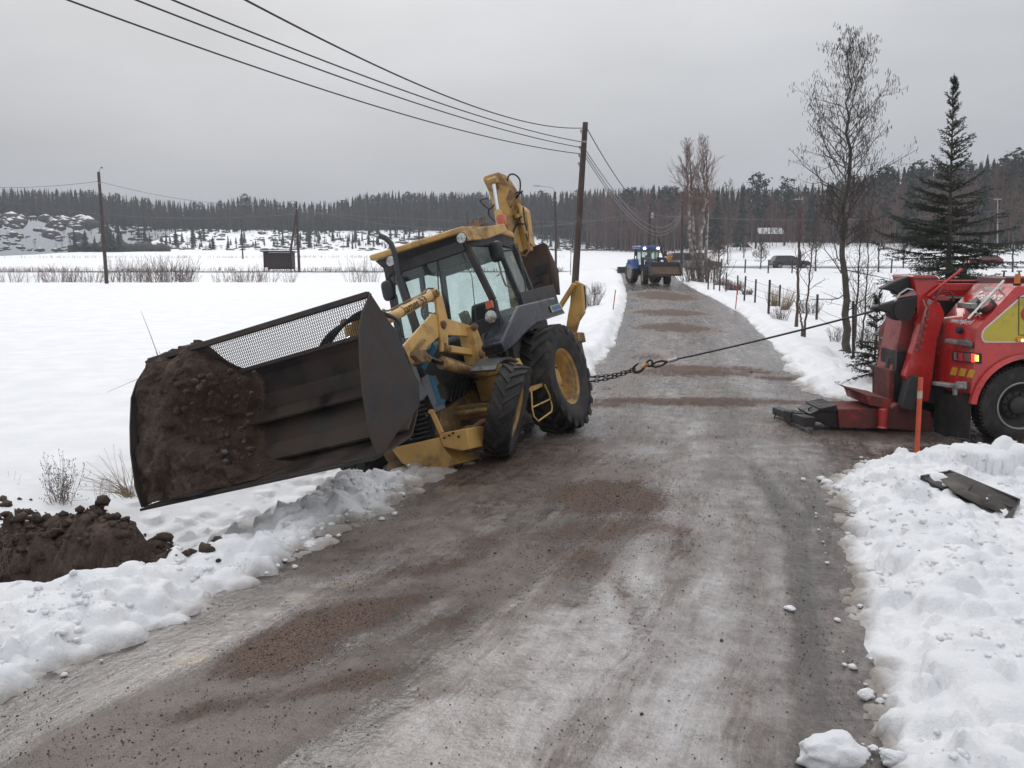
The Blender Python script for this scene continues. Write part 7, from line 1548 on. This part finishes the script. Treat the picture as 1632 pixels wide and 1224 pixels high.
# ---- far forest
def con_mesh(seed, h=1.0, w=.20, layers=11, spikes=8, bare=.08, pine=False):
    R = np.random.RandomState(seed); V = []; F_ = []
    def tri(a, b, c): i = len(V); V.extend([a, b, c]); F_.append((i, i+1, i+2))
    for s_ in range(4):
        a0, a1 = s_*1.57, (s_+1)*1.57; tri((.012*math.cos(a0), .012*math.sin(a0), -.05), (.012*math.cos(a1), .012*math.sin(a1), -.05), (0, 0, .95))
    a_o = R.rand()*6
    if pine:
        for k_ in range(230):
            t = R.rand(); z = .42+.56*t; r = .155*math.sqrt(max(0, 1-((z-.72)/.30)**2))*math.sqrt(R.rand())*(.75+.35*math.sin(z*40+a_o)); a = R.rand()*6.3; c = np.array([r*math.cos(a), r*math.sin(a), z])
            for _ in range(2):
                q = c+R.normal(0, .014, 3); tri(tuple(q+R.normal(0, .017, 3)), tuple(q+R.normal(0, .017, 3)), tuple(q+R.normal(0, .017, 3)))
    else:
        for l in range(layers):
            t = bare+(1-bare)*l/layers; zt = min(1, t+1.9/layers); r = w*(1-t)**.85*(.75+.45*R.rand())
            for s_ in range(spikes):
                a = (s_+R.rand()*.9)/spikes*6.283; rr_ = r*(.6+.6*R.rand()); da = .30+.1*R.rand(); dz = .02+.03*R.rand()
                tip = (rr_*math.cos(a), rr_*math.sin(a), t-dz); i1 = (.32*rr_*math.cos(a-da*1.8), .32*rr_*math.sin(a-da*1.8), t+.6/layers); i2 = (.32*rr_*math.cos(a+da*1.8), .32*rr_*math.sin(a+da*1.8), t+.6/layers)
                tri(tip, i1, i2); tri(i1, i2, (0, 0, zt)); tri(tip, i1, (.2*rr_*math.cos(a), .2*rr_*math.sin(a), t-.4/layers))
    return np.array(V), np.array(F_)
def dec_mesh(seed, nb=30, w=.16, base=.3, tr_=.008):
    R = np.random.RandomState(seed); out = [(0, 0, -.05, tr_, 0, 0, .5, tr_*.7), (0, 0, .5, tr_*.7, 0, 0, .97, .002)]
    for i in range(nb):
        t = base+(.95-base)*R.rand(); a = R.rand()*6.3; L_ = w*(1.25-t)*(.6+.7*R.rand()); d = np.array([math.cos(a)*.55, math.sin(a)*.55, .85]); p = np.array([0, 0, t]); q = p+d*L_; out.append((*p, .0022, *q, .0012))
        for _ in range(3): d2 = nrm_(d+R.normal(0, .4, 3)); q2 = q+d2*L_*.5; p3 = p+(q-p)*R.rand(); out.append((*p3, .0016, *(p3+d2*L_*.7), .0008))
    return segs_mesh(out)
CON = [con_mesh(s, w=.13+.05*(s % 3), layers=10+s % 4, spikes=6+s % 3) for s in range(7)]+[con_mesh(20+s, pine=True) for s in range(2)]
DEC = [dec_mesh(30+s, 26, .15+.03*s, .28+.06*s) for s in range(4)]
FU = [-700, -300, 0, 150, 250, 330, 400, 480, 540, 600, 760, 900, 1000, 1150, 1300, 1400, 1520, 1632, 2000, 2600]
FV = [300, 300, 297, 301, 316, 322, 311, 322, 318, 302, 305, 303, 296, 294, 292, 268, 256, 246, 240, 240]
FY = [330, 330, 332, 335, 330, 328, 328, 326, 325, 325, 322, 300, 250, 205, 190, 185, 180, 175, 170, 170]
def forest(name, rows, step, kinds, seed, mt, label, u0=-650, u1=2300, vj=9, yoff=0, lowf=0.0, prob=1.0, wmin=1.0):
    R = np.random.RandomState(seed); VV, FF = [], []; nb_ = 0
    for r in range(rows):
        u = u0
        while u < u1:
            y = float(np.interp(u, FU, FY))+yoff+r*7+R.rand()*6; u += step*330/y*(.6+.8*R.rand())
            if R.rand() > prob: continue
            p = AY(u, 400, y); x = float(p[0]); z = float(base_z(np.array(x), np.array(y)))
            vt = float(np.interp(u, FU, FV))+abs(R.normal(0, vj))-2+lowf*R.rand(); top_ = float(AY(u, vt, y)[2]); h = max(top_-z, 3)
            V, F_ = kinds[R.randint(len(kinds))]; a = R.rand()*6.3; c, s_ = math.cos(a), math.sin(a); sw = h*(.8+.4*R.rand())*wmin if h > 10 else h*1.3
            P = np.stack([(V[:, 0]*c-V[:, 1]*s_)*sw+x, (V[:, 0]*s_+V[:, 1]*c)*sw+y, V[:, 2]*h+z-.2], 1); VV.append(P); FF.append(F_+nb_); nb_ += len(P)
    return obj_np(name, np.concatenate(VV), np.concatenate(FF), mt, kind='stuff', label=label, cat='forest')
PALE = mat('pale_stems', (.17, .155, .145), .85, var=.35, scale=.2, bump=0)
FARTW = mat('far_twigs', (.060, .050, .047), .9, var=.25, scale=.2, bump=0)
FARRED = mat('far_red_twigs', (.15, .084, .074), .9, var=.25, scale=.2, bump=0)
forest('conifer_forest', 5, 9.5, CON[:7]+CON[7:8], 1, NEEDF, 'dark mixed conifer forest closing the horizon behind the snowy fields', vj=7, yoff=4)
forest('bare_forest', 3, 9, DEC, 2, FARTW, 'grey bare trees mixed into the far forest', vj=6, lowf=12, yoff=0, wmin=1.2)
forest('bare_forest', 7, 5, DEC, 3, FARRED, 'reddish bare trees along the foot of the right forest', u0=930, u1=2100, lowf=62, vj=12, yoff=-22, wmin=1.6)
forest('undergrowth', 4, 5, DEC, 4, FARTW, 'low bare undergrowth along the forest foot', u0=-500, u1=1100, lowf=20, vj=25, yoff=-6, wmin=1.5)
# pale stems one can tell apart
def single(nm, kinds, mt, u, y, vt, label, grp, cat, sw=1.0, vb=None, seed=0, cache={}):
    kk = seed % len(kinds); key = (id(kinds[kk]), mt.name)
    if key not in cache: cache[key] = mesh_np(nm, *kinds[kk], mt)
    p = AY(u, 400, y); x = float(p[0]); z = float(base_z(np.array(x), np.array(float(y)))) if vb is None else float(AY(u, vb, y)[2]); h = float(AY(u, vt, y)[2])-z
    o = bpy.data.objects.new(nm, cache[key]); COL.objects.link(o); o.location = (x, y, z); o.scale = (h*sw, h*sw, h); o.rotation_euler = (0, 0, seed*1.7); return props(o, label, cat, grp)
STEM = [dec_mesh(60+s, 14, .10, .62, .0065) for s in range(3)]
R9 = np.random.RandomState(77); us = [214, 243, 258, 296, 366, 494, 517, 541, 552, 563, 573, 582, 584, 590, 609, 620, 640, 662, 680, 700, 873, 900, 912, 950, 965, 990, 1012, 1040, 1060, 1155, 1162, 1195, 1232, 1290, 1318, 1352, 1380, 1392, 1420, 1464, 1470, 1474, 1480, 1490, 1545, 1558, 1600, 1608, 1622]
for i, u in enumerate(us):
    y = float(np.interp(u, FU, FY))-6+R9.rand()*3; single('pale_birch', STEM, PALE, u+R9.normal(0, 2), y, float(np.interp(u, FU, FV))+8+R9.rand()*25, 'thin pale birch stem standing before the dark far forest', 'pale birch stems along the far forest', 'tree', .9, seed=i)
CLAB = ['round topped pine rising above the left forest above the bus shelter side', 'tallest pine above the right of the birch pair', 'conifer just left of the tallest middle pine', 'pine just right of the tallest middle pine', 'pointed conifer close right of the birches', 'conifer directly above the blue tractor', 'pine left of the birch crowns', 'conifer between the two birch crowns', 'conifer left of the alder crown', 'pine seen through the right side of the alder crown', 'pine between alder and large spruce, nearer the spruce', 'slim conifer between alder and large spruce', 'pine directly behind the top of the large spruce', 'slender pointed spruce right of the large spruce', 'broad conifer behind the pointed spruce at right', 'dense tall pine near the right edge', 'second dense pine at the right edge', 'pine cut by the right edge of the picture', 'low conifer between the right edge pines', 'conifer seen through the left side of the alder crown', 'conifer right behind the alder trunk', 'conifer seen right behind the large spruce crown', 'pine right of the tall utility pole', 'conifer close to the right birch crown']
for i, (u, vt, y, k_) in enumerate(((395, 308, 322, 7), (1204, 274, 178, 7), (1180, 290, 180, 1), (1250, 283, 176, 8), (1140, 300, 186, 2), (1040, 292, 226, 0), (1072, 296, 220, 7), (1100, 300, 205, 3), (1290, 288, 172, 4), (1405, 262, 165, 7), (1458, 254, 162, 7), (1445, 262, 163, 5), (1500, 262, 165, 8), (1562, 244, 160, 1), (1585, 258, 165, 3), (1604, 240, 160, 7), (1622, 238, 158, 8), (1640, 240, 160, 7), (1610, 250, 156, 2), (1336, 280, 172, 6), (1370, 278, 170, 3), (1520, 268, 168, 5), (1000, 300, 250, 7), (1125, 312, 190, 5))):
    single('forest_conifer', CON, NEEDF, u, y, vt, CLAB[i], 'dark conifers along the forest edge', 'tree', 1.25 if k_ >= 7 else 1.0, seed=k_)
# young spruces and brush on the slope
def slope_stuff(name, n, kinds, mt, u0, u1, y0, y1, h0, h1, seed, label, cat, wf=1.6):
    R = np.random.RandomState(seed); VV, FF = [], []; nb_ = 0
    for _ in range(n):
        u = u0+(u1-u0)*R.rand(); y = y0+(y1-y0)*R.rand()
        if vnoise(np.array(u/35.), np.array(y/12.), 9) < .42: continue
        x = float(AY(u, 400, y)[0]); z = float(base_z(np.array(x), np.array(y))); h = h0+(h1-h0)*R.rand()**2; V, F_ = kinds[R.randint(len(kinds))]; s_ = h*wf
        VV.append(np.stack([V[:, 0]*s_+x, V[:, 1]*s_+y, V[:, 2]*h+z-.1], 1)); FF.append(F_+nb_); nb_ += len(V)
    return obj_np(name, np.concatenate(VV), np.concatenate(FF), mt, kind='stuff', label=label, cat=cat)
slope_stuff('young_spruces', 620, CON[:7], NEEDF, 160, 1000, 262, 322, 1.5, 6, 5, 'scattered young spruces on the snowy slope below the left forest', 'trees')
slope_stuff('slope_brush', 500, DEC, FARTW, -200, 1000, 258, 320, 1, 4, 6, 'bare brush on the snowy slope below the forest', 'brush', 2.5)
slope_stuff('slope_brush', 260, DEC, FARRED, 1080, 1900, 150, 176, 1, 4, 7, 'low reddish brush at the foot of the right forest', 'brush', 2.5)
def rocks(name, n, u0, u1, y0, y1, r0, r1, seed, label, flat=.6):
    R = np.random.RandomState(seed); VV, FF = [], []; nb_ = 0; protos = [clod((0, 0, 0), 1, None, 500+i, (1, 1, flat), 1, .5) for i in range(6)]
    for _ in range(n):
        u = u0+(u1-u0)*R.rand(); y = y0+(y1-y0)*R.rand()
        if vnoise(np.array(u/25.), np.array(y/10.), 19) < .40: continue
        x = float(AY(u, 400, y)[0]); z = float(base_z(np.array(x), np.array(y))); r = r0+(r1-r0)*R.rand()**3; V, F_ = protos[R.randint(6)]; a = R.rand()*6.3
        VV.append(np.stack([(V[:, 0]*math.cos(a)-V[:, 1]*math.sin(a))*r*1.5+x, (V[:, 0]*math.sin(a)+V[:, 1]*math.cos(a))*r+y, V[:, 2]*r+z], 1)); FF.append(F_+nb_); nb_ += len(V)
    o = obj_np(name, np.concatenate(VV), np.concatenate(FF), ROCK, kind='stuff', label=label, cat='rocks')
def rock_mat():
    m, nt, b = mat_new('snowy_rock'); g = nt.nodes.new('ShaderNodeNewGeometry'); s = nt.nodes.new('ShaderNodeSeparateXYZ'); nt.links.new(g.outputs['Normal'], s.inputs[0])
    k_ = nmap(nt, nmath(nt, 'ADD', s.outputs['Z'], nmath(nt, 'MULTIPLY', nmath(nt, 'SUBTRACT', nnoise(nt, .8, 4), .5), .8)), .72, .92)
    nt.links.new(nmix(nt, k_, (.060, .055, .052), (.72, .73, .76)), b.inputs['Base Color']); b.inputs['Roughness'].default_value = .8; return m
ROCK = rock_mat()
rocks('boulders', 2600, -250, 1000, 256, 318, .25, 1.2, 8, 'scattered snow capped boulders on the slope below the left forest')
rocks('boulders', 260, -200, 150, 285, 318, 1.0, 3.2, 9, 'dark rock outcrops on the left hilltop', .8)
p0 = AY(118, 400, 238); p1 = AY(258, 400, 240)
n = 60; R9 = np.random.RandomState(3); VV, FF = [], []; nb_ = 0
for i in range(n):
    t = R9.rand(); x = float(p0[0]+(p1[0]-p0[0])*t); y = 238+R9.rand()*5; z = float(base_z(np.array(x), np.array(y))); co, fs = clod((x, y, z+.6), 1.2+.9*R9.rand(), None, 600+i, (1.5, 1, .95), 1, .4); VV.append(co); FF.append(fs+nb_); nb_ += len(co)
obj_np('dark_bank', np.concatenate(VV), np.concatenate(FF), mat('dark_bank_brush', (.035, .036, .038), .9, var=.4, scale=.6, bump=0), kind='stuff', label='long low dark bank of brush on the snow left of centre', cat='bank')
for i, (u, h) in enumerate(((120, 6.5), (137, 6), (174, 8.5), (191, 8), (152, 4.5))):
    y = 236; x = float(AY(u, 400, y)[0]); z = float(base_z(np.array(x), np.array(236.))); o = bpy.data.objects.new('bank_spruce', mesh_np('bank_spruce', *CON[i], NEEDF)); COL.objects.link(o); o.location = (x, y, z); o.scale = (h*1.7, h*1.7, h)
    props(o, 'small dark spruce on the low dark bank, '+('leftmost', 'second from left', 'second from right', 'rightmost', 'smallest and middle one')[i], 'tree', 'small spruces on the dark bank')
# tan weeds at the field edges
R9 = np.random.RandomState(15); S = []
for i in range(2600):
    u = -100+1000*R9.rand(); y = 97+.0*u+R9.choice([0, 8, 9, 75])+R9.rand()*2.0
    if vnoise(np.array(u/40.), np.array(y), 29) < .45: continue
    x = float(AY(u, 420, y)[0]); z = float(base_z(np.array(x), np.array(float(y)))); h = .25+.35*R9.rand(); S.append((x, y, z, .03, x+R9.normal(0, .15), y, z+h, .01))
V, Fq = segs_mesh(S); obj_np('field_weeds', V, Fq, mat('far_weeds', (.20, .125, .095), .9, bump=0), kind='stuff', label='brown weeds sticking out of the snow along the far field edges', cat='weeds')
# barn roofs glimpsed in the forest
o = empty('barn', tuple(AY(1229, 366, 200)), label='snow covered roof of a low barn half hidden in the right forest', cat='building')
m = MB(); m.box((-2.6, 0, -4), (2.6, 4, -1.2)); m.build('wall', SHW, o); m = MB(); m.prism([(-3, -1, -1.0), (3, -1, -1.0), (3, 2, .3), (-3, 2, .3)], (0, .1, .2)); m.build('roof', M_SNOW, o)
# ================================================================ thin winter haze
m = bpy.data.materials.new('haze_air'); m.use_nodes = True; nt = m.node_tree; nt.nodes.remove(nt.nodes['Principled BSDF'])
pv = nt.nodes.new('ShaderNodeVolumePrincipled'); pv.inputs['Color'].default_value = (.90, .93, .98, 1); pv.inputs['Density'].default_value = .00038; nt.links.new(pv.outputs[0], nt.nodes['Material Output'].inputs['Volume'])
mb = MB(); mb.box((-720, -180, -4), (720, 960, 62)); hz = mb.build('haze', m, None, smooth=False, kind='stuff', label='thin grey winter haze over the fields', cat='haze')
